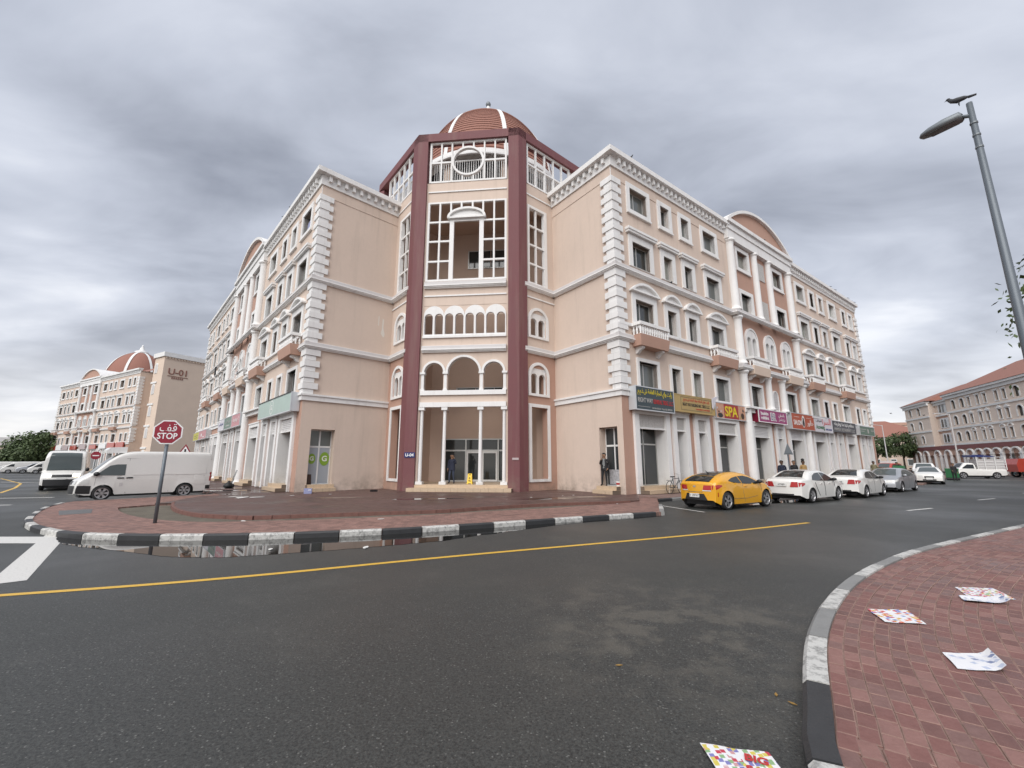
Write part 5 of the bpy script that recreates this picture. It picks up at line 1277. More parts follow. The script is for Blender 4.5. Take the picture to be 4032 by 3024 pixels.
# arcaded building closing the street on the right
RBa = Vector((84.5, 89.0)); FRb = frame(RBa.x, RBa.y, -.383, -.924)
mat('wall_pale', (.75, .63, .54), .92, .05, .5, .2, 50)
RB = thing('arcaded_building', 'cream four-storey building with red hipped roof and ground-floor arcade', 'building')
mat('arcade_maroon', (.22, .085, .085), .8, .06, 1)
RL = 66
floors = ((5.35, 6.95), (8.15, 9.75), (10.95, 12.55))
arches = [2.2, 5.7, 17.8, 20.3, 33.2, 35.9, 48.6, 51.2, 62.5]; narrow = [-.4, 22.2, 24.5, 26.3, 29.0, 30.7, 38, 40.3, 42.1, 44.8, 46.5, 53.2, 55.5, 57.3, 60]
wall_holes(0, 9.3, 4.2, 13.2, [(x-.55, x+.55, a, b) for x in arches[:2] for a, b in floors], thick=.3).build('wall', 'wall_pale', RB, FRb)
wall_holes(9.3, 15.5, 4.2, 13.0, [], y=1.0).build('wall', 'wall_pale', RB, FRb); MB().box(9.3, 9.35, 0, 1, 0, 13).box(15.45, 15.5, 0, 1, 0, 13).build('wall', 'wall_pale', RB, FRb)
wall_holes(15.5, RL, 4.2, 13.4, [(x-.55, x+.55, a, b) for x in arches[2:] for a, b in floors]+[(x-.36, x+.36, a, b-.15) for x in narrow[1:] for a, b in floors], thick=.3).build('wall', 'wall_pale', RB, FRb)
MB().box(-.05, -.0, 0, 14, 0, 13.2).build('wall', 'wall_pale', RB, FRb)
aw_m = MB().ringxz(archloop(-.72, .72, -.02, 1.0, 10), archloop(-.54, .54, -.02, 1.0, 10), -.1, .0, closed=False).mesh('trim_white'); awp = MB().box(-.55, .55, .2, .22, 0, 1.6).mesh('glass_dark'); awc = plate(rect(-.56, .56, .9, 1.62), [], 0, 0) if False else None
nw_m = {}
for fi in range(3):
    m = MB().ringxz(rect(-.5, .5, -.12, 1.55), rect(-.36, .36, 0, 1.45), -.08, 0)
    if fi == 0: m.ringxz(arc(0, 1.6, .62, .5, 0, pi, 8), arc(0, 1.6, .45, .35, 0, pi, 8), -.15, 0, closed=False)
    if fi == 1: m.xz([(-.65, 1.6), (.65, 1.6), (0, 2.05)], -.15, 0)
    if fi == 2: m.box(-.6, .6, -.15, 0, 1.56, 1.7)
    nw_m[fi] = m.mesh('trim_white')
nwp = MB().box(-.36, .36, .2, .22, 0, 1.45).mesh('glass_dark')
for fi, (a, b) in enumerate(floors):
    for x in arches:
        o = place('arched_window', aw_m, RB, FRb @ T(x, 0, a)); place('pane', awp, o)
        sp = MB()
        for sx in (-1, 1): sp.add([(sx*.55, -.01, 1.0), (sx*.55, -.01, 1.6)]+[(sx*q[0], -.01, q[1]) for q in arc(0, 1.0, .54, .6, pi/2, 0, 6)], [tuple(range(9))])
        place('spandrel', sp.mesh('wall_pale'), o)
    for x in narrow[1:]:
        o = place('window', nw_m[fi], RB, FRb @ T(x, 0, a)); place('pane', nwp, o)
    tr = place('triple_window', MB().box(-1.9, 1.9, -.06, .0, -.1, 1.75).mesh('trim_white'), RB, FRb @ T(12.4, 1.0, a))
    for dx in (-1.2, -.2, 1.2): place('pane', MB().xz(archloop(dx-.28, dx+.28, .05, 1.25, 8), -.09, -.061).mesh('glass_dark'), tr)
    for x0, x1, y in ((-.1, 9.4, 0), (15.4, RL, 0), (9.3, 15.5, 1.0)): MB().box(x0, x1, y-.14, y, a-.65, a-.35).build('band', 'trim_white', RB, FRb)
    MB().box(9.35, 15.45, .97, 1.0, b+.12, b+.75).build('panel', 'wall_terracotta', RB, FRb)
for x0, x1, y, z in ((-.3, 9.6, 0, 13.1), (9.3, 15.6, 1.0, 12.9), (15.3, RL, 0, 13.35)): MB().box(x0, x1, y-.5, y+.3, z, z+.35).build('cornice', 'trim_white', RB, FRb); MB().box(x0, x1, y-.25, y, z-.5, z).build('frieze', 'trim_white', RB, FRb)
def hip(x0, x1, y0, y1, z, h, hx0=None, hx1=None):
    m = MB(); c = (y0+y1)/2; d_ = (y1-y0)/2; hx0 = d_ if hx0 is None else hx0; hx1 = d_ if hx1 is None else hx1
    m.add([(x0, y0, z), (x1, y0, z), (x1, y1, z), (x0, y1, z), (x0+hx0, c, z+h), (x1-hx1, c, z+h)], [(0, 1, 5, 4), (1, 2, 5), (2, 3, 4, 5), (3, 0, 4)]); return m
hip(-.8, 10, -.6, 14, 13.45, 3.2, hx1=.5).build('roof', 'roof_tile', RB, FRb); hip(9, 16.5, .4, 14, 13.2, 2.8, .5, .5).build('roof', 'roof_tile', RB, FRb); hip(14.9, RL+1, -.6, 14, 13.7, 4.2).build('roof', 'roof_tile', RB, FRb)
MB().box(-.06, RL, -.12, .0, 4.05, 4.72).build('arcade_band', 'arcade_maroon', RB, FRb); MB().box(-.06, RL, .01, .06, 3.0, 4.2).build('arcade_wall', 'wall_terracotta', RB, FRb); MB().box(0, RL, .4, .45, 0, 3.4).build('arcade_wall', 'wall_terracotta', RB, FRb)
ar_x = [2.9, 5.9, 10.1, 13.5, 17.5, 20.1, 22.4, 24.5, 26.7, 28.9, 30.8, 33, 35.2, 37.4, 39.6, 41.8, 44, 46.2, 48.4, 50.6, 52.8, 55]
am = MB().ringxz(arc(0, 3.05, 1.05, .95, 0, pi, 10), arc(0, 3.05, .85, .75, 0, pi, 10), -.25, .05, closed=False).mesh('trim_white'); cm = MB().box(-.14, .14, -.28, .02, 0, 3.05).box(-.2, .2, -.34, .03, 2.95, 3.1).mesh('trim_white'); ws = MB().ringxz(rect(-.6, .6, .5, 2.6), rect(-.45, .45, .65, 2.45), .3, .4).mesh('trim_white'); wp_ = MB().box(-.46, .46, .36, .38, .6, 2.5).mesh('glass_dark')
for x in ar_x:
    place('arch', am, RB, FRb @ T(x, 0, 0))
    for sx in (-1, 1): place('column', cm, RB, FRb @ T(x+sx*.95, 0, 0))
    o = place('window', ws, RB, FRb @ T(x, 0, 0)); place('pane', wp_, o)
slab_holes([(FRb @ Vector(q))[:2] for q in ((-6, -3.5, 0), (RL, -3.5, 0), (RL, 14, 0), (-6, 14, 0))], [], -.02, ZR-.1, 'paving_side', 'far_pavement')
# low red-roofed building and the pink block behind it
FM = frame(78, 112, .88, -.47)
MR = thing('low_building', 'low cream building with a red hipped roof behind the street trees', 'building')
MB().box(0, 26, 0, 14, 0, 7.6).build('wall', 'wall_cream', MR, FM); MB().box(-.3, 26.3, -.4, 14.3, 7.3, 7.9).build('eaves', 'trim_white', MR, FM); hip(-.9, 26.9, -.9, 14.9, 7.9, 4.5).build('roof', 'roof_tile', MR, FM)
for i in range(8):
    for z in (1.0, 4.6): o = MB().box(1.6+i*3.1, 2.8+i*3.1, -.08, .0, z, z+1.6).build('window', 'trim_white', MR, FM); place('pane', MB().box(1.75+i*3.1, 2.65+i*3.1, -.1, -.081, z+.15, z+1.45).mesh('glass_mid'), o)
FK = frame(176, 220, .95, -.3); PK = thing('pink_block', 'long pinkish block with a square roof turret far down the street', 'building')
MB().box(0, 60, 0, 20, 0, 21).build('wall', 'wall_cream', PK, FK); MB().box(6, 13, 2, 9, 21, 25).build('turret', 'wall_terracotta', PK, FK); MB().box(5.5, 13.5, 1.5, 9.5, 25, 25.6).build('turret_roof', 'trim_white', PK, FK); MB().box(14, 60, -.4, 20, 20.5, 22).build('roof_edge', 'wall_terracotta', PK, FK)
for i in range(12):
    for z in (5, 9, 13, 17): MB().box(2+i*4.8, 4.6+i*4.8, -.1, 0, z, z+2.2).build('window', 'glass_mid', PK, FK)
# pale building far left
FZ = frame(-215, 150, .93, .36); PZ = thing('pale_building', 'pale low building with a grey roof beyond the far left trees', 'building')
MB().box(0, 70, 0, 18, 0, 8.2).build('wall', 'wall_cream', PZ, FZ); MB().box(-.4, 70.4, -.5, 18.5, 8.2, 11.2).build('roof', 'trim_grey', PZ, FZ)
for i in range(10): MB().box(5+i*6.5, 7+i*6.5, -.1, 0, 4.8, 6.8).build('window', 'glass_dark', PZ, FZ)
# ------------------------------------------------------------------ trees
def leafmat(name, a, b_):
    def f(t, b, pos):
        oi = noise(t, pos, 1.3, 3, .6); c = ramp(t, oi, [(.35, a), (.65, b_)]); t.links.new(c, b.inputs['Base Color'])
    mat(name, a, .6, extra=f)
leafmat('leaf_dark', (.045, .072, .026), (.095, .135, .048)); leafmat('leaf_olive', (.05, .075, .026), (.10, .13, .05)); mat('bark', (.10, .075, .055), .9, .2, 8, .5, 30)
def tree(name, label, x, y, h, crown_r, crown_z, leaf, n=5000, lsz=.22, group=None, seed=1, squash=.85, z0=None, clumps=26):
    rnd = random.Random(seed); t = thing(name, label, 'tree', (x, y, ZR if z0 is None else z0), 0, group)
    tm = MB(); tm.tube([(0, 0, 0), (.05*h*.1, 0, crown_z*.5), (.1, .05, crown_z)], [h*.03, h*.022, h*.016], 8); C_ = []
    for i in range(clumps):
        while True:
            p = Vector((rnd.uniform(-1, 1), rnd.uniform(-1, 1), rnd.uniform(-1, 1)))
            if .25 < p.length < 1: break
        q = Vector((p.x*crown_r, p.y*crown_r, crown_z+(h-crown_z)*.45+p.z*crown_r*squash)); C_.append((q, crown_r*rnd.uniform(.24, .42)))
    for q, r_ in C_[:12]: tm.tube([(.05, .02, crown_z*rnd.uniform(.7, 1)), tuple(Vector((.05, .02, crown_z))*.5+q*.5+Vector((0, 0, .2))), tuple(q)], [h*.012, h*.008, h*.003], 5)
    tm.build('trunk', 'bark', t)
    lm = MB(); V_l, F_l = lm.v, lm.f
    for i in range(n):
        q, r_ = rnd.choice(C_)
        d = Vector((rnd.gauss(0, 1), rnd.gauss(0, 1), rnd.gauss(0, 1))).normalized()*(r_*rnd.uniform(.45, 1.05)); p = q+d
        nrm = (d.normalized()*.6+Vector((rnd.gauss(0, .5), rnd.gauss(0, .5), rnd.gauss(.35, .5)))).normalized(); a = nrm.orthogonal().normalized(); b = nrm.cross(a); th = rnd.uniform(0, 6.28); a, b = a*cos(th)+b*sin(th), b*cos(th)-a*sin(th)
        s1 = lsz*rnd.uniform(.6, 1.25); s2 = s1*.48; k = len(V_l)
        V_l += [tuple(p-a*s1), tuple(p-b*s2), tuple(p+a*s1), tuple(p+b*s2)]; F_l.append((k, k+1, k+2, k+3)); lm.m.append(0)
    lm.build('crown', leaf, t); return t
tree('street_tree', 'rounded dark green tree nearer the wing end by the low red-roofed building', 76, 88, 7.6, 2.6, 3.2, 'leaf_dark', 3500, .25, 'trees beyond the wing end', 3)
tree('street_tree', 'rounded dark green tree next to the arcaded building by the low red-roofed building', 82.5, 89, 8.0, 2.8, 3.3, 'leaf_dark', 3500, .25, 'trees beyond the wing end', 4)
for i, (x, y, h, r_) in enumerate(((-111.5, 99.5, 8.3, 4.0), (-120, 104, 7.0, 4.2), (-130, 109, 5.8, 3.6))):
    tree('roadside_tree', ('tall bushy tree beside the domed neighbour block', 'wide bushy tree between the tall tree and the lower tree by the road', 'lower bushy tree at the end of the clump beside the pale building')[i], x, y, h, r_, h*.36, 'leaf_dark', 4200, .36, 'trees at the far left', 11+i, clumps=34)
tree('roadside_tree', 'olive green tree standing in front of the pale building', -146, 108, 9.0, 3.6, 3.4, 'leaf_olive', 2600, .33, None, 21)
tree('overhanging_tree', 'tree whose leafy branch tips reach in behind the tall street lamp', 24.0, 12.0, 9.5, 5.9, 3.6, 'leaf_dark', 13000, .13, None, 33, squash=.62, clumps=60, z0=ZS)
# ------------------------------------------------------------------ shop signs on the two wings
mat('brown_dark', (.06, .03, .02), .6); mat('sg_teal', (.035, .055, .065), .35); mat('sg_gold', (.42, .30, .12), .45, .06, 2); mat('sg_red', (.35, .03, .03), .35); mat('sg_peach', (.55, .30, .20), .4, .25, 4); mat('sg_purple', (.32, .05, .17), .35); mat('sg_maroon', (.20, .01, .035), .35); mat('sg_orange', (.42, .085, .04), .4); mat('sg_white', (.62, .60, .64), .4); mat('sg_slate', (.085, .09, .105), .4); mat('sg_green', (.12, .19, .15), .4, .08, 2); mat('sg_aqua', (.36, .46, .41), .35, .12, 1.2); mat('sg_pink', (.52, .25, .27), .45)
mat('sg_case', (.58, .60, .62), .35, metal=.3); mat('tx_yellow', (.72, .58, .02), .5); mat('tx_red', (.48, .03, .03), .5); mat('tx_grey', (.45, .44, .42), .5); mat('tx_dark', (.03, .03, .03), .5); mat('tx_white', (.75, .75, .73), .5); mat('tx_green', (.03, .13, .05), .5); mat('tx_navy', (.04, .06, .2), .5); mat('sg_yellow', (.50, .45, .07), .45)
AR = {'rightway': '\ufee1.\ufee1.\ufeab.\u0634 \ufe94\ufee3\ufe8e\ufecc\ufedf\ufe8d \ufe93\ufead\ufe8e\ufea0\ufe98\ufedf \ufef1\ufe8d\ufeed \ufe96\ufef3\ufe8d\ufead', 'build': '\ufee1.\ufee1.\ufeab.\u0634 \ufe80\ufe8e\ufee8\ufe92\ufedf\ufe8d \ufea9\ufe8d\ufeee\ufee3 \ufe93\ufead\ufe8e\ufea0\ufe98\ufedf \ufef1\ufe8d\ufeed \ufe96\ufef3\ufe8d\ufead', 'salon': '\ufead\ufeee\ufedf\ufe8e\ufea3', 'white': '\ufe8d\ufeae\ufeb4\ufedf\ufe8d', 'slate': '\ufe94\ufee3\ufeae\ufed7\ufeee\ufe91 \ufe8e\ufee3 \ufed0\ufe92\ufed3 \ufee2\ufecc\ufec4\ufee3', 'baskin': '\ufee6\ufed8\ufeb3\ufe8e\ufe91', 'robbins': '\ufeb0\ufee8\ufe91\ufead', 'qif': '\ufed2\ufed7', 'small': '\ufe90\ufef4\ufec4\ufedf\ufe8d \ufead\ufeee\ufec4\ufecc\ufedf'}
def wsign(F, sg, s0, s1, z0, z1, off, depth, face, case, label, group, items, frame_m=None):
    """box sign on a wing; items: (text, rel_x 0..1, rel_z 0..1, size, material, bold, sx)"""
    x0, x1 = (s0, s1) if sg > 0 else (-s1, -s0)
    M_ = F @ T(x0, -off, 0)
    o = thing('shop_sign', label, 'sign', M_.to_translation(), M_.to_euler().z, group)
    w_ = x1-x0
    place('case', MB().box(0, w_, .012, depth, z0, z1).mesh(case), o); place('face', MB().box(.03, w_-.03, -.004, .010, z0+.03, z1-.03).mesh(face), o)
    place('frame', MB().ringxz(rect(-.02, w_+.02, z0-.02, z1+.02), rect(.035, w_-.035, z0+.035, z1-.035), -.02, .03).mesh(frame_m or case), o)
    for it in items:
        if isinstance(it[0], str):
            tx, rx, rz, sz, m_, bold, sx = it; place('lettering', text_mesh(tx, sz, m_, .004, bold if ord(tx[0]) < 1000 else 0, fit=sx*w_), o, T(rx*w_, -.012, z0+rz*(z1-z0)))
        else: it[0](o, w_, z0, z1)
    return o
def panel_(a, b, c, d, m_, nm='printed_panel', y=-.008):
    return (lambda o, w_, z0, z1: place(nm, MB().box(a*w_, b*w_, y, y+.003, z0+c*(z1-z0), z0+d*(z1-z0)).mesh(m_), o),)
def disc_(cx, cz, r, m_, sx=1.0, y=-.009, nm='emblem'):
    return (lambda o, w_, z0, z1: place(nm, MB().xz([(cx*w_+r*sx*cos(2*pi*i/24), z0+cz*(z1-z0)+r*sin(2*pi*i/24)) for i in range(24)], y, y+.003).mesh(m_), o),)
wsign(FR, 1, .55, 4.02, 4.43, 5.72, .5, .48, 'sg_teal', 'sg_case', 'dark teal sign with yellow Arabic above grey and red lettering', None, [(AR['rightway'], .5, .76, .36, 'tx_yellow', .004, .90), ('RIGHT WAY', .235, .42, .36, 'tx_grey', .004, .37), ('GENERAL TRDG. L.L.C', .70, .41, .34, 'tx_red', .004, .53), ('Tel: 04-4325522  Mob: 055-8892222', .66, .12, .14, 'tx_grey', 0, .55), panel_(.04, .35, .14, .155, 'tx_grey', 'rule')])
wsign(FR, 1, 4.12, 8.45, 4.60, 5.62, .5, .48, 'sg_gold', 'sg_gold', 'gold sign with a thin printed border above two narrow openings', None, [(AR['build'], .53, .72, .25, 'tx_red', .002, .66), ('RIGHT WAY BUILDING MAT. TRDG. L.L.C', .52, .46, .26, 'tx_dark', .003, .68), ('Tel: 04-4325522  Fax: 04-4325533', .68, .24, .13, 'tx_red', 0, .36), (lambda o, w_, z0, z1: place('printed_border', MB().ringxz(rect(.14*w_, .92*w_, z0+.12, z1-.12), rect(.14*w_+.02, .92*w_-.02, z0+.14, z1-.14), -.008, -.005).mesh('tx_dark'), o),)])
wsign(FR, 1, 9.1, 13.1, 4.52, 5.58, .24, .2, 'sg_peach', 'sg_case', 'red and peach sign with large yellow SPA letters', None, [panel_(.26, .74, .0, 1.0, 'sg_red'), disc_(.13, .2, .16, 'tx_dark', 2.0), disc_(.09, .42, .07, 'brown_dark', 1.3), disc_(.16, .46, .06, 'sg_case', 1.2), disc_(.05, .66, .07, 'sg_case'), disc_(.88, .3, .22, 'brown_dark', 1.0), disc_(.91, .66, .11, 'tx_dark', .9), disc_(.80, .2, .1, 'sg_gold', 1.2), ('SPA', .5, .5, .95, 'tx_yellow', .02, .42)])
wsign(FR, 1, 14.5, 19.2, 4.56, 5.52, .5, .48, 'sg_purple', 'sg_maroon', 'purple sign with a white-edged two-letter emblem over the portico shop', None, [('BR', .5, .5, .82, 'tx_white', .04, .2), ('BR', .5, .5, .76, 'tx_navy', .0, .16), ('baskin', .2, .68, .34, 'tx_white', .01, .25), ('robbins', .2, .34, .34, 'tx_white', .01, .26), (AR['baskin'], .8, .68, .36, 'tx_white', .01, .22), (AR['robbins'], .8, .34, .36, 'tx_white', .01, .24)], 'white_plain')
wsign(FR, 1, 20.1, 24.7, 4.32, 5.64, .5, .48, 'sg_orange', 'sg_case', 'orange red SALON sign with a white oval portrait', None, [disc_(.5, .52, .5, 'tx_white', .6), disc_(.5, .42, .3, 'tx_dark', .7, y=-.0115), disc_(.5, .68, .13, 'tx_dark', 1, y=-.0118), ('SALON', .25, .42, .55, 'tx_white', .012, .34), (AR['salon'], .80, .44, .6, 'tx_white', .012, .28), panel_(.12, .34, .76, .78, 'tx_white', 'rule'), panel_(.64, .86, .76, .78, 'tx_white', 'rule')])
wsign(FR, 1, 24.75, 28.9, 4.30, 5.66, .5, .48, 'sg_white', 'sg_case', 'pale lilac sign with red Arabic and green lettering', None, [(AR['white'], .68, .66, .8, 'tx_red', .015, .48), (AR['small'], .24, .7, .26, 'tx_dark', 0, .32), ('Acowatg', .30, .28, .5, 'tx_green', .01, .46), ('GENERAL TRADING', .76, .2, .22, 'tx_navy', .0, .36)])
wsign(FR, 1, 29.0, 35.3, 4.48, 5.48, .5, .48, 'sg_slate', 'sg_slate', 'slate grey sign with white Arabic lettering of the restaurant', None, [(AR['slate'], .5, .7, .52, 'tx_white', .01, .82), ('MANGAL RESTAURANT L.L.C', .5, .25, .42, 'tx_grey', .0, .88)])
wsign(FR, 1, 36.6, 41.4, 4.46, 5.40, .5, .48, 'sg_green', 'sg_case', 'muted green sign at the far end of the right wing', None, [(AR['small'], .84, .6, .3, 'tx_grey', 0, .22), panel_(.06, .42, .62, .70, 'tx_grey'), panel_(.06, .30, .40, .46, 'tx_grey'), disc_(.55, .5, .25, 'tx_grey')])
for dx, zz in ((0, 1.0),): pass
wsign(FL, -1, .4, 7.9, 4.57, 5.68, .5, .48, 'sg_aqua', 'sg_case', 'long pale green sign with a small white ring emblem', None, [(lambda o, w_, z0, z1: place('emblem', MB().ringxz([(.45*w_+.42*cos(2*pi*i/28), 5.14+.46*sin(2*pi*i/28)) for i in range(28)], [(.45*w_+.37*cos(2*pi*i/28), 5.14+.41*sin(2*pi*i/28)) for i in range(28)], -.01, -.006).mesh('tx_white'), o),), ('G', .45, .5, .45, 'tx_white', .01, .045), panel_(.0, 1.0, .97, 1.03, 'tx_dark', 'rain_strip', y=-.03)])
wsign(FL, -1, 13.9, 17.2, 4.6, 5.66, .5, .48, 'sg_pink', 'sg_case', 'faded pink sign on the left wing portico', None, [(AR['slate'][:8], .5, .55, .5, 'tx_white', .01, .7)])
wsign(FL, -1, 17.25, 20.6, 4.6, 5.66, .5, .48, 'sg_green', 'sg_case', 'faded green sign between the pink and the lilac signs', None, [(AR['small'], .5, .6, .36, 'tx_grey', 0, .7), panel_(.25, .75, .24, .32, 'tx_grey')])
wsign(FL, -1, 20.65, 23.6, 4.6, 5.66, .5, .48, 'sg_white', 'sg_case', 'faded lilac sign at the far side of the left portico', None, [(AR['small'], .5, .55, .36, 'tx_navy', 0, .7)])
wsign(FL, -1, 30.8, 36.2, 4.3, 5.3, .5, .48, 'sg_pink', 'sg_case', 'brownish red sign near the far end of the left wing', None, [panel_(.3, .42, .3, .65, 'tx_white'), panel_(.55, .75, .2, .3, 'tx_white')])
wsign(FL, -1, 36.3, 41.0, 4.3, 5.3, .5, .48, 'sg_yellow', 'sg_case', 'yellow sign last on the left wing', None, [panel_(.2, .8, .55, .6, 'tx_green'), panel_(.2, .8, .3, .35, 'tx_green')])
# logo discs on the left return shopfront
mat('logo_green', (.20, .34, .03), .4)
for dx, sz in ((-.36, .30), (.36, .40)):
    lg = place('window_logo', MB().xz([(sz*.7*cos(2*pi*i/24), 1.85+sz*sin(2*pi*i/24)) for i in range(24)], .505, .512).mesh('logo_green'), BLD, FLR @ T(1.31+dx, 0, 0))
    place('logo_mark', text_mesh('G', sz*1.1, 'tx_white', .001, .01), lg, T(0, .503, 1.85))
# ------------------------------------------------------------------ street furniture and signs
mat('stop_red', (.26, .012, .03), .4); mat('pole_grey', (.13, .15, .17), .45, metal=.3); mat('yellow_plastic', (.78, .52, .01), .35)
st = thing('stop_sign', 'red octagonal stop sign in Arabic and English on the corner pavement', 'sign', (-9.99, 12.15, ZS), radians(24))
place('pole', MB().lathe([(.045, 0), (.045, 2.25)], 14).mesh('pole_grey', True), st)
def ngon(r, n, a0): return [(r*cos(a0+2*pi*i/n), 2.53+r*sin(a0+2*pi*i/n)) for i in range(n)]
place('sign_plate', MB().xz(ngon(.372, 8, pi/8), -.065, -.048).mesh('sign_white'), st); place('sign_face', MB().xz(ngon(.335, 8, pi/8), -.071, -.066).mesh('stop_red'), st)
place('lettering', text_mesh('STOP', .24, 'sign_white', .002, .004, fit=.47), st, T(.0, -.074, 2.42)); place('lettering', text_mesh(AR['qif'], .30, 'sign_white', .002, 0, fit=.40), st, T(0, -.074, 2.66))
st = thing('stop_sign', 'small far stop sign between the vans and the neighbour block', 'sign', (-42.4, 43.0, ZR), radians(30)); place('pole', MB().lathe([(.05, 0), (.05, 2.3)], 10).mesh('pole_grey'), st); place('sign_face', MB().xz(ngon(.42, 8, pi/8), -.07, -.05).mesh('stop_red'), st); place('legend', MB().box(-.25, .25, -.075, -.071, 2.47, 2.57).mesh('sign_white'), st)
def tri(r, cz): return [(r*cos(a), cz+r*sin(a)) for a in (pi/2+2*pi/3, pi/2+4*pi/3, pi/2)]
ws_ = thing('warning_sign', 'triangular red-bordered warning sign rising behind the delivery van', 'sign', (-25.6, 33.0, ZR), radians(25)); place('pole', MB().lathe([(.04, 0), (.04, 2.9)], 10).mesh('pole_grey'), ws_); place('sign_plate', MB().xz(tri(.48, 2.75), -.06, -.045).mesh('stop_red'), ws_); place('sign_face', MB().xz(tri(.33, 2.74), -.066, -.061).mesh('sign_white'), ws_); place('pictogram', MB().box(-.06, .06, -.07, -.067, 2.62, 2.85).mesh('tx_dark'), ws_)
q = W_R(14.6, 2.05); ws2 = thing('warning_sign', 'back of a grey triangular sign between the white sedans', 'sign', (q[0], q[1], ZP-.02), radians(20)); place('pole', MB().lathe([(.045, 0), (.045, 2.5)], 10).mesh('pole_grey'), ws2); place('sign_plate', MB().xz(tri(.52, 2.45), -.06, -.045).mesh('steel_grey'), ws2); place('bracket', MB().box(-.3, .3, -.085, -.061, 2.28, 2.32).mesh('steel_grey'), ws2)
# tall street lamp
lp = thing('street_lamp', 'tall grey street lamp leaning over the near brick pavement', 'street lamp', (9.5, 7.4, ZS)); place('pole', MB().lathe([(.14, 0), (.14, .5), (.10, .6), (.082, 3), (.048, 9.0), (.0, 9.03)], 14).mesh('pole_grey', True), lp)
hd_ = MB(); ax_ = Vector((-.50, .86)).normalized(); pr_ = Vector((ax_.y, -ax_.x))
A = []
for t, wv, h0, h1 in ((.12, .09, .07, .06), (.16, .15, .09, .13), (.4, .165, .08, .15), (.62, .15, .06, .12), (.76, .10, .04, .07), (.80, .03, .0, .02)):
    row = []
    for i in range(10):
        a = 2*pi*i/10; yy = cos(a)*wv; zz = (sin(a)*h1 if sin(a) > 0 else sin(a)*h0); row.append((ax_.x*t+pr_.x*yy, ax_.y*t+pr_.y*yy, 8.78+zz-.02*t))
    A.append(row+[row[0]])
place('lamp_head', hd_.quadgrid(A).mesh('steel_grey', True), lp); place('arm', MB().tube([(0, 0, 8.7), (ax_.x*.16, ax_.y*.16, 8.79)], .04, 8).mesh('pole_grey'), lp); place('lamp_lens', MB().prism([(ax_.x*t+pr_.x*s_, ax_.y*t+pr_.y*s_) for t, s_ in ((.2, -.11), (.62, -.1), (.62, .1), (.2, .11))], 8.71, 8.735).mesh('glass_mid'), lp)
for i in range(3): place('clamp', MB().lathe([(.064, 0), (.064, .03)], 10).mesh('steel_grey'), lp, T(0, 0, 8.5-.28*i))
for (x, y, lab) in ((66, 62.5, 'slender far lamp post in front of the arcaded building'), (72.0, 81.0, 'slender far lamp post between the two rounded trees')):
    l2 = thing('lamp_post', lab, 'street lamp', (x, y, ZR), 0); place('pole', MB().lathe([(.12, 0), (.06, 9)], 8).mesh('trim_grey'), l2); place('arm', MB().tube([(0, 0, 8.9), (-1.6, .3, 9.15)], .05, 6).mesh('trim_grey'), l2); place('lamp_head', MB().box(-2.1, -1.5, .15, .4, 9.08, 9.2).mesh('trim_grey'), l2)
# wet floor sign
wf = thing('wet_floor_sign', 'yellow folding wet floor sign in the entrance porch', 'sign', (FT @ T(.35, .85, .37)).to_translation(), AX)
for sy, nm in ((-1, 'front_leaf'), (1, 'rear_leaf')):
    me = plate([(-.16, 0), (-.10, 0), (-.08, .06), (.08, .06), (.10, 0), (.16, 0), (.12, .62), (-.12, .62)], [[(-.06, .53), (.06, .53), (.06, .57), (-.06, .57)]], -.008, .008); me.materials.append(MATS['yellow_plastic']); place(nm, me, wf, Matrix.Translation((0, sy*.13, 0)) @ Matrix.Rotation(sy*radians(12), 4, 'X'))
place('pictogram', MB().xz([(-.05, .33), (.05, .33), (0, .42)], -.125, -.115).mesh('tx_dark'), wf); place('legend', MB().box(-.06, .06, -.145, -.135, .18, .22).mesh('tx_dark'), wf)
# bicycle leaning by the shop
bk = thing('bicycle', 'old dark city bicycle standing behind the yellow coupe', 'bicycle', (*W_R(3.05, .85), ZP-.02), radians(36))
def ring_t(cx, cz, r, t, n=24): return [(cx+r*cos(2*pi*i/n), 0, cz+r*sin(2*pi*i/n)) for i in range(n+1)]
for x in (-.52, .52):
    w_ = place('wheel', MB().tube(ring_t(0, 0, .325, 0), .017, 6).mesh('rubber'), bk, Matrix.Translation((x, 0, .34))); sp = MB()
    for i in range(10): a = 2*pi*i/10; sp.tube([(0, 0, 0), (.31*cos(a), 0, .31*sin(a))], .003, 3)
    place('spokes', sp.mesh('aluminium'), w_)
fr = MB()
for a, b in (((-.52, 0, .34), (-.1, 0, .30)), ((-.1, 0, .30), (-.2, 0, .85)), ((-.2, 0, .78), (.34, 0, .80)), ((-.1, 0, .30), (.36, 0, .72)), ((-.52, 0, .34), (-.2, 0, .78)), ((.34, 0, .84), (.52, 0, .34))): fr.tube([a, b], .018, 6)
place('frame', fr.mesh('dark_metal'), bk); place('saddle', MB().box(-.33, -.08, -.07, .07, .86, .92).mesh('black'), bk); hb = MB(); hb.tube([(.34, 0, .84), (.32, 0, 1.02), (.42, -.28, 1.05)], .013, 6); hb.tube([(.32, 0, 1.02), (.42, .28, 1.05)], .013, 6); place('handlebar', hb.mesh('aluminium'), bk); place('carrier', MB().box(-.7, -.3, -.06, .06, .70, .72).mesh('dark_metal'), bk); place('pedals', MB().box(-.25, .05, -.1, .1, .29, .31).mesh('dark_metal'), bk)
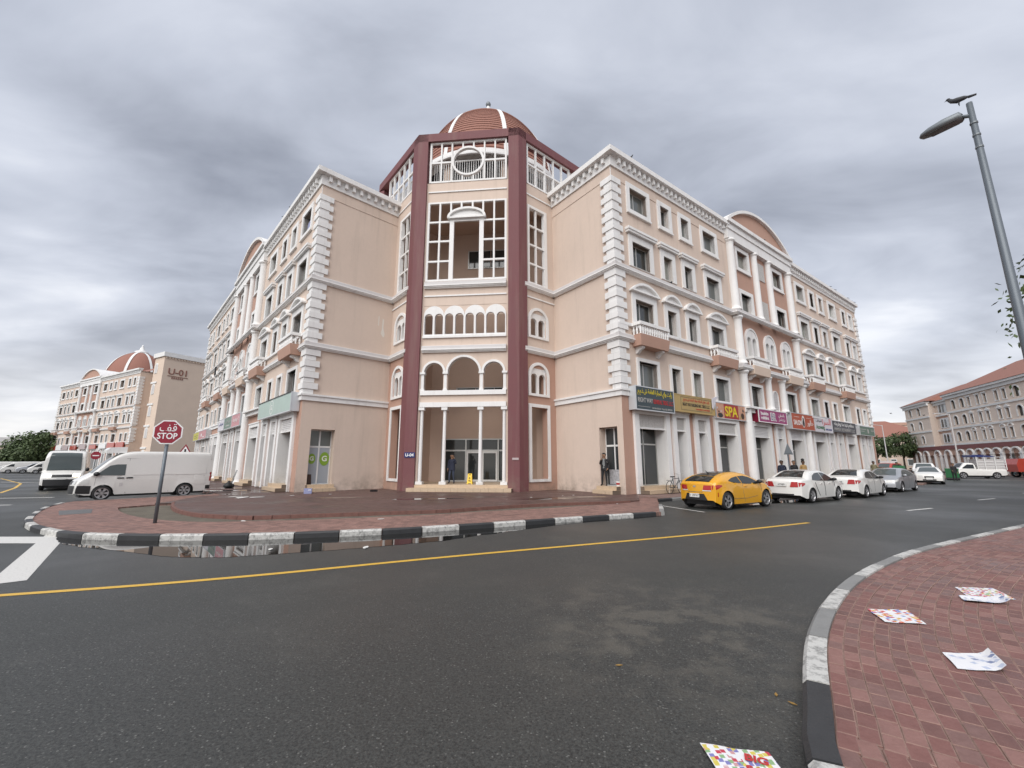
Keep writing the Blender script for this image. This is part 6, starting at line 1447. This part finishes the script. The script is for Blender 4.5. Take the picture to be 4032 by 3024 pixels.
# boards leaning in the first shop opening, box and bucket
mat('board', (.28, .22, .15), .8, .1, 5)
bd = MB().box(-.3, .3, -.012, .012, 0, 1.55).build('leaning_board', 'board'); bd.matrix_world = FR @ T(1.75, .62, .37) @ Matrix.Rotation(radians(-12), 4, 'X'); tag(bd, 'tan board leaning inside the first shop opening', 'board')
bd = MB().box(-.12, .12, -.012, .012, 0, 1.15).build('leaning_board', 'brown_dark'); bd.matrix_world = FR @ T(1.35, .70, .37) @ Matrix.Rotation(radians(-10), 4, 'X'); tag(bd, 'narrow dark board leaning beside the tan board', 'board')
bd = MB().box(-.16, .16, -.012, .012, 0, 1.2).build('leaning_board', 'brown_dark'); bd.matrix_world = FLR @ T(.85, .45, .37) @ Matrix.Rotation(radians(-8), 4, 'X'); tag(bd, 'dark board standing in the left shop doorway beside the green logos', 'board')
mat('poster_red', (.38, .03, .03), .4); mat('poster_mix', (.4, .4, .42), .5, .5, 9)
for s_, m_, z0, z1 in ((7.3, 'poster_red', .6, 2.4), (9.95, 'poster_red', .5, 2.4), (15.2, 'brown_dark', .6, 2.4), (21.2, 'brown_dark', .6, 2.3), (5.1, 'poster_mix', .5, 2.2)): MB().box(-.35, .35, 1.045, 1.058, z0, z1).build('poster', m_, BLD, FR @ T(s_, 0, 0))
MB().box(.32-1.1+3.62+1.0, 4.85, .47, .495, .45, 1.25).build('poster', 'poster_mix', BLD, FRR)
bkx = thing('plastic_bucket', 'white bucket with a red band in the doorway beside the standing man', 'bucket', (FRR @ T(4.62, .3, .375)).to_translation()); place('tub', MB().lathe([(.13, 0), (.16, .26)], 16).mesh('white_plain'), bkx); place('band', MB().lathe([(.147, .09), (.157, .19)], 16, cap=False).mesh('poster_red'), bkx)
# striped blue box and litter on the plaza
def stripes(t, b, pos):
    wv = t.nodes.new('ShaderNodeTexWave'); wv.bands_direction = 'DIAGONAL'; wv.inputs['Scale'].default_value = 9; t.links.new(pos, wv.inputs[0]); t.links.new(ramp(t, wv.outputs[0], [(.45, (.10, .12, .32)), (.55, (.45, .47, .62))]), b.inputs['Base Color'])
mat('box_blue', (.2, .22, .4), .6, extra=stripes)
q = (-10.9, 22.9); bx_ = thing('cardboard_box', 'small blue striped carton on the pavement below the left shop doorway', 'box', (q[0], q[1], ZP), .3); place('carton', MB().box(-.19, .19, -.12, .12, 0, .27).mesh('box_blue'), bx_); place('flap', MB().box(.02, .16, -.125, -.121, .17, .21).mesh('white_plain'), bx_)
q = (-7.9, 24.5); tray = thing('plastic_tray', 'black plastic tray against the left return wall', 'tray', (q[0], q[1], ZP), .8); place('tray_shell', MB().box(-.18, .18, -.1, .1, 0, .02).box(-.18, .18, -.1, -.085, .02, .09).box(-.18, .18, .085, .1, .02, .09).mesh('black'), tray)
LIT = [(-12.6, 20.1, .9), (-12.1, 20.3, .7), (-13.3, 20.6, .5), (3.1, 21.6, .12), (2.5, 21.2, .1), (.9, 20.2, .1), (4.3, 17.6, .14), (3.9, 18.1, .14), (-6.7, 12.6, .2), (-7.9, 12.75, .25), (-9.4, 22.2, .2), (-3.1, 9.3, .2), (-5.0, 9.1, .16), (-3.9, 12.9, .18), (-10.9, 21.3, .3)]
mat('litter', (.68, .67, .64), .7); rnd = random.Random(5)
for i, (x, y, sz) in enumerate(LIT):
    z = ZP+.012 if y > 19 else (ZR+.014 if y < 10 else ZS-.03 if x < -6 and y < 13 else ZS+.012)
    p_ = [(sz*.5*(1+.3*rnd.uniform(-1, 1))*cos(a), sz*.22*(1+.4*rnd.uniform(-1, 1))*sin(a)) for a in [2*pi*k/7 for k in range(7)]]
    o = MB().prism(p_, 0, .012).build('litter_scrap', 'litter'); o.location = (x, y, z); o.rotation_euler = (0, 0, rnd.uniform(0, 3)); tag(o, 'pale scrap of litter lying on the wet ground by the corner', 'litter', 'scraps of litter')
# bins, hedge and skip far right
mat('bin_green', (.03, .15, .06), .5); mat('hedge', (.03, .055, .02), .8, .4, 8, .5, 20)
b1 = thing('recycling_bin', 'white recycling kiosk with green lid and base on the far pavement', 'bin', (34.5, 37.8, ZS), radians(40)); place('base', MB().box(-.42, .42, -.35, .35, 0, .22).mesh('bin_green'), b1); place('cabinet', MB().box(-.38, .38, -.32, .32, .22, 1.15).mesh('white_plain'), b1); place('lid', MB().xz([(-.42, 1.15), (.42, 1.15), (.42, 1.3), (.25, 1.42), (-.42, 1.42)], -.36, .36).mesh('bin_green'), b1)
sk = thing('rubbish_skip', 'green wheeled rubbish skip beyond the white sedan with the dark grille', 'skip', (47.2, 45.6, ZR), radians(45)); place('body', MB().xz([(-.7, .25), (.7, .25), (.85, 1.1), (-.85, 1.1)], -.5, .5).mesh('bin_green'), sk); place('lid', MB().box(-.88, .88, -.53, .53, 1.1, 1.2).mesh('bin_green'), sk)
for x in (-.7, .7): place('wheel', MB().tube([(x, -.5, .12), (x, .5, .12)], .12, 10).mesh('rubber'), sk)
sk = thing('rubbish_skip', 'green rubbish skip at the end of the row of parked vans', 'skip', (-97, 78, ZR), radians(20)); place('body', MB().xz([(-1.2, .2), (1.2, .2), (1.35, 1.5), (-1.35, 1.5)], -.8, .8).mesh('bin_green'), sk); place('lid', MB().box(-1.4, 1.4, -.85, .85, 1.5, 1.62).mesh('bin_green'), sk)
hg = thing('hedge', 'low dark green hedge on the far pavement beside the recycling kiosk', 'hedge', (38.0, 43.5, ZS), radians(50)); hm = MB(); rnd = random.Random(9)
place('stems', MB().box(-2.6, 2.6, -.35, .35, 0, .8).mesh('brown_dark'), hg)
for i in range(2200):
    p = Vector((rnd.uniform(-2.8, 2.8), rnd.uniform(-.55, .55), rnd.uniform(.05, 1.15))); a = Vector((rnd.gauss(0, 1), rnd.gauss(0, 1), rnd.gauss(0, 1))).normalized()*.13; b = a.orthogonal().normalized()*.07; k = len(hm.v); hm.v += [tuple(p-a), tuple(p-b), tuple(p+a), tuple(p+b)]; hm.f.append((k, k+1, k+2, k+3)); hm.m.append(0)
hm.build('foliage', 'leaf_dark', hg)
slab_holes([(31.5, 36.2), (33.6, 34.9), (42.5, 42.6), (58, 56), (58, 66), (41, 52)], [], ZS, ZR-.1, 'paving_side', 'far_pavement')
# flyers on the near ground
def flyer_mat(name, cols, sc_):
    def f(t, b, pos):
        v = t.nodes.new('ShaderNodeTexVoronoi'); v.distance = 'CHEBYCHEV'; v.inputs['Scale'].default_value = sc_; t.links.new(pos, v.inputs[0])
        s = t.nodes.new('ShaderNodeSeparateColor'); t.links.new(v.outputs['Color'], s.inputs[0]); n_ = len(cols)
        r_ = t.nodes.new('ShaderNodeValToRGB'); r_.color_ramp.interpolation = 'CONSTANT'; e = r_.color_ramp.elements
        while len(e) < n_: e.new(.5)
        for i, c in enumerate(cols): e[i].position = i/n_; e[i].color = (*c, 1)
        t.links.new(s.outputs[0], r_.inputs[0])
        white = mixc(t, ramp(t, v.outputs['Distance'], [(.42, (0, 0, 0)), (.47, (1, 1, 1))]), r_.outputs[0], (.74, .74, .75)); t.links.new(white, b.inputs['Base Color'])
    mat(name, (.7, .7, .7), .55, extra=f)
flyer_mat('flyer_red', [(.55, .05, .04), (.6, .35, .05), (.74, .74, .75), (.5, .12, .15), (.2, .25, .5), (.65, .2, .1)], 22); flyer_mat('flyer_blue', [(.74, .74, .75), (.45, .5, .62), (.65, .66, .72), (.2, .24, .38), (.74, .74, .75)], 20); flyer_mat('flyer_mix', [(.74, .74, .75), (.5, .05, .08), (.25, .4, .2), (.6, .5, .1), (.2, .2, .45), (.55, .3, .3)], 30)
def flyer(quad, z, m_, label, curl=None, seed=0):
    rnd = random.Random(seed); n_ = 8; A = []
    a, b, c, d = [Vector(q) for q in quad]
    for i in range(n_+1):
        row = []
        for j in range(n_+1):
            u, v = i/n_, j/n_; p = a*(1-u)*(1-v)+b*u*(1-v)+c*u*v+d*(1-u)*v; zz = z+.006+.010*abs(sin(u*4+seed)*sin(v*3+seed*2))+(.0 if not curl else .05*max(0, (u-.78)/.22)**1.5*curl)
            row.append((p.x, p.y, zz))
        A.append(row)
    m = MB().quadgrid(A); B_ = [[(x, y, zz-.002) for x, y, zz in r] for r in A]; m.quadgrid([r[::-1] for r in B_]); o = m.build('flyer', m_, smooth=True); return tag(o, label, 'flyer', None)
f0 = flyer([(1.20, 2.62), (1.56, 2.56), (1.585, 2.95), (1.20, 3.04)], ZR, 'flyer_mix', 'BIG SALE advertising flyer lying on the road by the kerb', seed=1)
place('lettering', text_mesh('BIG', .085, 'tx_red', .0005, .003), f0, Matrix.Translation((1.47, 2.88, ZR+.0175)) @ Matrix.Rotation(radians(-25), 4, 'Z') @ Matrix.Rotation(radians(-90), 4, 'X')); place('lettering', text_mesh('SALE', .085, 'tx_red', .0005, .003), f0, Matrix.Translation((1.45, 2.77, ZR+.0175)) @ Matrix.Rotation(radians(-25), 4, 'Z') @ Matrix.Rotation(radians(-90), 4, 'X'))
flyer([(3.92, 4.76), (4.30, 4.70), (4.49, 5.12), (4.07, 5.16)], ZS, 'flyer_red', 'red and white grocery flyer lying flat on the brick pavement', seed=2)
flyer([(5.72, 5.62), (6.18, 5.50), (6.42, 5.97), (5.98, 6.03)], ZS, 'flyer_mix', 'pale open flyer beside the folded flyer on the brick pavement', seed=3)
flyer([(5.46, 5.42), (5.90, 5.30), (6.0, 5.52), (5.6, 5.62)], ZS+.01, 'flyer_blue', 'folded flyer rolled at its edge next to the pale open flyer', curl=1, seed=4)
flyer([(3.62, 3.75), (3.97, 3.70), (4.18, 4.02), (3.80, 4.05)], ZS, 'flyer_blue', 'bluish flyer with a curled edge nearest the kerb on the brick pavement', curl=1, seed=5)
mat('dead_leaf', (.30, .18, .05), .8)
for i, (x, y, z) in enumerate(((.95, 4.1, ZR), (2.05, 3.62, ZR), (2.1, 3.5, ZR))):
    o = MB().prism([(-.03, 0), (0, -.012), (.035, 0), (0, .012)], .004, .008).build('fallen_leaf', 'dead_leaf'); o.location = (x, y, z); o.rotation_euler = (0, 0, i*1.1); tag(o, 'small yellowed leaf fallen on the road', 'leaf', 'fallen leaves')
# satellite dish, laundry and torn poster
dsh = MB().lathe([(0, 0), (.18, .02), (.34, .09), (.44, .17)], 20, cap=False).build('satellite_dish', 'metal_white'); dsh.matrix_world = FL @ T(-(PORT-2.6), -.75, 9.75) @ Matrix.Rotation(radians(70), 4, 'X'); tag(dsh, 'white satellite dish on the left wing portico balcony', 'satellite dish')
cl = MB().xz([(-.3, 0), (.25, .05), (.3, .9), (-.25, .95)], -.05, .05).build('hanging_cloth', 'black'); cl.matrix_world = FL @ T(-28.3, -.75, 10.9); tag(cl, 'dark clothes hanging from a left wing window', 'clothes')
cl = MB().xz([(-.3, 0), (.35, .0), (.3, .75), (-.2, .6)], -.04, .04).build('hanging_cloth', 'box_blue'); cl.matrix_world = FL @ T(-2.3, .08, 16.9); tag(cl, 'bluish bedding hung in the top window of the left wing corner', 'clothes')
fb = MB().xz([(0, 0), (.12, -.1), (.5, .55), (.9, .85), (.4, .75), (.02, .6)], -.02, .02).build('torn_banner', 'sg_white'); fb.matrix_world = FR @ T(8.1, -.56, 5.05); tag(fb, 'torn lilac strip hanging on the gold sign', 'banner')
# white paint run on the left return wall
mat('paint_run', (.66, .63, .58), .8)
MB().xz([(4.62, 10.0), (4.72, 9.95), (4.78, 10.15), (4.66, 10.6), (4.68, 11.2), (4.58, 11.25), (4.56, 10.5), (4.5, 10.2)], -.006, -.002).build('paint_run', 'paint_run', BLD, FLR); MB().box(4.28, 4.34, -.006, -.002, 10.7, 11.35).build('paint_run', 'paint_run', BLD, FLR)
# pigeons
mat('pigeon', (.045, .047, .052), .7)
def bird_mesh(fly=False):
    m = MB(); m.tube([(-.16, 0, -.02), (-.08, 0, .01), (.02, 0, .03), (.09, 0, .07), (.13, 0, .13)], [.012, .045, .06, .045, .03], 8); m.lathe([(0, -.035), (.032, -.01), (.034, .01), (0, .035)], 8, .14, 0, .15, cap=False); m.tube([(.16, 0, .15), (.20, 0, .14)], [.012, .002], 5); m.tube([(-.14, 0, -.02), (-.25, 0, -.05)], [.03, .02], 5)
    if fly:
        for sy in (-1, 1): m.add([(.05, sy*.04, .04), (-.06, sy*.04, .03), (-.10, sy*.34, .14), (.0, sy*.36, .16)], [(0, 1, 2, 3)])
    else:
        for sy in (-1, 1): m.tube([(.0, sy*.025, -.02), (.01, sy*.025, -.10)], .006, 4)
    return m.mesh('pigeon', True)
BP, BF = bird_mesh(), bird_mesh(True)
def bird(loc, rz, label, group=None, fly=False):
    o = place('pigeon', BF if fly else BP); o.location = loc; o.rotation_euler = (0, 0, rz); return tag(o, label, 'bird', group)
for s_, sg, z in ((1.6, 1, 20.24), (34.6, 1, 20.24), (36.0, 1, 20.24), (40.0, 1, 20.24), (41.6, 1, 20.24), (42.2, 1, 20.24)):
    q = W_R(s_, .3); bird((q[0], q[1], z), random.uniform(0, 6), 'dark pigeon perched on the right wing cornice', 'pigeons on the right cornice')
for s_ in (6.2, 7.6, 26.0):
    q = W_L(s_, .3); bird((q[0], q[1], 20.24), random.uniform(0, 6), 'dark pigeon perched on the left wing cornice', 'pigeons on the left cornice')
q = W_R(19.2, .5); bird((q[0], q[1], 20.47), 1, 'dark pigeon perched on the ledge below the right wing gable')
v_ = FLR @ Vector((2.9, -.1, 20.25)); bird(v_, 2, 'dark pigeon perched on the cornice of the left return wall'); bird((9.42, 7.50, 9.10), 2.1, 'pigeon perched on top of the tall street lamp')
q = W_R(5.3, .12); bird((q[0], q[1], 13.0), 1, 'pigeon sitting on the band below the right wing windows')
for x, y, z in ((75, 82, 11.2), (79.5, 80, 10.6)): bird((x, y, z), 2.6, 'gull-like bird flying past the far end of the right wing', 'flying birds', True)

# hand trolley and bucket by the left wing shops
q = W_L(8.6, 1.5); ht = thing('hand_trolley', 'grey hand trolley standing by the left wing shops behind the delivery van', 'trolley', (q[0], q[1], ZP-.02), radians(40)); tr_ = MB()
for y in (-.2, .2): tr_.tube([(0, y, .12), (.12, y, .7), (.26, y, 1.15)], .018, 6)
for z, x in ((.35, .05), (.7, .12), (1.13, .25)): tr_.tube([(x, -.2, z), (x, .2, z)], .014, 6)
place('frame', tr_.mesh('steel_grey'), ht); place('toe_plate', MB().box(-.28, .02, -.22, .22, .05, .07).mesh('steel_grey'), ht)
for y in (-.24, .24): place('wheel', MB().tube([(.06, y-.03, .12), (.06, y+.03, .12)], .12, 14).mesh('rubber'), ht)
q = W_L(7.7, 1.8); bb = thing('rubbish_bag', 'black rubbish bag slumped next to the hand trolley', 'bag', (q[0], q[1], ZP-.02)); place('sack', MB().lathe([(.12, 0), (.26, .04), (.28, .16), (.2, .3), (.07, .38), (.05, .42), (.09, .48)], 12).mesh('black', True), bb); place('tie', MB().lathe([(.055, .39), (.055, .42)], 10).mesh('trim_grey'), bb)
# ------------------------------------------------------------------ people
for nm, c in dict(skin=(.28, .16, .10), skin_dark=(.13, .075, .05), hair=(.012, .010, .009), cloth_black=(.016, .016, .018), cloth_navy=(.02, .026, .05), cloth_grey=(.20, .21, .21), cloth_denim=(.045, .06, .10), cloth_khaki=(.20, .18, .11), cloth_tan=(.38, .24, .10), cloth_white=(.62, .62, .6), cloth_aqua=(.30, .45, .47), cloth_sand=(.48, .44, .28), shoe=(.02, .018, .016)).items(): mat('p_'+nm, c, .8, .12, 9, .2, 60)
def person(label, loc, rz, top='p_cloth_black', legs='p_cloth_black', shirt=None, skin='p_skin', pose=None, gown=False, hairtop=False, scale=1.0, cat='person'):
    pose = pose or {}
    J = dict(pelvis=(0, 0, .95), belly=(0, .01, 1.10), chest=(0, .01, 1.30), neck=(0, 0, 1.48), head0=(0, .015, 1.56), head1=(0, .03, 1.66), head2=(0, .02, 1.735))
    for s, k in ((-1, 'l'), (1, 'r')):
        J.update({'sh'+k: (s*.175, 0, 1.415), 'el'+k: (s*.235, -.03, 1.14), 'wr'+k: (s*.24, .06, .90), 'ha'+k: (s*.235, .09, .82), 'hi'+k: (s*.09, 0, .90), 'kn'+k: (s*.10, .02, .50), 'an'+k: (s*.10, -.02, .09), 'to'+k: (s*.115, .13, .04)})
    J.update(pose)
    Rd = dict(pelvis=.145, belly=.135, chest=.15, neck=.058, head0=.088, head1=.132, head2=.10, sh=.075, el=.05, wr=.036, ha=.034, hi=.105, kn=.066, an=.045, to=.036)
    E_ = [('pelvis', 'belly'), ('belly', 'chest'), ('chest', 'neck'), ('neck', 'head0'), ('head0', 'head1'), ('head1', 'head2')]
    for k in 'lr': E_ += [('chest', 'sh'+k), ('sh'+k, 'el'+k), ('el'+k, 'wr'+k), ('wr'+k, 'ha'+k), ('pelvis', 'hi'+k), ('hi'+k, 'kn'+k), ('kn'+k, 'an'+k), ('an'+k, 'to'+k)]
    names = list(J); ix = {n_: i for i, n_ in enumerate(names)}
    me = bpy.data.meshes.new('skel'); me.from_pydata([J[n_] for n_ in names], [(ix[a], ix[b]) for a, b in E_], [])
    o = bpy.data.objects.new('skel', me); COL.link(o); md = o.modifiers.new('Skin', 'SKIN'); md.use_smooth_shade = True
    for n_, sv in zip(names, me.skin_vertices[0].data):
        r_ = Rd[n_] if n_ in Rd else Rd[n_[:-1]]; sv.radius = (r_, r_*(.72 if n_ in ('pelvis', 'belly', 'chest') else 1.0)) if n_ not in ('chest', 'belly', 'pelvis') else (r_*1.05, r_*.72); sv.use_root = n_ == 'pelvis'
    o.modifiers.new('Sub', 'SUBSURF').levels = 1
    ev = o.evaluated_get(bpy.context.evaluated_depsgraph_get()); bme = bpy.data.meshes.new_from_object(ev); bpy.data.objects.remove(o)
    mats_ = [top, legs, skin, 'p_shoe', shirt or top, 'p_hair']; bme.materials.clear()
    for m_ in mats_: bme.materials.append(MATS[m_])
    segs = []
    for a, b in E_:
        mi = 0
        if a in ('neck', 'head0', 'head1') : mi = 2
        elif a[:2] in ('hi', 'kn') or b[:2] == 'hi': mi = 1
        elif a[:2] == 'an': mi = 3
        elif a[:2] == 'wr': mi = 2
        elif (a, b) == ('pelvis', 'belly'): mi = 0
        segs.append((Vector(J[a]), Vector(J[b]), mi))
    for p in bme.polygons:
        c = p.center; best = 9; mi = 0
        for a, b, k in segs:
            ab = b-a; t = max(0, min(1, (c-a).dot(ab)/ab.length_squared)); d = (c-(a+ab*t)).length
            if d < best: best, mi = d, k
        if mi == 0 and shirt and abs(c.x) < .055 and c.y > .02 and c.z > .95: mi = 4
        p.material_index = mi; p.use_smooth = True
    bm = bmesh.new(); bm.from_mesh(bme)
    def ball(pos, r_, mi, sx=1, sy=1, sz=1):
        g = bmesh.ops.create_icosphere(bm, subdivisions=1, radius=r_, matrix=Matrix.Translation(pos) @ Matrix.Diagonal((sx, sy, sz, 1)))
        for v in g['verts']:
            for f in v.link_faces: f.material_index = mi; f.smooth = True
    h = Vector(J['head1'])
    for s in (-1, 1):
        ball(h+Vector((s*.108, 0, -.005)), .024, 2, .5, .8, 1.3); ball(h+Vector((s*.036, .104, .012)), .012, 5, 1.2, .6, .6)
    ball(h+Vector((0, .118, -.02)), .018, 2, .8, 1, 1.3); ball(h+Vector((0, .100, -.06)), .015, 5, 1.7, .5, .35)
    # five fingers on each hand, curled a little
    for k, s in (('l', -1), ('r', 1)):
        w0, h0 = Vector(J['wr'+k]), Vector(J['ha'+k]); d = (h0-w0).normalized(); side = d.cross(Vector((0, 1, 0)));
        side = side.normalized() if side.length > .1 else Vector((0, 0, 1)); fwd = Vector((0, 1, 0))
        for q in range(5):
            if q < 4: a = h0+fwd*(-.024+.016*q)+d*.02; b = a+d*(.05 if q in (1, 2) else .04); c_ = b+d*.02-side*s*.018
            else: a = h0+fwd*.028-d*.03; b = a+fwd*.03+d*.03; c_ = b+d*.03
            m = MB().tube([a, b, c_], [.0095, .0085, .006], 6)
            vs = [bm.verts.new(v) for v in m.v]
            for f in m.f:
                try: nf = bm.faces.new([vs[i] for i in f]); nf.material_index = 2; nf.smooth = True
                except ValueError: pass
    bm.to_mesh(bme); bm.free()
    t = thing('person', label, cat, loc, rz); t.scale = (scale,)*3
    place('body', bme, t)
    hm = MB(); hm.lathe([(.112, .01), (.119, .04), (.114, .075), (.09, .108), (.045, .13), (0, .135)], 16, cap=False); hme = hm.mesh('p_hair', True); hme.transform(Matrix.Translation(h+Vector((0, -.018, -.01))) @ Matrix.Rotation(radians(22), 4, 'X') @ Matrix.Diagonal((.98, 1.05, .98, 1))); place('hair', hme, t)
    if hairtop: place('hair_bun', MB().lathe([(0, 0), (.08, .03), (.11, .09), (.09, .16), (.03, .2), (0, .2)], 12, cap=False).mesh('p_hair', True), t, Matrix.Translation(h+Vector((0, -.03, .07))))
    if gown: place('gown', MB().lathe([(.27, .04), (.25, .4), (.20, .85), (.19, 1.0), (.21, 1.25), (.14, 1.42)], 16, cap=False).mesh(top, True), t, Matrix.Diagonal((1, .72, 1, 1)))
    # jacket hem and collar
    else: place('jacket', MB().lathe([(.205, .80), (.195, .95), (.185, 1.08), (.195, 1.25)], 18, cap=False).mesh(top, True), t, Matrix.Diagonal((1, .74, 1, 1))) if not shirt else place('jacket', MB().lathe([(.205, .82), (.195, .95), (.187, 1.08), (.197, 1.27)], 18, cap=False, a0=pi/2+.42, a1=pi/2+2*pi-.42).mesh(top, True), t, Matrix.Diagonal((1, .74, 1, 1)))
    return t
RHAND_MOUTH = dict(elr=(.24, .05, 1.16), wrr=(.10, .20, 1.40), har=(.05, .20, 1.47))
PHONE = dict(ell=(-.27, .05, 1.18), wrl=(-.17, .12, 1.50), hal=(-.125, .08, 1.60))
def ft(F, x, y, z): return tuple((F @ Vector((x, y, z))))
def rot_out(F): v = F.to_3x3() @ Vector((0, -1, 0)); return atan2(v.y, v.x)-pi/2
person('man in a dark blazer with a hand at his mouth in the right shop doorway', ft(FRR, 3.93, -.02, .37), rot_out(FRR)+.35, 'p_cloth_black', 'p_cloth_black', 'p_cloth_grey', pose=dict(RHAND_MOUTH, anr=(.17, -.02, .09), tor=(.21, .13, .04), knr=(.13, .03, .5), ell=(-.25, -.08, 1.15), wrl=(-.20, .04, .93), hal=(-.17, .08, .87)))
person('man in a navy jacket holding a phone to his face behind the entrance column', ft(FT, -.78, .95, .37), rot_out(FT)-.15, 'p_cloth_navy', 'p_cloth_denim', pose=dict(PHONE, anl=(-.12, -.1, .09), tol=(-.13, .04, .04), anr=(.12, .10, .09), tor=(.15, .24, .04), knr=(.11, .10, .5)))
for s_, o_, lab, kw in ((15.3, 1.3, 'person in a navy jacket with white shoulder stripes behind the taped white sedan', dict(top='p_cloth_navy', legs='p_cloth_black', skin='p_skin_dark')), (17.6, 1.2, 'bearded man in a black top looking down behind the taped white sedan', dict(top='p_cloth_black', legs='p_cloth_denim', skin='p_skin')), (19.0, 1.3, 'person with a high hair bun and tan coat beside the man in black', dict(top='p_cloth_tan', legs='p_cloth_black', skin='p_skin_dark', hairtop=True)), (36.0, 1.3, 'man in a khaki shirt walking behind the silver sedan', dict(top='p_cloth_khaki', legs='p_cloth_denim', skin='p_skin_dark'))):
    q = W_R(s_, o_); t = person(lab, (q[0], q[1], ZP-.02), radians(160)+random.uniform(-.6, .6), scale=1.02, **kw)
    if 'stripes' in lab: place('stripe', MB().box(-.13, .13, -.125, -.118, 1.33, 1.37).mesh('p_cloth_white'), t)
person('woman in a black gown standing near the hedge by the dark sedan', (43.6, 48.0, ZS), radians(200), 'p_cloth_black', 'p_cloth_black', gown=True)
person('person in a black jacket leaning over beside the green skip', (44.3, 42.6, ZR), radians(150), 'p_cloth_black', 'p_cloth_black', pose=dict(elr=(.24, .16, 1.16), wrr=(.2, .34, 1.02), har=(.19, .42, .98)))
person('person in a white top and pale aqua wrap before the arcaded building', (71.6, 60.5, ZR), radians(170), 'p_cloth_white', 'p_cloth_aqua', gown=False, skin='p_skin_dark')
person('person in a long sand-coloured robe before the arcaded building', (73.8, 60.8, ZR), radians(190), 'p_cloth_sand', 'p_cloth_sand', gown=True, skin='p_skin_dark')
q = W_R(22.8, .25); person('seated dark-haired person on the step of the orange salon shop', (q[0], q[1], ZP-.32), radians(150), 'p_cloth_navy', 'p_cloth_denim', skin='p_skin_dark', pose=dict(pelvis=(0, 0, .55), belly=(0, .02, .70), chest=(0, .04, .90), neck=(0, .05, 1.08), head0=(0, .06, 1.16), head1=(0, .08, 1.26), head2=(0, .07, 1.33), shl=(-.175, .03, 1.01), shr=(.175, .03, 1.01), ell=(-.24, .1, .76), elr=(.24, .1, .76), wrl=(-.16, .3, .68), wrr=(.16, .3, .68), hal=(-.14, .37, .66), har=(.14, .37, .66), hil=(-.1, .02, .52), hir=(.1, .02, .52), knl=(-.13, .42, .62), knr=(.13, .42, .62), anl=(-.13, .44, .40), anr=(.13, .44, .40), tol=(-.14, .58, .36), tor=(.14, .58, .36)))
